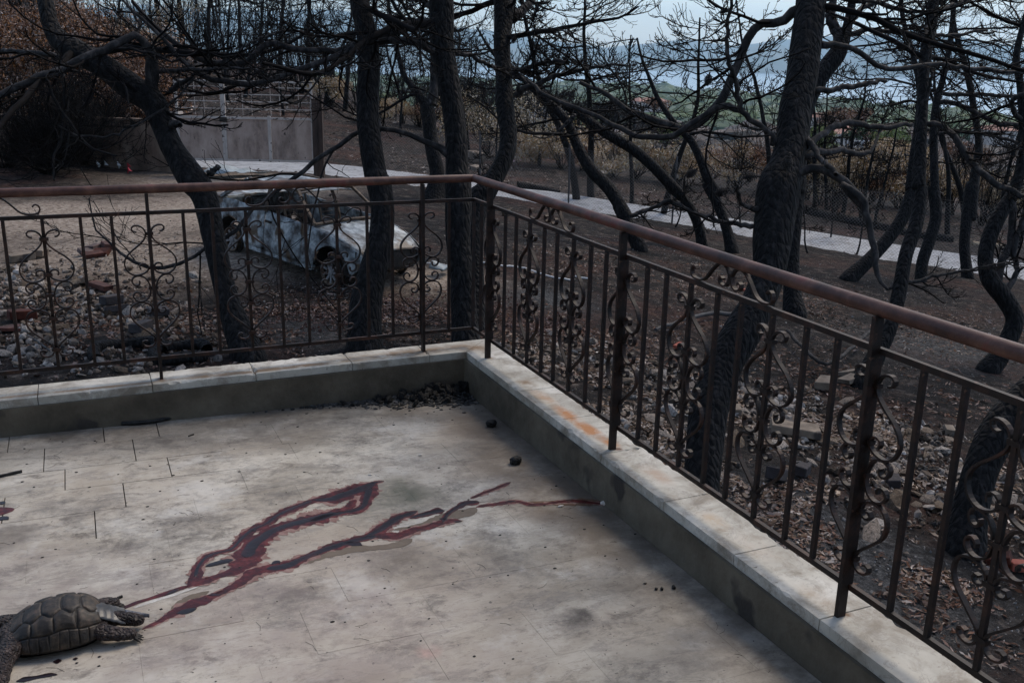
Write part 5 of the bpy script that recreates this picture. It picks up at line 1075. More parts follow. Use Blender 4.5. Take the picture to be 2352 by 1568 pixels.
def scrub():
    n = 150000; a = np.radians(rng.uniform(-12, 31, n))+AZ0; r = rng.uniform(62, 190, n)**1.0; X = CAM[0]+r*np.sin(a); Y = CAM[1]+r*np.cos(a)
    z = np.where(r < 104, np.minimum(G(X, Y, False)-np.clip((r-80)/25, 0, 1)*12, 0), far_z(a, r)); dens = vn(X/5., Y/5., 1.); keep = (dens > .36) & ((r > 100) | (z < -3.5))
    X, Y, z, r = X[keep], Y[keep], z[keep], r[keep]; n = len(X); hh = (1.2+3.0*vn(X/4., Y/4., 7.))*(.15+.9*rng.random(n))
    p = np.stack([X, Y, z+hh], 1); d = nrm(rng.normal(size=(n, 3))+np.array([0, 0, .9])); b = nrm(np.cross(d, rng.normal(size=(n, 3)))); s = (.22+.0032*r)*(.5+rng.random(n)); s = s[:, None]
    V = np.stack([p-d*s, p+b*s*.16, p+d*s], 1).reshape(-1, 3)
    link('burnt_scrub', MB().add(V, None, np.arange(n*3).reshape(n, 3)).mesh('burnt_scrub'), mat('charred scrub', [(.012, .011, .012), (.032, .027, .027), (.075, .055, .048)], .25, .9, 0, island=True, rand=.6), kind='stuff', label='charred scrub and thin burnt growth on the valley slope')
scrub()
def house(x, y, d, w_, label, red=True):
    p, zz = vz(x, y, d); z0 = min(zz, p[2]-1.5); root = empty('far_house', (p[0], p[1], p[2]-2.4), rng.uniform(-.4, .4), label=label, cat='house', group='small houses in the valley')
    hw = w_/2; link('wall', MB().box((0, 0, 0), (w_, w_*.7, 5.0)).mesh('wall'), mat('pale house wall', [(.5, .45, .42), (.62, .58, .55)], 1, .8, 0), root)
    rm = mat('faded red roof tiles', [(.26, .12, .09), (.36, .2, .16)], 1, .8, 0); V = [(-hw*1.08, -w_*.4, 2.5), (hw*1.08, -w_*.4, 2.5), (hw*1.08, w_*.4, 2.5), (-hw*1.08, w_*.4, 2.5), (-hw*.7, 0, 4.2), (hw*.7, 0, 4.2)]
    link('roof', MB().add(V, [(0, 1, 5, 4), (2, 3, 4, 5), (3, 2, 1, 0)], [(1, 2, 5), (3, 0, 4)]).mesh('roof'), rm, root)
    for q in (-.28, .28): link('window', MB().box((w_*q, -w_*.35-.02, .4), (1.3, .06, 1.4)).mesh('window'), mat('dark pane', [(.03, .03, .035), (.05, .05, .06)], 1, .3, 0), root)
house(*px('m', 560, 800), 260, 13, 'house with a faded red roof in the valley right of the thickest trunk'); house(*px('m', 350, 650), 420, 16, 'low pinkish house in the valley against the thickest trunk'); house(*px('n', 1900, 265), 480, 16, 'reddish roofed house far below the long left bough'); house(*px('m', 2180, 770), 330, 18, 'pale house in the valley near the right edge'); house(*px('n', 880, 300), 230, 9, 'small red roofed house right of the swan neck pine')
def pole(c, x, y, yb, d, arm, label):
    a, b = px(c, x, y); a2, b2 = px(c, x, yb); p = at(a, b, d); q = at(a2, b2, d); root = empty('utility_pole', (p[0], p[1], q[2]-2), label=label, cat='pole'); h = p[2]-q[2]+2
    wm = mat('white painted pole', [(.6, .62, .64), (.8, .8, .8)], 1, .6, 0); link('mast', MB().tube([(0, 0, 0), (0, 0, h)], [.16, .13], 8).mesh('mast', True), wm, root)
    if arm: v = RT[:2]*arm/2; link('crossarm', MB().tube([(-v[0], -v[1], h-.15), (v[0], v[1], h-.1)], [.07, .07], 6).mesh('crossarm', True), wm, root)
pole('m', 812, 868, 975, 100, 3.4, 'white T shaped utility pole in the valley'); pole('m', 1090, 1068, 1150, 75, 0, 'short white pole standing in the black scrub')
# ================================================================== CAR WRECK
def car():
    pf, hd, SC = CARF, CARH, CARS; lf = np.array([-hd[1], hd[0]])
    if lf@np.array([1, 0]) < 0: lf = -lf
    mid = pf[:2]-hd*1.25*SC+lf*.70*SC; rz = math.atan2(hd[1], hd[0]); g = -1.3+.08-.04
    WB = 2.5; fa, ra = WB/2, -WB/2
    body = mat('burnt bare car steel', [(.014, .012, .011), (.10, .105, .11), (.28, .315, .33), (.62, .66, .67)], 4.2, .5, .4, 22, .015, pos=[.36, .44, .54, .66], speck=(2.6, .57, (.085, .055, .033)), spec=.45)
    dark = mat('charred car interior', [(.008, .008, .008), (.02, .018, .017), (.06, .04, .03)], 12, .8, .4)
    rustc = mat('burnt rusty trim', [(.025, .016, .012), (.08, .052, .034), (.19, .14, .095)], 9, .7, .3)
    root = empty('wrecked_car', (mid[0], mid[1], g), rz, label='burnt out pale grey car wreck without glass or tyres behind the left railing', cat='car')
    root.rotation_euler = (math.radians(-1.5), math.radians(4.3), rz); root.scale = (SC,)*3
    W = .79
    def part(nm, m, mt=body, parent=root, sm=True, solid=0.012):
        o = link(nm, m.mesh(nm, sm), mt, parent)
        if solid: md = o.modifiers.new('thickness', 'SOLIDIFY'); md.thickness = solid; md.offset = -1
        return o
    zt = lambda x: np.interp(x, [-2.05, -1.9, -1.2, -.3, .75, 1.3, 1.7, 1.88], [.78, .88, .92, .90, .87, .79, .66, .56])   # shoulder line
    def zb(x):
        z = np.interp(x, [-2.05, -1.7, 1.65, 1.88], [.42, .24, .26, .46])
        for c in (fa, ra): z = np.where(np.abs(x-c) < .36, np.maximum(z, .28+np.sqrt(np.maximum(.36**2-(x-c)**2, 0))*1.0), z)
        return np.minimum(z, zt(x)-.05)
    wid = lambda x: W*np.interp(x, [-2.05, -1.8, -1.2, 1.0, 1.5, 1.88], [.84, .94, 1.0, 1.0, .93, .80])
    def side(s, x0, x1, nm, dent=0):
        def fn(u, v):
            x = x0+(x1-x0)*u; b, t = zb(x), zt(x); z = b+(t-b)*v; k = (z-.25)/.65
            y = s*(wid(x)-.05*np.clip(k, 0, 1)**2.2-.03*np.clip(.25-k, 0, 1)); y = y-s*.012*np.exp(-((k-.62)/.06)**2)
            y = y-s*dent*(fbm(x*3, z*4, 3+s, 3)-.5)
            return np.column_stack([x, y, z])
        m = MB(); m.add(*grid(fn, max(6, int((x1-x0)/.035)), 12)); return part(nm, m)
    for s in (1, -1):
        side(s, .60, 1.86, 'fender', .05)
        d1 = side(s, -.33, .585, 'door', .03); side(s, -1.06, -.355, 'door', .06); side(s, -2.03, -1.075, 'quarter_panel', .14)
        m = MB().box((.0, s*(W-.055), .22), (WB-.78, .07, .07)); part('sill', m, body, sm=False, solid=0)
        m = MB().box((-.22, s*(W-.008), .74), (.14, .03, .035)); part('door_handle', m, dark, sm=False, solid=0)
    def sheet(nm, fn, nu, nv, mt=body, solid=.01): m = MB(); m.add(*grid(fn, nu, nv)); return part(nm, m, mt, solid=solid)
    # bonnet, boot, roof
    def hood(u, v): x = .78+1.06*u; y = (v*2-1)*(wid(x)-.055); z = zt(x)+.045*(1-(2*v-1)**2)+.015*(fbm(x*3, y*4, 5, 3)-.5)*2; return np.column_stack([x, y, z])
    sheet('bonnet', hood, 26, 18)
    def boot(u, v): x = -2.02+.52*u; y = (v*2-1)*(wid(x)-.05); z = zt(x)+.03*(1-(2*v-1)**2)+.05*(fbm(x*3, y*3, 8, 3)-.5)*2; return np.column_stack([x, y, z])
    sheet('boot_lid', boot, 14, 16)
    def roof(u, v):
        x = -1.05+1.30*u; y = (v*2-1)*.57; z = 1.30+.05*(1-(2*v-1)**2)-.05*(2*u-1)**2-.05*np.exp(-((x+.2)**2+y*y)/.12)+.03*(fbm(x*3, y*3, 2, 3)-.5); return np.column_stack([x, y, z])
    sheet('roof', roof, 24, 18)
    def pil(nm, a, b, w_=.055, mt=body):
        for s in (1, -1):
            m = MB(); P = cr(np.array([(a[0], s*a[1], a[2]), ((a[0]+b[0])/2, s*((a[1]+b[1])/2+.012), (a[2]+b[2])/2), (b[0], s*b[1], b[2])]), 8)
            for i in range(7): m.bar(P[i], P[i+1], w_, .04)
            part(nm, m, mt, sm=False, solid=0)
    pil('windscreen_pillar', (.82, .70, .89), (.23, .56, 1.30), .045, rustc); pil('door_pillar', (-.34, .745, .88), (-.40, .575, 1.32), .06, rustc); pil('rear_pillar', (-1.55, .70, .92), (-1.02, .56, 1.29), .13); pil('roof_rail', (.24, .565, 1.30), (-1.04, .565, 1.29), .04, rustc)
    m = MB(); P = [(.84, -.72, .895), (.88, 0, .93), (.84, .72, .895)]; m.tube(cr(np.array(P), 12), np.full(12, .028), 6); part('cowl', m, rustc, solid=0)
    m = MB(); m.tube(cr(np.array([(.22, -.56, 1.30), (.26, 0, 1.345), (.22, .56, 1.30)]), 12), np.full(12, .022), 6); part('windscreen_frame', m, rustc, solid=0)
    def front(u, v): y = (u*2-1)*.66; z = .30+(.34)*v; x = 1.84-.10*(2*u-1)**2-.05*np.abs(v-.4); return np.column_stack([x, y, z])
    sheet('front_panel', front, 14, 6, dark)
    def rear(u, v): y = (u*2-1)*.66; z = .40+.42*v; x = -2.04+.06*(2*u-1)**2; return np.column_stack([x, y, z])
    sheet('rear_panel', rear, 14, 6)
    m = MB().box((0, 0, .26), (3.3, 1.36, .05)); m.box((1.35, 0, .48), (.75, .85, .3)); part('floor_pan', m, dark, sm=False, solid=0)
    m = MB().box((.72, 0, .66), (.12, 1.32, .42)); part('dashboard', m, dark, sm=False, solid=0)
    for sx in (.1, -.75):
        for s in (1, -1):
            m = MB(); m.bar((sx-.05, s*.36-.2, .5), (sx-.22, s*.36-.2, 1.0), .03, .03, (0, 1, 0)); m.bar((sx-.05, s*.36+.2, .5), (sx-.22, s*.36+.2, 1.0), .03, .03, (0, 1, 0)); m.bar((sx-.22, s*.36-.2, 1.0), (sx-.22, s*.36+.2, 1.0), .03, .03)
            for j in range(7): z = .5+.07*j; xx = sx-.05-.17*(z-.5)/.5; m.bar((xx, s*.36-.19, z), (xx, s*.36+.19, z+.01), .008, .008)
            m.box((sx+.12, s*.36, .45), (.42, .42, .05)); part('seat_frame', m, rustc if sx > 0 else dark, sm=False, solid=0)
    m = MB(); a = np.linspace(0, 2*math.pi, 25); m.tube(np.column_stack([.50+.05*np.sin(a), .36+.18*np.cos(a), .86+.17*np.sin(a)]), np.full(25, .012), 6); m.bar((.5, .36, .86), (.68, .36, .75), .02, .02); part('steering_wheel', m, dark, solid=0)
    for s in (1, -1):
        for c in (fa, ra):
            wl = MB(); k = 30; a = np.arange(k)*2*math.pi/k; r_ = []
            for yy, rr in ((-.08, .205), (-.075, .185), (.0, .17), (.075, .185), (.08, .205), (.06, .17), (.05, .16)): r_.append(np.column_stack([np.cos(a)*rr, np.full(k, yy*1.0), np.sin(a)*rr]))
            V = np.vstack(r_); idx = np.arange(7*k).reshape(7, k); Q = np.stack([idx[:-1], np.roll(idx[:-1], -1, 1), np.roll(idx[1:], -1, 1), idx[1:]], -1).reshape(-1, 4); wl.add(V, Q)
            o = link('wheel', wl.mesh('wheel', True), rustc, root); o.location = (c, s*(W-.11), .235); o.scale = (1, s, 1)
            sp = MB()
            for q in range(9):
                b = q*2*math.pi/9; sp.bar((math.cos(b)*.055, .045, math.sin(b)*.055), (math.cos(b)*.165, .055, math.sin(b)*.165), .035, .014, (0, 1, 0))
            sp.tube([(0, .0, 0), (0, .065, 0)], [.06, .055], 14); link('spokes', sp.mesh('spokes'), mat('burnt alloy', [(.12, .11, .11), (.33, .32, .32)], 20, .5, .2), o)
            tq = MB(); t2 = np.linspace(0, 2*math.pi, 31); tq.tube(np.column_stack([.225*np.cos(t2), 0*t2, .225*np.sin(t2)]), .022+.008*np.sin(t2*5), 6); link('charred_tyre', tq.mesh('charred_tyre', True), dark, o)
            ar = MB(); a2 = np.linspace(0, math.pi, 14); V = []
            for yy in (.0, -.30): V.append(np.column_stack([.345*np.cos(a2), np.full(14, yy), .345*np.sin(a2)]))
            V = np.vstack(V); ar.add(V, [(i, i+1, 15+i, 14+i) for i in range(13)]); o2 = link('wheel_arch', ar.mesh('wheel_arch'), dark, root); o2.location = (c, s*(W-.03), .28); o2.scale = (1, s, 1)
    for s in (1, -1):
        m = MB().tube([(1.74, s*.50, .56), (1.80, s*.50, .55)], [.085, .06], 12); part('headlight', m, dark, solid=0)
car()
def crumpled(name, x, y, z, L, mt, label, cat, dz=.18):
    p = onz(x, y, z); g = float(G([p[0]], [p[1]])[0]); root_rz = rng.uniform(0, 3)
    def fn(u, v): a = (u-.5)*L; b = (v-.5)*L*.55; return np.column_stack([a, b*(1-.5*u), .03+dz*(fbm(a*4+x, b*4, 3, 3))+.10*np.sin(u*5)*v])
    m = MB(); m.add(*grid(fn, 16, 10)); o = link(name, m.mesh(name, True), mt, label=label, cat=cat); md = o.modifiers.new('t', 'SOLIDIFY'); md.thickness = .008
    o.location = (p[0], p[1], g); o.rotation_euler = (0, 0, root_rz); return o
paleblue = mat('bleached metal sheet', [(.14, .17, .19), (.32, .38, .41)], 4, .5, .2)
c_ = crumpled('metal_sheet', 545, 405, -1.38, 1.5, paleblue, 'crumpled pale blue metal sheet on the ground right of the hooked pine above the handrail', 'scrap metal', .2)
c_.rotation_euler = (0, 0, .2)
crumpled('body_scrap', 1015, 640, -1.42, .4, paleblue, 'bent pale scrap strip on the ground right of the car nose', 'scrap metal', .12)
# ================================================================== RUBBLE
stonem = mat('rubble stone', [(.07, .055, .044), (.20, .155, .12), (.36, .295, .235)], 6, .9, .6, 40, .01, rand=.65, speck=(5, .58, (.05, .045, .04)))
stoneM2 = mat('rubble gravel', [(.030, .023, .018), (.13, .098, .075), (.40, .33, .27)], 5, .9, 0, island=True, rand=.9, speck=(7, .55, (.03, .028, .027)))
redg = mat('reddish gravel', [(.05, .026, .022), (.13, .07, .06), (.25, .18, .16)], 5, .9, 0, island=True, rand=.6)
import bmesh
bm = bmesh.new(); bmesh.ops.create_icosphere(bm, subdivisions=1, radius=1); ICO = np.array([v.co[:] for v in bm.verts]); ICT = np.array([[v.index for v in f.verts] for f in bm.faces]); bm.free()
STM = []
for k in range(9):
    V = ICO*(1+.45*(rng.random((12, 1))-.5)); V = V*np.array([1, rng.uniform(.55, .95), rng.uniform(.35, .62)]); STM.append(MB().add(V, None, ICT).mesh('stone')); STM[-1].materials.append(stonem)
def segpts(segs, n, spread):
    segs = [np.array(s) for s in segs]; L = np.array([np.linalg.norm(b[:2]-a[:2])+.3 for a, b, w_ in [(s[0], s[1], s[2]) for s in [(x[0], x[1], x[2]) for x in SEG]]])
R_ = lambda x, y, z=-1.7: onz(x, y, z)[:2]
RS = [(R_(1220, 800, -1.55), R_(1500, 880, -1.6), .55, .8), (R_(1500, 880, -1.6), R_(1850, 960, -1.8), .75, 1.3), (R_(1800, 980, -1.8), R_(2230, 1040, -1.9), .8, 1.2), (R_(2100, 1000), R_(2352, 1150, -1.9), .5, .5), (R_(1380, 960, -1.6), R_(1600, 1050, -1.65), .45, .6), (R_(1900, 1080, -1.8), R_(2200, 1180, -1.85), .5, .5)]
LS = [(R_(-60, 640, -1.3), R_(200, 700, -1.3), .8, 1.2), (R_(100, 700, -1.3), R_(420, 800, -1.35), .6, .9), (R_(0, 780, -1.3), R_(300, 830, -1.3), .5, .6)]
MS = [(R_(640, 740, -1.36), R_(1000, 700, -1.42), .55, 1.0), (R_(1100, 700, -1.5), R_(1250, 760, -1.55), .5, .6)]
def sample(S, n):
    w_ = np.array([s[3] for s in S]); k = rng.choice(len(S), n, p=w_/w_.sum()); t = rng.random(n)[:, None]
    a = np.array([s[0] for s in S])[k]; b = np.array([s[1] for s in S])[k]; r = np.array([s[2] for s in S])[k][:, None]
    return a+(b-a)*t+rng.normal(size=(n, 2))*r*.62
OCT = np.array([(1, 0, 0), (-1, 0, 0), (0, 1, 0), (0, -1, 0), (0, 0, 1), (0, 0, -1)], float); OCTT = np.array([(0, 2, 4), (2, 1, 4), (1, 3, 4), (3, 0, 4), (2, 0, 5), (1, 2, 5), (3, 1, 5), (0, 3, 5)])
def rocks(name, S, n, lo, hi, m, label, pw_=2.2, lift=.3):
    ICO, ICT = (OCT, OCTT) if hi < .035 else (globals()['ICO'], globals()['ICT']); nv_ = len(ICO)
    p = sample(S, n); s = lo*(hi/lo)**(rng.random(n)**pw_); z = G(p[:, 0], p[:, 1])+s*lift*rng.random(n)
    kp = vn(p[:, 0]*1.9, p[:, 1]*1.9, 6.)*.6+vn(p[:, 0]*6, p[:, 1]*6, 2.)*.5 > .45; p, s, z = p[kp], s[kp], z[kp]; n = len(p)
    V = ICO[None]*(1+.6*(rng.random((n, nv_, 1))-.5))*(.3+.7*rng.random((n, 1, 3)))
    q = nrm(rng.normal(size=(n, 4))); w_, x, y, zz = q.T
    M = np.stack([1-2*(y*y+zz*zz), 2*(x*y-zz*w_), 2*(x*zz+y*w_), 2*(x*y+zz*w_), 1-2*(x*x+zz*zz), 2*(y*zz-x*w_), 2*(x*zz-y*w_), 2*(y*zz+x*w_), 1-2*(x*x+y*y)], 1).reshape(n, 3, 3)
    V = np.einsum('nij,nkj->nki', M, V)*s[:, None, None]+np.stack([p[:, 0], p[:, 1], z], 1)[:, None]
    T = ICT[None]+(np.arange(n)*nv_)[:, None, None]
    link(name, MB().add(V.reshape(-1, 3), None, T.reshape(-1, 3)).mesh(name), m, kind='stuff', label=label)
rocks('rubble', RS, 7500, .012, .06, stoneM2, 'small broken stones of the heap behind the right railing')
rocks('rubble', LS, 4400, .014, .07, stoneM2, 'small broken stones of the heap behind the left railing')
rocks('red_gravel', MS, 7000, .008, .03, redg, 'reddish gravel mound in front of the wrecked car')
rocks('ash_chips', [(R_(1200, 1000, -1.55), R_(2352, 1500, -1.9), 1.1, 1), (R_(900, 700, -1.45), R_(2352, 900, -2.1), 2.0, 1), (R_(0, 560, -1.3), R_(900, 700, -1.4), 1.8, 1.2), (R_(1400, 560, -1.9), R_(2352, 760, -2.3), 2.4, 1)], 12000, .006, .022, mat('ash and stone chips', [(.04, .035, .033), (.16, .145, .135), (.42, .39, .37)], 3, .9, 0, island=True, rand=.8), 'scattered ash flakes and stone chips on the burnt ground', 1.6)
def flakes(name, S, n, lo, hi, m, label):
    p = sample(S, n); p = p[vn(p[:, 0]*2.3, p[:, 1]*2.3, 4.)*.6+vn(p[:, 0]*7, p[:, 1]*7, 1.)*.5 > .52]; n = len(p); L = (lo*(hi/lo)**rng.random(n))[:, None]; z = G(p[:, 0], p[:, 1])+.006+.012*rng.random(n); c = np.column_stack([p, z]); a = rng.uniform(0, 6.28, n); d = np.column_stack([np.cos(a), np.sin(a), rng.normal(size=n)*.25]); b = np.column_stack([-np.sin(a), np.cos(a), rng.normal(size=n)*.5])
    V = np.stack([c-d*L, c+b*L*.3, c+d*L, c-b*L*.3], 1).reshape(-1, 3); link(name, MB().add(V, np.arange(n*4).reshape(n, 4)).mesh(name), m, kind='stuff', label=label)
flk = mat('ash and bark flakes', [(.025, .016, .012), (.11, .075, .055), (.42, .34, .28)], 3, .9, 0, island=True, rand=.9)
flakes('bark_flakes', [(R_(1100, 900, -1.5), R_(2352, 1450, -1.9), 1.5, 1), (R_(0, 600, -1.3), R_(1000, 700, -1.4), 1.9, 1.1), (R_(1300, 620, -1.8), R_(2352, 800, -2.3), 2.2, 1.3)], 42000, .006, .03, flk, 'bark flakes, ash and dead leaves strewn over the yard')
flakes('leaf_litter', RS+[(R_(1300, 1000, -1.6), R_(2100, 1300, -1.85), .7, 1.5)], 16000, .012, .05, mat('tan dead leaves', [(.05, .03, .022), (.19, .125, .085), (.48, .37, .28)], 3, .85, 0, island=True, rand=.8), 'tan dead leaves and bark curls over the right rubble')
_e = [(ROADC[i]+(ROADC[i+1]-ROADC[i])[::-1]*0, ROADC[i+1], 0, 1) for i in (2,)]
def verge():
    t = nrm(np.gradient(ROADC, axis=0)); nn = np.stack([t[:, 1], -t[:, 0]], 1); S = []
    for o in (-1.25, 1.25):
        for i in range(2, 56, 3): S.append((ROADC[i]+nn[i]*o, ROADC[i+3]+nn[i+3]*o, .28, 1))
    return S
flakes('rust_leaves', [(R_(1100, 760, -1.5), R_(2352, 950, -2.1), 1.5, 1.2), (R_(1250, 600, -1.7), R_(2352, 800, -2.3), 1.6, 1.2), (R_(500, 760, -1.35), R_(1050, 720, -1.45), .9, .8), (R_(0, 700, -1.3), R_(450, 800, -1.35), 1.0, .8), (R_(1700, 1150, -1.8), R_(2352, 1450, -1.9), .8, .6)], 34000, .010, .042, mat('rust brown dead leaves', [(.030, .014, .009), (.12, .055, .034), (.30, .19, .13)], 3, .9, 0, island=True, rand=.8), 'rust brown dead leaves carpeting the burnt yard')
flakes('verge_litter', verge(), 9000, .02, .09, flk, 'ash, leaves and grit washed onto both edges of the lane')
flakes('slope_litter', [(at(800, 350, 34)[:2], at(2300, 520, 29)[:2], 3.0, 1), (at(900, 400, 30)[:2], at(1700, 480, 27)[:2], 2.0, 1)], 26000, .015, .06, flk, 'ash flakes and litter on the slope beyond the lane')
flakes('hill_litter', [(at(200, 210, 40)[:2], at(800, 230, 42)[:2], 5.0, 1)], 9000, .03, .11, flk, 'pale stones and ash on the hill behind the gate')
def stones(S, n, lo, hi, label, group):
    p = sample(S, n); s = np.sort(lo*(hi/lo)**(rng.random(n)**1.7))[::-1]; z = G(p[:, 0], p[:, 1])
    for i in range(n):
        o = link('stone', STM[i % 9], None, None, label=label, cat='stone', group=group); o.location = (p[i, 0], p[i, 1], z[i]+s[i]*.12); o.scale = (s[i]*rng.uniform(.8, 1.3), s[i], s[i]*rng.uniform(.5, 1)); o.rotation_euler = (rng.normal()*.35, rng.normal()*.35, rng.uniform(0, 6.28))
stones(RS, 185, .05, .13, 'angular tan stone lying loose in the rubble heap behind the right railing', 'loose stones in the right rubble heap')
stones(LS, 110, .05, .13, 'angular tan stone lying loose in the rubble heap behind the left railing', 'loose stones in the left rubble heap')
def block(name, c, x, y, z, size, m, label, cat, rz=None, tilt=.15, holes=False, lift=.02):
    a, b = px(c, x, y); p = onz(a, b, z); g = float(G([p[0]], [p[1]])[0]); mb = MB()
    L, W, Hh = size; v = np.array([[i, j, k] for i in (-1, 1) for j in (-1, 1) for k in (-1, 1)])*np.array(size)/2*(1+.14*(rng.random((8, 3))-.5))
    mb.add(v, [(0, 1, 3, 2), (4, 6, 7, 5), (0, 4, 5, 1), (2, 3, 7, 6), (0, 2, 6, 4), (1, 5, 7, 3)])
    o = link(name, mb.mesh(name), m, label=label, cat=cat); md = o.modifiers.new('b', 'BEVEL'); md.width = min(size)*.08; md.segments = 1
    if holes:
        h = MB()
        for j in (-1, 0, 1):
            for k in (-.5, .5): h.box((L/2*.99, j*W*.28, k*Hh*.42), (L*.04, W*.17, Hh*.26))
        link('hollow', h.mesh('hollow'), mat('brick hollow', [(.01, .008, .008), (.02, .015, .015)], 5, 1, 0), o, kind='stuff')
    o.location = (p[0], p[1], g+Hh/2+lift); o.rotation_euler = (rng.normal()*tilt, rng.normal()*tilt, rng.uniform(0, 3.1) if rz is None else rz); return o
brickm = mat('scorched brick', [(.03, .014, .012), (.075, .032, .026), (.14, .065, .052)], 9, .85, .4, 50, .004, rand=.3)
redm = mat('bright orange brick', [(.28, .07, .045), (.40, .12, .08)], 9, .85, .2)
greyb = mat('sooty dark block', [(.025, .022, .024), (.06, .052, .055)], 9, .85, .3)
tanb = mat('tan slab stone', [(.08, .062, .048), (.20, .158, .12), (.31, .25, .195)], 5, .85, .5, 30, .006, speck=(4, .57, (.06, .05, .045)))
for c, x, y, z, size, m, lb, rz in [('d', 600, 520, -1.3, (.22, .12, .06), brickm, 'reddish broken brick at the left end of the brick pile beyond the left railing', .4), ('d', 650, 500, -1.3, (.25, .12, .07), brickm, 'reddish brick lying on top of the small pile beyond the left railing', 1.0), ('d', 700, 530, -1.3, (.24, .12, .06), brickm, 'reddish brick slab in the middle of the small pile beyond the left railing', 2.5), ('d', 640, 540, -1.3, (.26, .13, .05), brickm, 'flat red brick in front of the small pile beyond the left railing', .2), ('d', 740, 500, -1.3, (.2, .12, .08), brickm, 'dark red brick at the right end of the small brick pile', 1.8),
                          ('d', 150, 545, -1.3, (.30, .16, .09), tanb, 'tan block resting at the far edge of the left stone heap', .4), ('d', 280, 515, -1.3, (.22, .14, .09), tanb, 'tan block behind the scroll post on the left heap', 1.2), ('d', 540, 720, -1.3, (.30, .16, .06), tanb, 'flat brownish slab on the right side of the left stone heap', .5), ('d', 690, 740, -1.3, (.30, .12, .06), brickm, 'thin maroon brick slab right of the left stone heap', 2.2),
                          ('d', 770, 850, -1.32, (.22, .14, .10), greyb, 'dark charred block between two balusters on the left', .5), ('d', 800, 910, -1.33, (.24, .14, .07), greyb, 'dark charred block just below the other on the left', .2), ('d', 1090, 930, -1.34, (.20, .14, .07), greyb, 'dark grey block behind the leftmost post scrolls', .1), ('d', 970, 1045, -1.34, (.22, .14, .09), greyb, 'dark grey block low behind the leftmost post', .9), ('d', 160, 945, -1.31, (.26, .14, .09), brickm, 'maroon brick in the lower left stone heap', .2), ('d', 60, 1030, -1.31, (.24, .12, .03), brickm, 'stacked thin reddish tile at the left edge, lower heap', .05), ('d', 60, 1015, -1.3, (.22, .11, .03), brickm, 'thin reddish tile above the other tile at the left edge', .1),
                          ('h', 800, 140, -1.78, (.42, .24, .07), tanb, 'large flat tan slab with a sooty corner in the right rubble heap', 2.5), ('g', 1080, 1290, -1.82, (.24, .16, .08), tanb, 'pale tan block left of the slender trunk foot in the rubble', .6), ('g', 1240, 1210, -1.86, (.26, .12, .05), tanb, 'thin pale slab upper one beside the slender trunk foot', .2), ('g', 1240, 1250, -1.85, (.26, .14, .05), tanb, 'thin pale slab lower one beside the slender trunk foot', .3), ('g', 150, 990, -1.6, (.12, .07, .04), redm, 'bright orange brick fragment behind the scrollwork right of the middle post', .4), ('g', 575, 575, -1.62, (.06, .05, .03), redm, 'tiny orange tile chip beside the crest scroll', .4), ('h', 1960, 900, -1.9, (.16, .12, .06), brickm, 'red hollow brick piece low at the right edge, left one', 2.2), ('h', 2090, 930, -1.9, (.14, .10, .06), redm, 'red hollow brick piece at the right edge, right one', 2.6), ('h', 460, 10, -1.72, (.16, .1, .04), tanb, 'small pale slab right of the big trunk', 1.0), ('h', 1690, 110, -1.85, (.12, .09, .05), tanb, 'pinkish pale stone block in the far right heap', 1.0), ('h', 1360, 450, -1.82, (.12, .10, .07), greyb, 'grey charred lump right of the last full post', 1.0), ('h', 690, 420, -1.72, (.16, .12, .1), greyb, 'grey charred lump below the large tan slab', .5), ('h', 840, 400, -1.75, (.12, .1, .08), greyb, 'small charred lump right of the grey one', .5),
                          ('n', 240, 850, -1.6, (.5, .4, .35), stonem, 'rounded boulder on the slope beyond the lane by the corner pine', .5), ('n', 240, 930, -1.6, (.35, .25, .14), stonem, 'flat stone below the boulder beyond the lane', .5), ('e', 1050, 270, -1.6, (.2, .14, .1), stonem, 'pale stone on the bank under the first handrail stretch', .5)]:
    a, b = px(c, x, y)
    if c == 'n': pp_ = at(a, b, hit(a, b, 12, 60)); z = pp_[2]
    block('brick' if m in (brickm, redm) else ('charred_block' if m is greyb else 'stone_slab'), c, x, y, z, size, m, lb, 'brick' if m in (brickm, redm) else ('block' if m is greyb else 'stone'), rz)
def ctube(name, pts, r, m, label, cat, z=None, n=40, k=6, lift=.01, wob=.0, taper=1.0):
    P = []
    for c, x, y in pts: a, b = px(c, x, y); p = onz(a, b, z) if z is not None else at(a, b, hit(a, b, 4, 60)); P.append(p)
    P = cr(np.array(P), n); P[:, 2] = G(P[:, 0], P[:, 1])+r+lift; P += (rng.random(P.shape)-.5)*wob; o = P[0].copy()
    ob = link(name, MB().tube(P-o, r*np.linspace(1, taper, n), k).mesh(name, True), m, label=label, cat=cat); ob.location = tuple(o); return ob
whitem = mat('white plastic cord', [(.55, .56, .58), (.7, .7, .7)], 5, .5, 0)
ctube('white_rope', [('e', 880, 680), ('e', 1000, 695), ('e', 1150, 690), ('e', 1230, 715), ('e', 1320, 738), ('e', 1430, 748), ('e', 1470, 742)], .014, whitem, 'thin white cord snaking over the burnt ground behind the corner', 'cord', z=-1.6, wob=.01)
ctube('white_rope', [('e', 1478, 722), ('e', 1500, 728), ('e', 1570, 745)], .014, whitem, 'short white cord end beside the scroll right of the corner', 'cord', z=-1.62, n=10)
ctube('white_strip', [('e', 545, 640), ('e', 600, 645), ('e', 680, 655)], .012, whitem, 'thin pale strip on the ground right of the car nose', 'strip', z=-1.42, n=12)
greyst = mat('weathered branch', [(.03, .03, .032), (.08, .078, .08)], 12, .8, .4)
ctube('fallen_branch', [('g', 0, 955), ('g', 120, 905), ('g', 260, 840), ('g', 400, 800), ('g', 540, 785)], .022, greyst, 'grey fallen branch lying left of the thickest pine foot', 'branch', z=-1.65, lift=.06, taper=1.4)
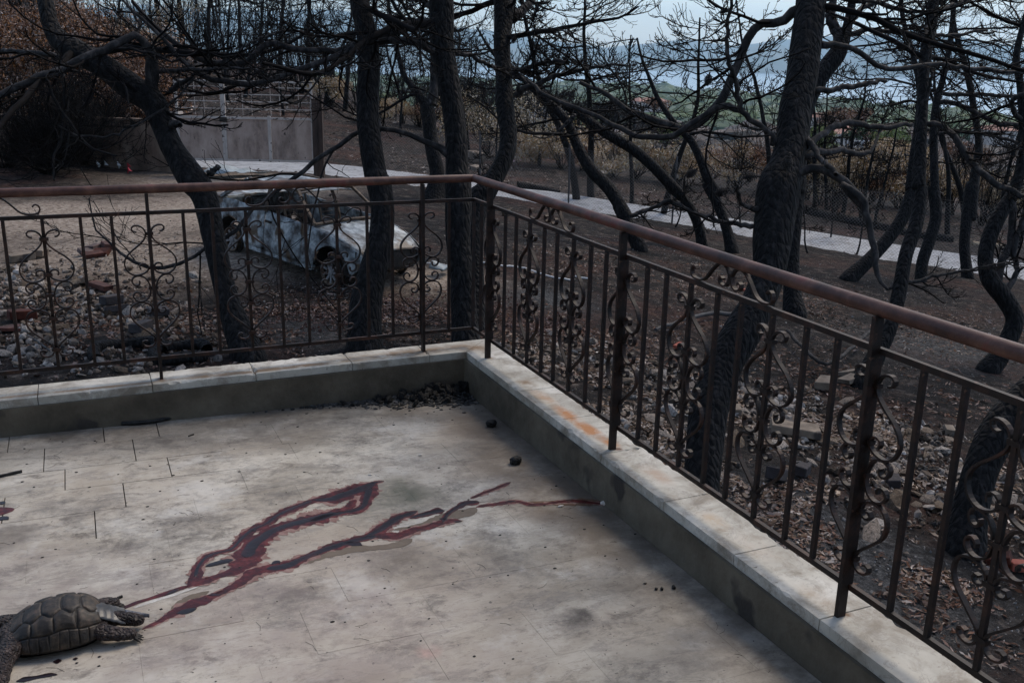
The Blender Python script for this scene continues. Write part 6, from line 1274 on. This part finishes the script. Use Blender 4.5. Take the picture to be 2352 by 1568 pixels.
ctube('fallen_branch', [('g', 830, 1000), ('g', 960, 1130), ('g', 1060, 1200), ('g', 1160, 1160), ('g', 1260, 1060), ('g', 1400, 900)], .022, bark2, 'sagging burnt branch draped over the rubble before the slender trunk', 'branch', z=-1.85, lift=.1, wob=.02)
ctube('fallen_branch', [('d', 380, 1180), ('d', 200, 1060), ('d', 190, 1050)], .01, greyst, 'thin stick in the left rubble heap', 'branch', z=-1.3, n=8)
ctube('burnt_plank', [('o', 0, 1500), ('o', 10, 1500)], .02, bark, 'x', 'plank', z=-1.7, n=3) if False else None
ctube('charred_timber', [('i', 2120, -130), ('i', 2200, -105), ('i', 2290, -85)], .055, bark, 'charred black timber lying in the rubble right of the middle post', 'timber', z=-1.65, n=14, k=8)
def tyre_ring(c, x, y, z, R, a0, a1, label):
    a, b = px(c, x, y); p = onz(a, b, z); g = float(G([p[0]], [p[1]])[0]); t = np.linspace(a0, a1, 26); P = np.column_stack([R*np.cos(t), R*np.sin(t), .05+.02*np.sin(t*3)])
    V, Q = bark_trunk(P, np.full(26, .055), 10, .12); o = link('charred_ring', MB().add(V, Q).mesh('charred_ring', True), bark, label=label, cat='tyre'); o.location = (p[0], p[1], g)
tyre_ring('d', 880, 1190, -1.34, .30, -.2, 3.6, 'charred black tyre ring half buried below the left railing, left one'); tyre_ring('d', 1240, 1190, -1.34, .24, 0, 5.6, 'charred black tyre remains below the left railing, right one')
redrag = mat('red plastic', [(.45, .03, .05), (.6, .06, .08)], 5, .6, 0)
# scraps of litter under the black bush
for i, (x, y, m, lb) in enumerate([(880, 1165, redrag, 'small red plastic scrap by the burnt bush, upper one'), (885, 1195, redrag, 'small red plastic scrap by the burnt bush, lower one'), (770, 1160, whitem, 'white scrap on the ground left of the red scraps, right one'), (730, 1160, whitem, 'white scrap on the ground left of the red scraps, middle one'), (680, 1165, whitem, 'white scrap on the ground left of the red scraps, left one'), (820, 1165, whitem, 'white scrap touching the red scraps'), (400, 1210, whitem, 'white scrap at the foot of the black bush')]):
    a, b = px('a', x, y); c_ = crumpled('litter', a, b, -1.33, .16, m, lb, 'litter', .06)
a, b = px('n', 1480, 970); d_ = hit(a, b, 12, 60); p = at(a, b, d_); c_ = crumpled('litter', a, b, p[2], .5, whitem, 'crumpled white litter on the slope beyond the lane right of the twin stems', 'litter', .1)
a, b = px('n', 635, 852); d_ = hit(a, b, 12, 60); p = at(a, b, d_); c_ = crumpled('litter', a, b, p[2], .35, mat('pink scrap', [(.6, .35, .38), (.7, .5, .5)], 5, .6, 0), 'pinkish scrap on the slope right of the swan neck pine', 'litter', .06)
# ================================================================== PINE CONES on the near branches
def cone(c, x, y, tree_, L, tilt, lb=None):
    root, P, R, bd = tree_; a, b = px(c, x, y); v = P-CAM; dep = v@FW; sx = 1176+F*(v@RT)/dep; sy = 784-F*(v@UP)/dep; d = dep[np.argmin((sx-a)**2+(sy-b)**2)]-.30
    p = at(a, b, d)-np.array(root.location); m = MB(); rows = 9
    for q in range(rows):
        f = (q+.5)/rows; rr = L*.28*math.sin(math.pi*min(f*1.05, 1))**.6; z = (f-.5)*L
        for j in range(9):
            an = j*2*math.pi/9+q*.35; dr = np.array([math.cos(an), math.sin(an), 0]); sd = np.array([-dr[1], dr[0], 0]); c0 = np.array([0, 0, z]); w_ = rr*.36
            m.add([c0+dr*rr*.4-sd*w_*.5, c0+dr*rr*.4+sd*w_*.5, c0+dr*rr*1.15+sd*w_-np.array([0, 0, L*.07]), c0+dr*rr*1.15-sd*w_-np.array([0, 0, L*.07]), c0+dr*rr*1.1+np.array([0, 0, -L*.03])], None, [(0, 1, 2), (0, 2, 3), (2, 4, 3), (0, 3, 4), (1, 4, 2)])
    m.tube([(0, 0, -L/2), (0, 0, L/2)], [L*.10, L*.06], 6)
    o = link('pine_cone', m.mesh('pine_cone'), conem, root); o.location = tuple(p); o.rotation_euler = (.25, tilt, -YAW)
cone('c', 735, 1105, T5, .15, .1); cone('c', 490, 1210, T5, .13, 1.45); cone('c', 295, 1310, T5, .12, 1.3); cone('c', 195, 540, T5, .11, .1); cone('c', 320, 72, T5, .11, 1.2); cone('c', 85, 1180, T5, .11, .8); cone('b', 1190, 270, T3b, .10, .3); cone('b', 1220, 600, T3b, .09, .3); cone('a', 1470, 150, T3, .09, .3)
# ================================================================== ON THE BALCONY FLOOR
def fl(c, x, y, h=0.0):
    a, b = px(c, x, y); p = onz(a, b, -.17)
    for _ in range(4): p = onz(a, b, floor_z(p[0], p[1])+h)
    return p
bloodr = mat('dried blood film', [(.016, .002, .002), (.055, .005, .0055), (.15, .026, .022)], 30, .36, .6, 90, .001, spec=.3)
bloodd = mat('dark congealed blood', [(.005, .003, .004), (.012, .005, .007), (.030, .005, .006)], 12, .28, .5, 30, .002, spec=.35)
brown_ = mat('brown seepage stain', [(.11, .085, .062), (.16, .128, .098)], 14, .6, 0, spec=.3)
cleanm = mat('pale marble chip scar', [(.36, .34, .31), (.60, .58, .54)], 60, .6, .2)
def smear(name, pts, m, h, parent, rag=.35, freq=38., n=None):
    """flat film: outline follows the path with ragged edges, rests h above the floor"""
    A = []
    for c, x, y, wd in pts: p = fl(c, x, y); q = fl(c, x, y+10); s = abs(q[1]-p[1])/10; A.append([p[0], p[1], 0, wd*s*.62])
    A = np.array(A); L = np.linalg.norm(np.diff(A[:, :2], axis=0), axis=1).sum(); n = int(L/.0022)+8; C = cr(A, n); t = nrm(np.gradient(C[:, :2], axis=0)); nn = np.stack([-t[:, 1], t[:, 0]], 1)
    w_ = np.maximum(C[:, 3], .001)/2; e = np.minimum(np.arange(n), np.arange(n)[::-1])/9.; w_ = w_*np.sqrt(np.clip(e, 0, 1)); rows = []
    so = C[0, 0]*13+h*900
    for j, f in enumerate((-1, -.6, 0, .6, 1)):
        k = w_*f*(1+rag*2*(fbm(C[:, 0]*freq+j*(.0 if abs(f) < 1 else 7)*np.sign(f), C[:, 1]*freq, so+np.sign(f)*5, 5)-.5)*(abs(f) > .5)); xy = C[:, :2]+nn*k[:, None]
        hh = h*(1 if abs(f) < .9 else .55); rows.append(np.column_stack([xy, floor_z(xy[:, 0], xy[:, 1])+.0007+hh]))
    V = np.stack(rows, 1).reshape(-1, 3); idx = np.arange(n*5).reshape(n, 5); Q = np.stack([idx[:-1, :-1], idx[1:, :-1], idx[1:, 1:], idx[:-1, 1:]], -1).reshape(-1, 4)
    return link(name, MB().add(V, Q).mesh(name, True), m, parent)
tr1 = empty('blood_trail', tuple(fl('j', 1400, 800)), label='dried blood trail, upper branching streams from the tortoise towards the middle of the floor', cat='stain')
tr2 = empty('blood_trail', tuple(fl('i', 600, 640)), label='dried blood trail, lower long stream from the tortoise to the foot of the right kerb', cat='stain')
def rel(o, parent): o.matrix_parent_inverse = Matrix.Translation(-Vector(parent.location)); return o
HB, HA, HR, HD, HE = .0004, .0007, .0011, .0017, .0023
bledge = mat('pink brown stain rim', [(.13, .060, .050), (.22, .13, .11), (.30, .21, .18)], 30, .55, 0, spec=.3)
U1 = [('j', 1085, 1010, 22), ('j', 1120, 960, 34), ('j', 1140, 900, 30), ('j', 1185, 848, 34), ('j', 1250, 822, 26), ('j', 1330, 800, 24), ('j', 1390, 740, 32), ('j', 1450, 690, 42), ('j', 1530, 655, 34), ('j', 1600, 605, 34), ('j', 1700, 560, 36), ('j', 1790, 525, 26), ('j', 1880, 495, 26), ('j', 1980, 460, 22), ('i', 150, 440, 30)]
U2 = [('j', 1060, 1020, 14), ('j', 1170, 985, 40), ('j', 1280, 945, 30), ('j', 1370, 915, 60), ('j', 1415, 850, 90), ('j', 1440, 790, 80), ('j', 1500, 740, 70), ('j', 1560, 700, 60), ('j', 1650, 665, 60), ('j', 1750, 640, 60), ('j', 1850, 615, 66), ('j', 1930, 590, 40), ('j', 2000, 560, 26), ('i', 160, 515, 20)]
U3 = [('j', 1790, 520, 18), ('j', 1900, 515, 54), ('i', 90, 490, 66), ('i', 170, 465, 70), ('i', 230, 440, 60), ('i', 270, 420, 22), ('i', 325, 410, 14)]
U4 = [('j', 1780, 645, 24), ('j', 1930, 600, 36), ('i', 100, 590, 32), ('i', 170, 575, 36), ('i', 210, 550, 36), ('i', 225, 500, 40), ('i', 240, 450, 50)]
U5 = [('j', 680, 1150, 14), ('j', 780, 1108, 18), ('j', 900, 1072, 20), ('j', 1000, 1038, 18), ('j', 1080, 1012, 24)]
for p_ in (U1, U2, U3, U4): rel(smear('stain_rim', [(c, x, y, w_*1.75+3) for c, x, y, w_ in p_], bledge, HA, tr1, .95, 55.), tr1)
for p_ in (U1, U2, U3, U4, U5): rel(smear('blood_film', [(c, x, y, w_*1.45) for c, x, y, w_ in p_], bloodr, HR, tr1, .7), tr1)
for p_ in ([(c, x, y, w_*.55) for c, x, y, w_ in U1[1:12]], [(c, x, y, w_*.72) for c, x, y, w_ in U2[4:12]], [(c, x, y, w_*.75) for c, x, y, w_ in U3], [(c, x, y, w_*.65) for c, x, y, w_ in U4],
           [('j', 1180, 898, 22), ('j', 1230, 885, 34), ('j', 1290, 870, 36), ('j', 1340, 862, 34)], [('j', 955, 1062, 16), ('j', 1000, 1042, 22), ('j', 1030, 1030, 10)], [('j', 1780, 640, 26), ('j', 1840, 622, 52), ('j', 1905, 600, 34)], [('j', 1440, 700, 20), ('j', 1470, 690, 24)], [('j', 680, 1160, 20), ('j', 735, 1168, 24)]):
    rel(smear('dark_pool', p_, bloodd, HD, tr1, .25), tr1)
rel(smear('bare_streak', [('j', 765, 1140, 20), ('j', 850, 1108, 24), ('j', 960, 1075, 24), ('j', 1050, 1045, 20), ('j', 1140, 1015, 14)], cleanm, HR*.9, tr1, .4), tr1)
W1 = [('j', 815, 1262, 12), ('j', 900, 1222, 26), ('j', 1000, 1170, 46), ('j', 1100, 1120, 60), ('j', 1200, 1080, 44), ('j', 1300, 1035, 34), ('j', 1390, 985, 40), ('j', 1450, 940, 60), ('j', 1530, 915, 60), ('j', 1650, 895, 60), ('j', 1750, 850, 40), ('j', 1850, 810, 44), ('i', 60, 780, 50), ('i', 180, 745, 44), ('i', 280, 725, 40), ('i', 400, 725, 42), ('i', 500, 692, 38), ('i', 600, 665, 36), ('i', 700, 640, 34), ('i', 775, 638, 16)]
W2 = [('i', 210, 735, 20), ('i', 290, 695, 44), ('i', 350, 655, 50), ('i', 410, 620, 46), ('i', 470, 600, 40), ('i', 515, 580, 16)]
W3 = [('i', 470, 625, 18), ('i', 540, 605, 30), ('i', 620, 585, 42), ('i', 672, 580, 34)]
W4 = [('i', 660, 650, 22), ('i', 690, 600, 20), ('i', 740, 565, 26), ('i', 790, 540, 34), ('i', 870, 528, 36)]
W5 = [('i', 850, 560, 14), ('i', 960, 543, 22), ('i', 1080, 528, 24), ('i', 1180, 545, 20), ('i', 1300, 535, 18), ('i', 1400, 525, 26), ('i', 1500, 532, 22), ('i', 1600, 545, 12)]
W6 = [('i', 820, 510, 10), ('i', 920, 470, 18), ('i', 1000, 440, 16), ('i', 1050, 415, 10)]
rel(smear('seepage', [('i', -150, 880, 30), ('i', 0, 830, 70), ('i', 150, 800, 60), ('i', 300, 790, 50), ('i', 420, 770, 50), ('i', 485, 740, 30)], brown_, HB, tr2, .5), tr2)
rel(smear('seepage', [('i', 380, 690, 20), ('i', 560, 660, 50), ('i', 700, 610, 90), ('i', 800, 590, 70), ('i', 850, 560, 30)], brown_, HB, tr2, .5), tr2)
rel(smear('seepage', [('i', 1150, 530, 20), ('i', 1350, 535, 50), ('i', 1500, 530, 70), ('i', 1600, 540, 30)], mat('rust brown seepage', [(.07, .035, .02), (.14, .075, .04)], 9, .6, 0), HB, tr2, .5), tr2)
rel(smear('seepage', [('j', 980, 1150, 20), ('j', 1060, 1100, 60), ('j', 1200, 1040, 30)], brown_, HB, tr2, .5), tr2)
for p_ in (W1, W2, W5, W6): rel(smear('stain_rim', [(c, x, y, w_*1.65+3) for c, x, y, w_ in p_], bledge, HA, tr2, .95, 55.), tr2)
for p_ in (W1, W2, W3, W4, W5, W6): rel(smear('blood_film', [(c, x, y, w_*1.3) for c, x, y, w_ in p_], bloodr, HR, tr2, .7), tr2)
for p_ in ([(c, x, y, w_*.8) for c, x, y, w_ in W1[8:15]], [(c, x, y, w_*.75) for c, x, y, w_ in W2], [(c, x, y, w_*.8) for c, x, y, w_ in W3], [(c, x, y, w_*.8) for c, x, y, w_ in W4], [('j', 1010, 1172, 18), ('j', 1060, 1160, 44), ('j', 1130, 1142, 30)], [('j', 1195, 1065, 14), ('j', 1240, 1064, 26), ('j', 1270, 1062, 12)], [('i', 100, 765, 20), ('i', 150, 768, 50), ('i', 200, 780, 18)], [('j', 1560, 890, 20), ('j', 1590, 875, 30), ('j', 1610, 885, 12)], [('i', 640, 625, 20), ('i', 690, 632, 30)], [('i', 720, 645, 14), ('i', 770, 640, 20)], [('i', 1020, 530, 10), ('i', 1080, 527, 14)], [('i', 1360, 525, 8), ('i', 1400, 520, 16)]):
    rel(smear('dark_pool', p_, bloodd, HD, tr2, .25), tr2)
tr3 = empty('blood_puddle', tuple(fl('t', 600, 1370)), label='narrow dark blood puddle in front of the tortoise at the bottom left', cat='stain')
rel(smear('dark_pool', [('t', 230, 1430, 60), ('t', 350, 1400, 110), ('t', 520, 1370, 70), ('t', 700, 1335, 80), ('t', 830, 1330, 50)], bloodd, HD, tr3, .3), tr3)
for i, (x, y, w_) in enumerate([(830, 1140, 110), (1085, 1105, 70), (1105, 1165, 45), (1430, 1075, 50)]):
    rel(smear('droplet', [('t', x-w_*.6, y+6, w_*.6), ('t', x, y, w_), ('t', x+w_*.6, y-8, w_*.6)], bloodd, HD, tr3, .2), tr3)
rel(smear('dark_pool', [('t', 1700, 460, 40), ('t', 1790, 470, 60), ('t', 1850, 460, 40)], bloodr, HE, tr3, .2), tr3)
tr4 = empty('blood_spot', tuple(fl('j', 10, 600)), label='dark red blood spot at the left edge of the floor beside a slab joint', cat='stain')
rel(smear('blood_film', [('j', -40, 600, 90), ('j', 0, 595, 90), ('j', 14, 605, 40)], bloodr, HR, tr4, .5), tr4); rel(smear('dark_pool', [('j', -20, 540, 40), ('j', 8, 540, 40), ('j', 18, 545, 16)], bloodd, HD, tr4, .3), tr4); rel(smear('dark_pool', [('j', -20, 625, 30), ('j', 20, 625, 36), ('j', 50, 632, 12)], bloodd, HD, tr4, .5), tr4)
# ---- tortoise
def tortoise():
    near = fl('t', 1050, 1010); hp_ = fl('t', 1500, 900); tp = fl('t', 300, 1110); hd = nrm((hp_-tp)[:2]); lf = np.array([-hd[1], hd[0]])
    L, W, Hh = .272, .195, .108
    ce = (hp_+tp)[:2]/2+lf*(W*.40)-hd*.016; g = float(floor_z(ce[0], ce[1])); rz = math.atan2(hd[1], hd[0])
    root = empty('dead_tortoise', (ce[0], ce[1], g), rz, label='dead tortoise lying on the marble with a sooty brown domed shell', cat='tortoise')
    skin = mat('leathery tortoise skin', [(.007, .005, .005), (.024, .016, .015), (.075, .053, .047)], 40, .55, 1.0, 90, .006, crack=90, spec=.4)
    scm = mat('sooty brown scute', [(.005, .004, .003), (.015, .011, .008), (.045, .033, .023), (.10, .062, .046)], 34, .6, .5, 70, .002, pos=[.33, .46, .58, .72], spec=.5)
    grm = mat('dark shell seam', [(.006, .005, .005), (.015, .012, .010)], 30, .6, .2)
    def surf(s, t, off=0.0):      # s tail->head -1..1, t 0..1 left..right rim
        th = t*math.pi; r = np.sqrt(np.maximum(1-np.abs(s)**2.5, 0)); c = np.cos(th); sn = np.sin(th)
        fl_ = 1+.10*np.exp(-(sn/.28)**2)                                  # flared rim
        y = (W/2+off)*r**.9*np.sign(c)*np.abs(c)**.82*fl_; z = .022+(Hh-.022+off)*(r**.95)*sn**.80*(1+.20*s-.16*s*s); x = (L/2+off*.8)*s*(1+.03*np.cos(2*th))
        return np.column_stack([x, y, z])
    base = MB(); base.add(*grid(lambda u, v: surf(np.sin((u*2-1)*math.pi/2), v, -.0028), 60, 44)); link('shell', base.mesh('shell', True), grm, root)
    sh = bpy.data.objects[[o.name for o in root.children][0]] if root.children else None
    # scutes: each a raised plate of the dome
    zc_ = lambda ss: .032*np.cos(2*math.pi*(ss+.40)/.365)
    def plate(s0, s1, t0, t1, slant=0.0, bump=.0026, nm='scute'):
        def fn(u, v):
            e = .018; uu = e+(1-2*e)*u; vv = e*.8+(1-1.6*e)*v; hexs = .10*np.abs(2*vv-1)*(1 if slant else 0)
            ss = s0+(s1-s0)*uu; q1 = t1-zc_(ss)*(abs(t1-.37) < .01)+zc_(ss)*(abs(t1-.63) < .01); q0 = t0-zc_(ss)*(abs(t0-.37) < .01)+zc_(ss)*(abs(t0-.63) < .01); q1 = q1+.012*np.sin(ss*9+3)*(abs(t1-.5) > .2)*(abs(t1-.5) < .45); q0 = q0+.012*np.sin(ss*9+3)*(abs(t0-.5) > .2)*(abs(t0-.5) < .45); tt = q0+(q1-q0)*vv; ss = ss+(vn(ss*7+s0*31, tt*9, 2.)-.5)*.035+(slant*(s1-s0))*(np.abs(2*vv-1)-.5)*(1 if slant else 0)
            edge = np.minimum(np.minimum(u, 1-u)*(abs(s1-s0)*2.2), np.minimum(v, 1-v)*abs(t1-t0)*3.2)/.22; d = np.clip(edge, 0, 1)
            rings = .0007*np.sin(d*30)*(d < .93); h = -.0030+.0030*np.minimum(d*7, 1)**.5+bump*.75*(1-(1-d)**2)+rings+.0016*(fbm(ss*9+s0*7, tt*14, t0*5, 3)-.5)
            P0 = surf(np.clip(ss, -.998, .998), np.clip(tt, .004, .996)); P1 = surf(np.clip(ss, -.998, .998), np.clip(tt, .004, .996), .001)
            nn = nrm(P1-P0+np.array([0, 0, 1e-6])); nn = nrm(nn); return P0+nn*h[:, None]
        link(nm, MB().add(*grid(fn, 20, 18)).mesh(nm, True), scm, root)
    vs_ = [-.90, -.58, -.22, .16, .52, .88]
    for a, b in zip(vs_[:-1], vs_[1:]): plate(a, b, .37, .63, .06)
    cs_ = [-.88, -.42, .0, .42, .86]
    for a, b in zip(cs_[:-1], cs_[1:]): plate(a, b, .155, .37, .0, .0035); plate(a, b, .63, .845, .0, .0035)
    ms = np.linspace(-.97, .97, 12)
    for a, b in zip(ms[:-1], ms[1:]): plate(a, b, .0, .155, 0, .002, 'rim_scute'); plate(a, b, .845, 1.0, 0, .002, 'rim_scute')
    plate(-.995, -.88, .30, .70, 0, .001, 'rim_scute'); plate(.87, .995, .30, .70, 0, .001, 'rim_scute')
    bot = MB(); bot.add(*grid(lambda u, v: np.column_stack([(u*2-1)*L*.46, (v*2-1)*W*.46*np.sqrt(np.maximum(1-(u*2-1)**4, 0)), .010+0*u]), 16, 10)); link('plastron', bot.mesh('plastron'), grm, root)
    # one continuous body grown from joints
    J = [(0, 0, .040), (.09, 0, .045), (.135, -.006, .040), (.170, -.014, .032), (.205, -.022, .026), (.228, -.028, .020),
         (-.09, 0, .042), (-.14, 0, .035), (-.165, .004, .022),
         (.095, -.060, .036), (.135, -.082, .032), (.178, -.086, .024), (.205, -.088, .017),
         (.095, .060, .036), (.135, .085, .030), (.165, .10, .020),
         (-.095, -.055, .036), (-.125, -.105, .034), (-.128, -.150, .028), (-.130, -.19, .020), (-.126, -.215, .016),
         (-.095, .055, .036), (-.15, .075, .032), (-.19, .07, .024), (-.21, .06, .018)]
    Rr = [(.05, .03), (.045, .03), (.026, .022), (.022, .019), (.024, .020), (.012, .010), (.045, .03), (.02, .016), (.008, .008),
          (.027, .022), (.024, .020), (.021, .015), (.015, .011), (.03, .026), (.026, .022), (.02, .014),
          (.034, .028), (.032, .026), (.030, .024), (.028, .020), (.020, .014), (.034, .028), (.03, .025), (.027, .02), (.018, .014)]
    E = [(0, 1), (1, 2), (2, 3), (3, 4), (4, 5), (0, 6), (6, 7), (7, 8), (1, 9), (9, 10), (10, 11), (11, 12), (1, 13), (13, 14), (14, 15), (6, 16), (16, 17), (17, 18), (18, 19), (19, 20), (6, 21), (21, 22), (22, 23), (23, 24)]
    me = bpy.data.meshes.new('body'); me.from_pydata([(a, b, max(c, .018)) for a, b, c in J], E, []); o = link('body', me, skin, root)
    sk = o.modifiers.new('skin', 'SKIN'); me.skin_vertices.new() if not me.skin_vertices else None
    for i, sv in enumerate(me.skin_vertices[0].data): sv.radius = Rr[i]
    me.skin_vertices[0].data[0].use_root = True; sk.use_smooth_shade = True
    ss = o.modifiers.new('sub', 'SUBSURF'); ss.levels = 3; ss.render_levels = 3
    tx = bpy.data.textures.new('folds', 'CLOUDS'); tx.noise_scale = .012; dp = o.modifiers.new('d', 'DISPLACE'); dp.texture = tx; dp.strength = .006
    for j, (bx, by, an) in enumerate([(.190, -.087, 0), (-.125, -.205, -1.5), (.150, .096, .6)]):
        for q in range(5):
            a = an+(q-2)*.42; m = MB(); m.tube([(bx+math.cos(a)*.008, by+math.sin(a)*.010, .012), (bx+math.cos(a)*.020, by+math.sin(a)*.020, .009), (bx+math.cos(a)*.030, by+math.sin(a)*.030, .003)], [.0042, .0034, .001], 6); link('claw', m.mesh('claw', True), grm, root)
    for s in (1, -1): m = MB(); m.tube([(.216, -.025+s*.014, .028), (.2165, -.025+s*.0165, .0285)], [.0035, .002], 8); link('eye', m.mesh('eye', True), grm, root)
    # torn front plate of the shell lying over neck and head
    def flap(u, v): x = .10+.075*u; y = .035-.085*v+.01*u; return np.column_stack([x, y, .070-.045*u+.012*np.sin(v*math.pi)+.0012*np.sin(u*28)])
    f = link('torn_rim_scute', MB().add(*grid(flap, 18, 12)).mesh('torn_rim_scute', True), mat('greyish torn scute', [(.02, .021, .023), (.055, .057, .062), (.11, .11, .11)], 20, .4, .4, 60, .002), root); md = f.modifiers.new('t', 'SOLIDIFY'); md.thickness = .004
    def flap2(u, v): w2 = .020*(1-u)**.7; return np.column_stack([.178+.062*u, -.004-.012*u+w2*(2*v-1), .050-.018*u-.010*(2*v-1)**2])
    f = link('head_plate', MB().add(*grid(flap2, 12, 8)).mesh('head_plate', True), mat('bluish head plate', [(.05, .055, .07), (.12, .13, .16)], 20, .35, .4), root); md = f.modifiers.new('t', 'SOLIDIFY'); md.thickness = .004
tortoise()
# ---- charcoal lumps and debris
coal = mat('charcoal', [(.003, .003, .003), (.009, .009, .009), (.03, .03, .03)], 25, .6, .9, 60, .006, spec=.3)
def lump(x, y, r, label, n=3, name='charcoal_lump'):
    a, b = x, y; p = onz(a, b, -.18); p = onz(a, b, floor_z(p[0], p[1])); bm = bmesh.new(); bmesh.ops.create_icosphere(bm, subdivisions=n, radius=1); V = np.array([v.co[:] for v in bm.verts]); T = np.array([[v.index for v in f.verts] for f in bm.faces]); bm.free()
    V = np.sign(V)*np.abs(V)**.7; V = V*(1+.5*(fbm(V[:, 0]*1.6+x, V[:, 1]*1.6, V[:, 2]*1.6+y, 3)-.5))[:, None]*np.array([1, .8, .72]); V = V*(1+.10*(np.round(vn(V[:, 0]*5, V[:, 1]*5, V[:, 2]*5+x)*3)/3-.5))[:, None]
    o = link(name, MB().add(V*r, None, T).mesh(name), coal, label=label, cat='charcoal'); o.location = (p[0], p[1], floor_z(p[0], p[1])+r*.62); o.rotation_euler = (0, 0, rng.uniform(0, 3)); return o
lump(1128, 979, .024, 'black charcoal lump on the floor, the upper one nearer the corner'); lump(1185, 1064, .024, 'black charcoal lump on the floor, the lower one near the right kerb')
lump(1547, 1351, .008, 'tiny black oval charcoal crumb near the right kerb, rightmost of three', 2); lump(1507, 1354, .0055, 'tiny black charcoal crumb near the right kerb, leftmost of three', 2); lump(1520, 1354, .006, 'tiny black charcoal crumb near the right kerb, middle of three', 2)
def pile():
    # heap of charcoal bits and ash in the corner: individually the larger bits, the dust as stuff
    n = 240; c0 = onz(985, 893, -.19)[:2]
    def pos(n, sp=1.0):
        x = -CI-.02-np.abs(rng.normal(size=n))*.24*sp; y = -CI-.02-np.abs(rng.normal(size=n))*.075*sp*np.exp(-((x+.2)/.5)**2); return np.column_stack([x, y])
    q = pos(1500, 1.25); s = .003+.009*rng.random(1500)**2; hgt = np.exp(-((q[:, 0]+.22)/.22)**2-((q[:, 1]+.11)/.08)**2)*.03
    V = ICO[None]*(1+.6*(rng.random((1500, 12, 1))-.5))*s[:, None, None]*np.array([1.3, 1, .6])+np.column_stack([q, floor_z(q[:, 0], q[:, 1])+.002+hgt*rng.random(1500)])[:, None]
    T = ICT[None]+(np.arange(1500)*12)[:, None, None]
    link('charcoal_dust', MB().add(V.reshape(-1, 3), None, T.reshape(-1, 3)).mesh('charcoal_dust'), mat('charcoal crumbs', [(.008, .008, .008), (.03, .03, .03), (.10, .095, .09)], 20, .8, 0, island=True, rand=.8), kind='stuff', label='heap of charcoal crumbs in the balcony corner')
    st = MB().add(ICO*(1+.6*(rng.random((12, 1))-.5))*np.array([1.4, .8, .6]), None, ICT).mesh('charcoal_bit'); st.materials.append(coal); st2 = MB().add(ICO*(1+.6*(rng.random((12, 1))-.5))*np.array([1.0, .9, .7]), None, ICT).mesh('charcoal_bit'); st2.materials.append(coal)
    p = pos(90, 1.0); s = .010+.018*rng.random(90)**1.5; hgt = np.exp(-((p[:, 0]+.22)/.22)**2-((p[:, 1]+.11)/.08)**2)*.03
    for i in range(90):
        o = link('charcoal_bit', st if i % 2 else st2, None, None, label='small black charcoal bit in the heap in the balcony corner', cat='charcoal', group='charcoal bits heaped in the corner'); o.scale = (s[i],)*3; o.location = (p[i, 0], p[i, 1], floor_z(p[i, 0], p[i, 1])+s[i]*.5+hgt[i]); o.rotation_euler = tuple(rng.uniform(0, 3, 3))
pile()
def crumbs():
    n = 420; x = rng.uniform(-2.4, -.1, n); y = rng.uniform(-3.3, -.1, n); s = .0012+.0035*rng.random(n)**3
    V = ICO[None]*(1+.6*(rng.random((n, 12, 1))-.5))*s[:, None, None]*np.array([1.5, 1, .5])+np.column_stack([x, y, floor_z(x, y)+.001])[:, None]; T = ICT[None]+(np.arange(n)*12)[:, None, None]
    link('soot_crumbs', MB().add(V.reshape(-1, 3), None, T.reshape(-1, 3)).mesh('soot_crumbs'), coal, kind='stuff', label='soot crumbs scattered over the marble')
crumbs()
def needles():
    n = 260; m = MB()
    x = np.r_[rng.uniform(-2.4, -.1, 160), rng.uniform(-2.4, -.1, 100)]; y = np.r_[rng.uniform(-3.2, -.1, 160), rng.uniform(-3.2, -.1, 100)]; z = floor_z(x, y)+.0012
    a = rng.uniform(0, 3.14, n); L = rng.uniform(.006, .03, n); P = np.stack([np.column_stack([x+np.cos(a+c*f)*L*f, y+np.sin(a+c*f)*L*f, z]) for f in (-1, 0, 1) for c in (.25,)], 1)
    P = P[:90]; V, Q = tubes(P, np.full((90, 3), .0005), 3); link('burnt_needles', MB().add(V, Q).mesh('burnt_needles'), coal, kind='stuff', label='burnt pine needles strewn on the floor')
needles()
def stick(pts, r, label, name='burnt_stick'):
    P = np.array([fl(*p, r) for p in pts]); o = P[0].copy(); C = cr(P, 12) if len(P) > 2 else cr(P, 6); m = MB().tube(C-o, r*(1+.3*(rng.random(len(C))-.5)), 8); ob = link(name, m.mesh(name, True), coal, label=label, cat='stick'); ob.location = tuple(o)
stick([('j', -60, 392), ('j', 20, 375), ('j', 125, 352)], .006, 'black burnt stick lying at the left edge of the floor'); stick([('j', 700, 78), ('j', 780, 76), ('j', 880, 66), ('j', 980, 46)], .009, 'flat black charred strip at the foot of the left kerb'); stick([('j', 1082, 150), ('j', 1112, 140)], .003, 'short black twig on the floor near the left kerb'); stick([('t', 1685, 228), ('t', 1755, 203)], .004, 'short charred fragment on the floor above the tortoise head')
chip = mat('pale stone chip', [(.5, .45, .4), (.62, .58, .52)], 9, .8, .2)
for c, x, y, r_, lb in [('i', 1337, 556, .010, 'small pale stone chip beside the end of the lower blood trail'), ('i', 1585, 540, .016, 'pale mortar crumb at the foot of the right kerb where the blood trail ends'), ('i', 245, 375, .008, 'pale chip above the upper blood trail'), ('i', 530, 262, .009, 'tiny pale chip on the floor left of the lower charcoal lump')]:
    p = fl(c, x, y); o = link('stone_chip', MB().add(ICO*(1+.5*(rng.random((12, 1))-.5))*np.array([1.2, .8, .5])*r_, None, ICT).mesh('stone_chip'), chip, label=lb, cat='chip'); o.location = (p[0], p[1], p[2]+r_*.3)
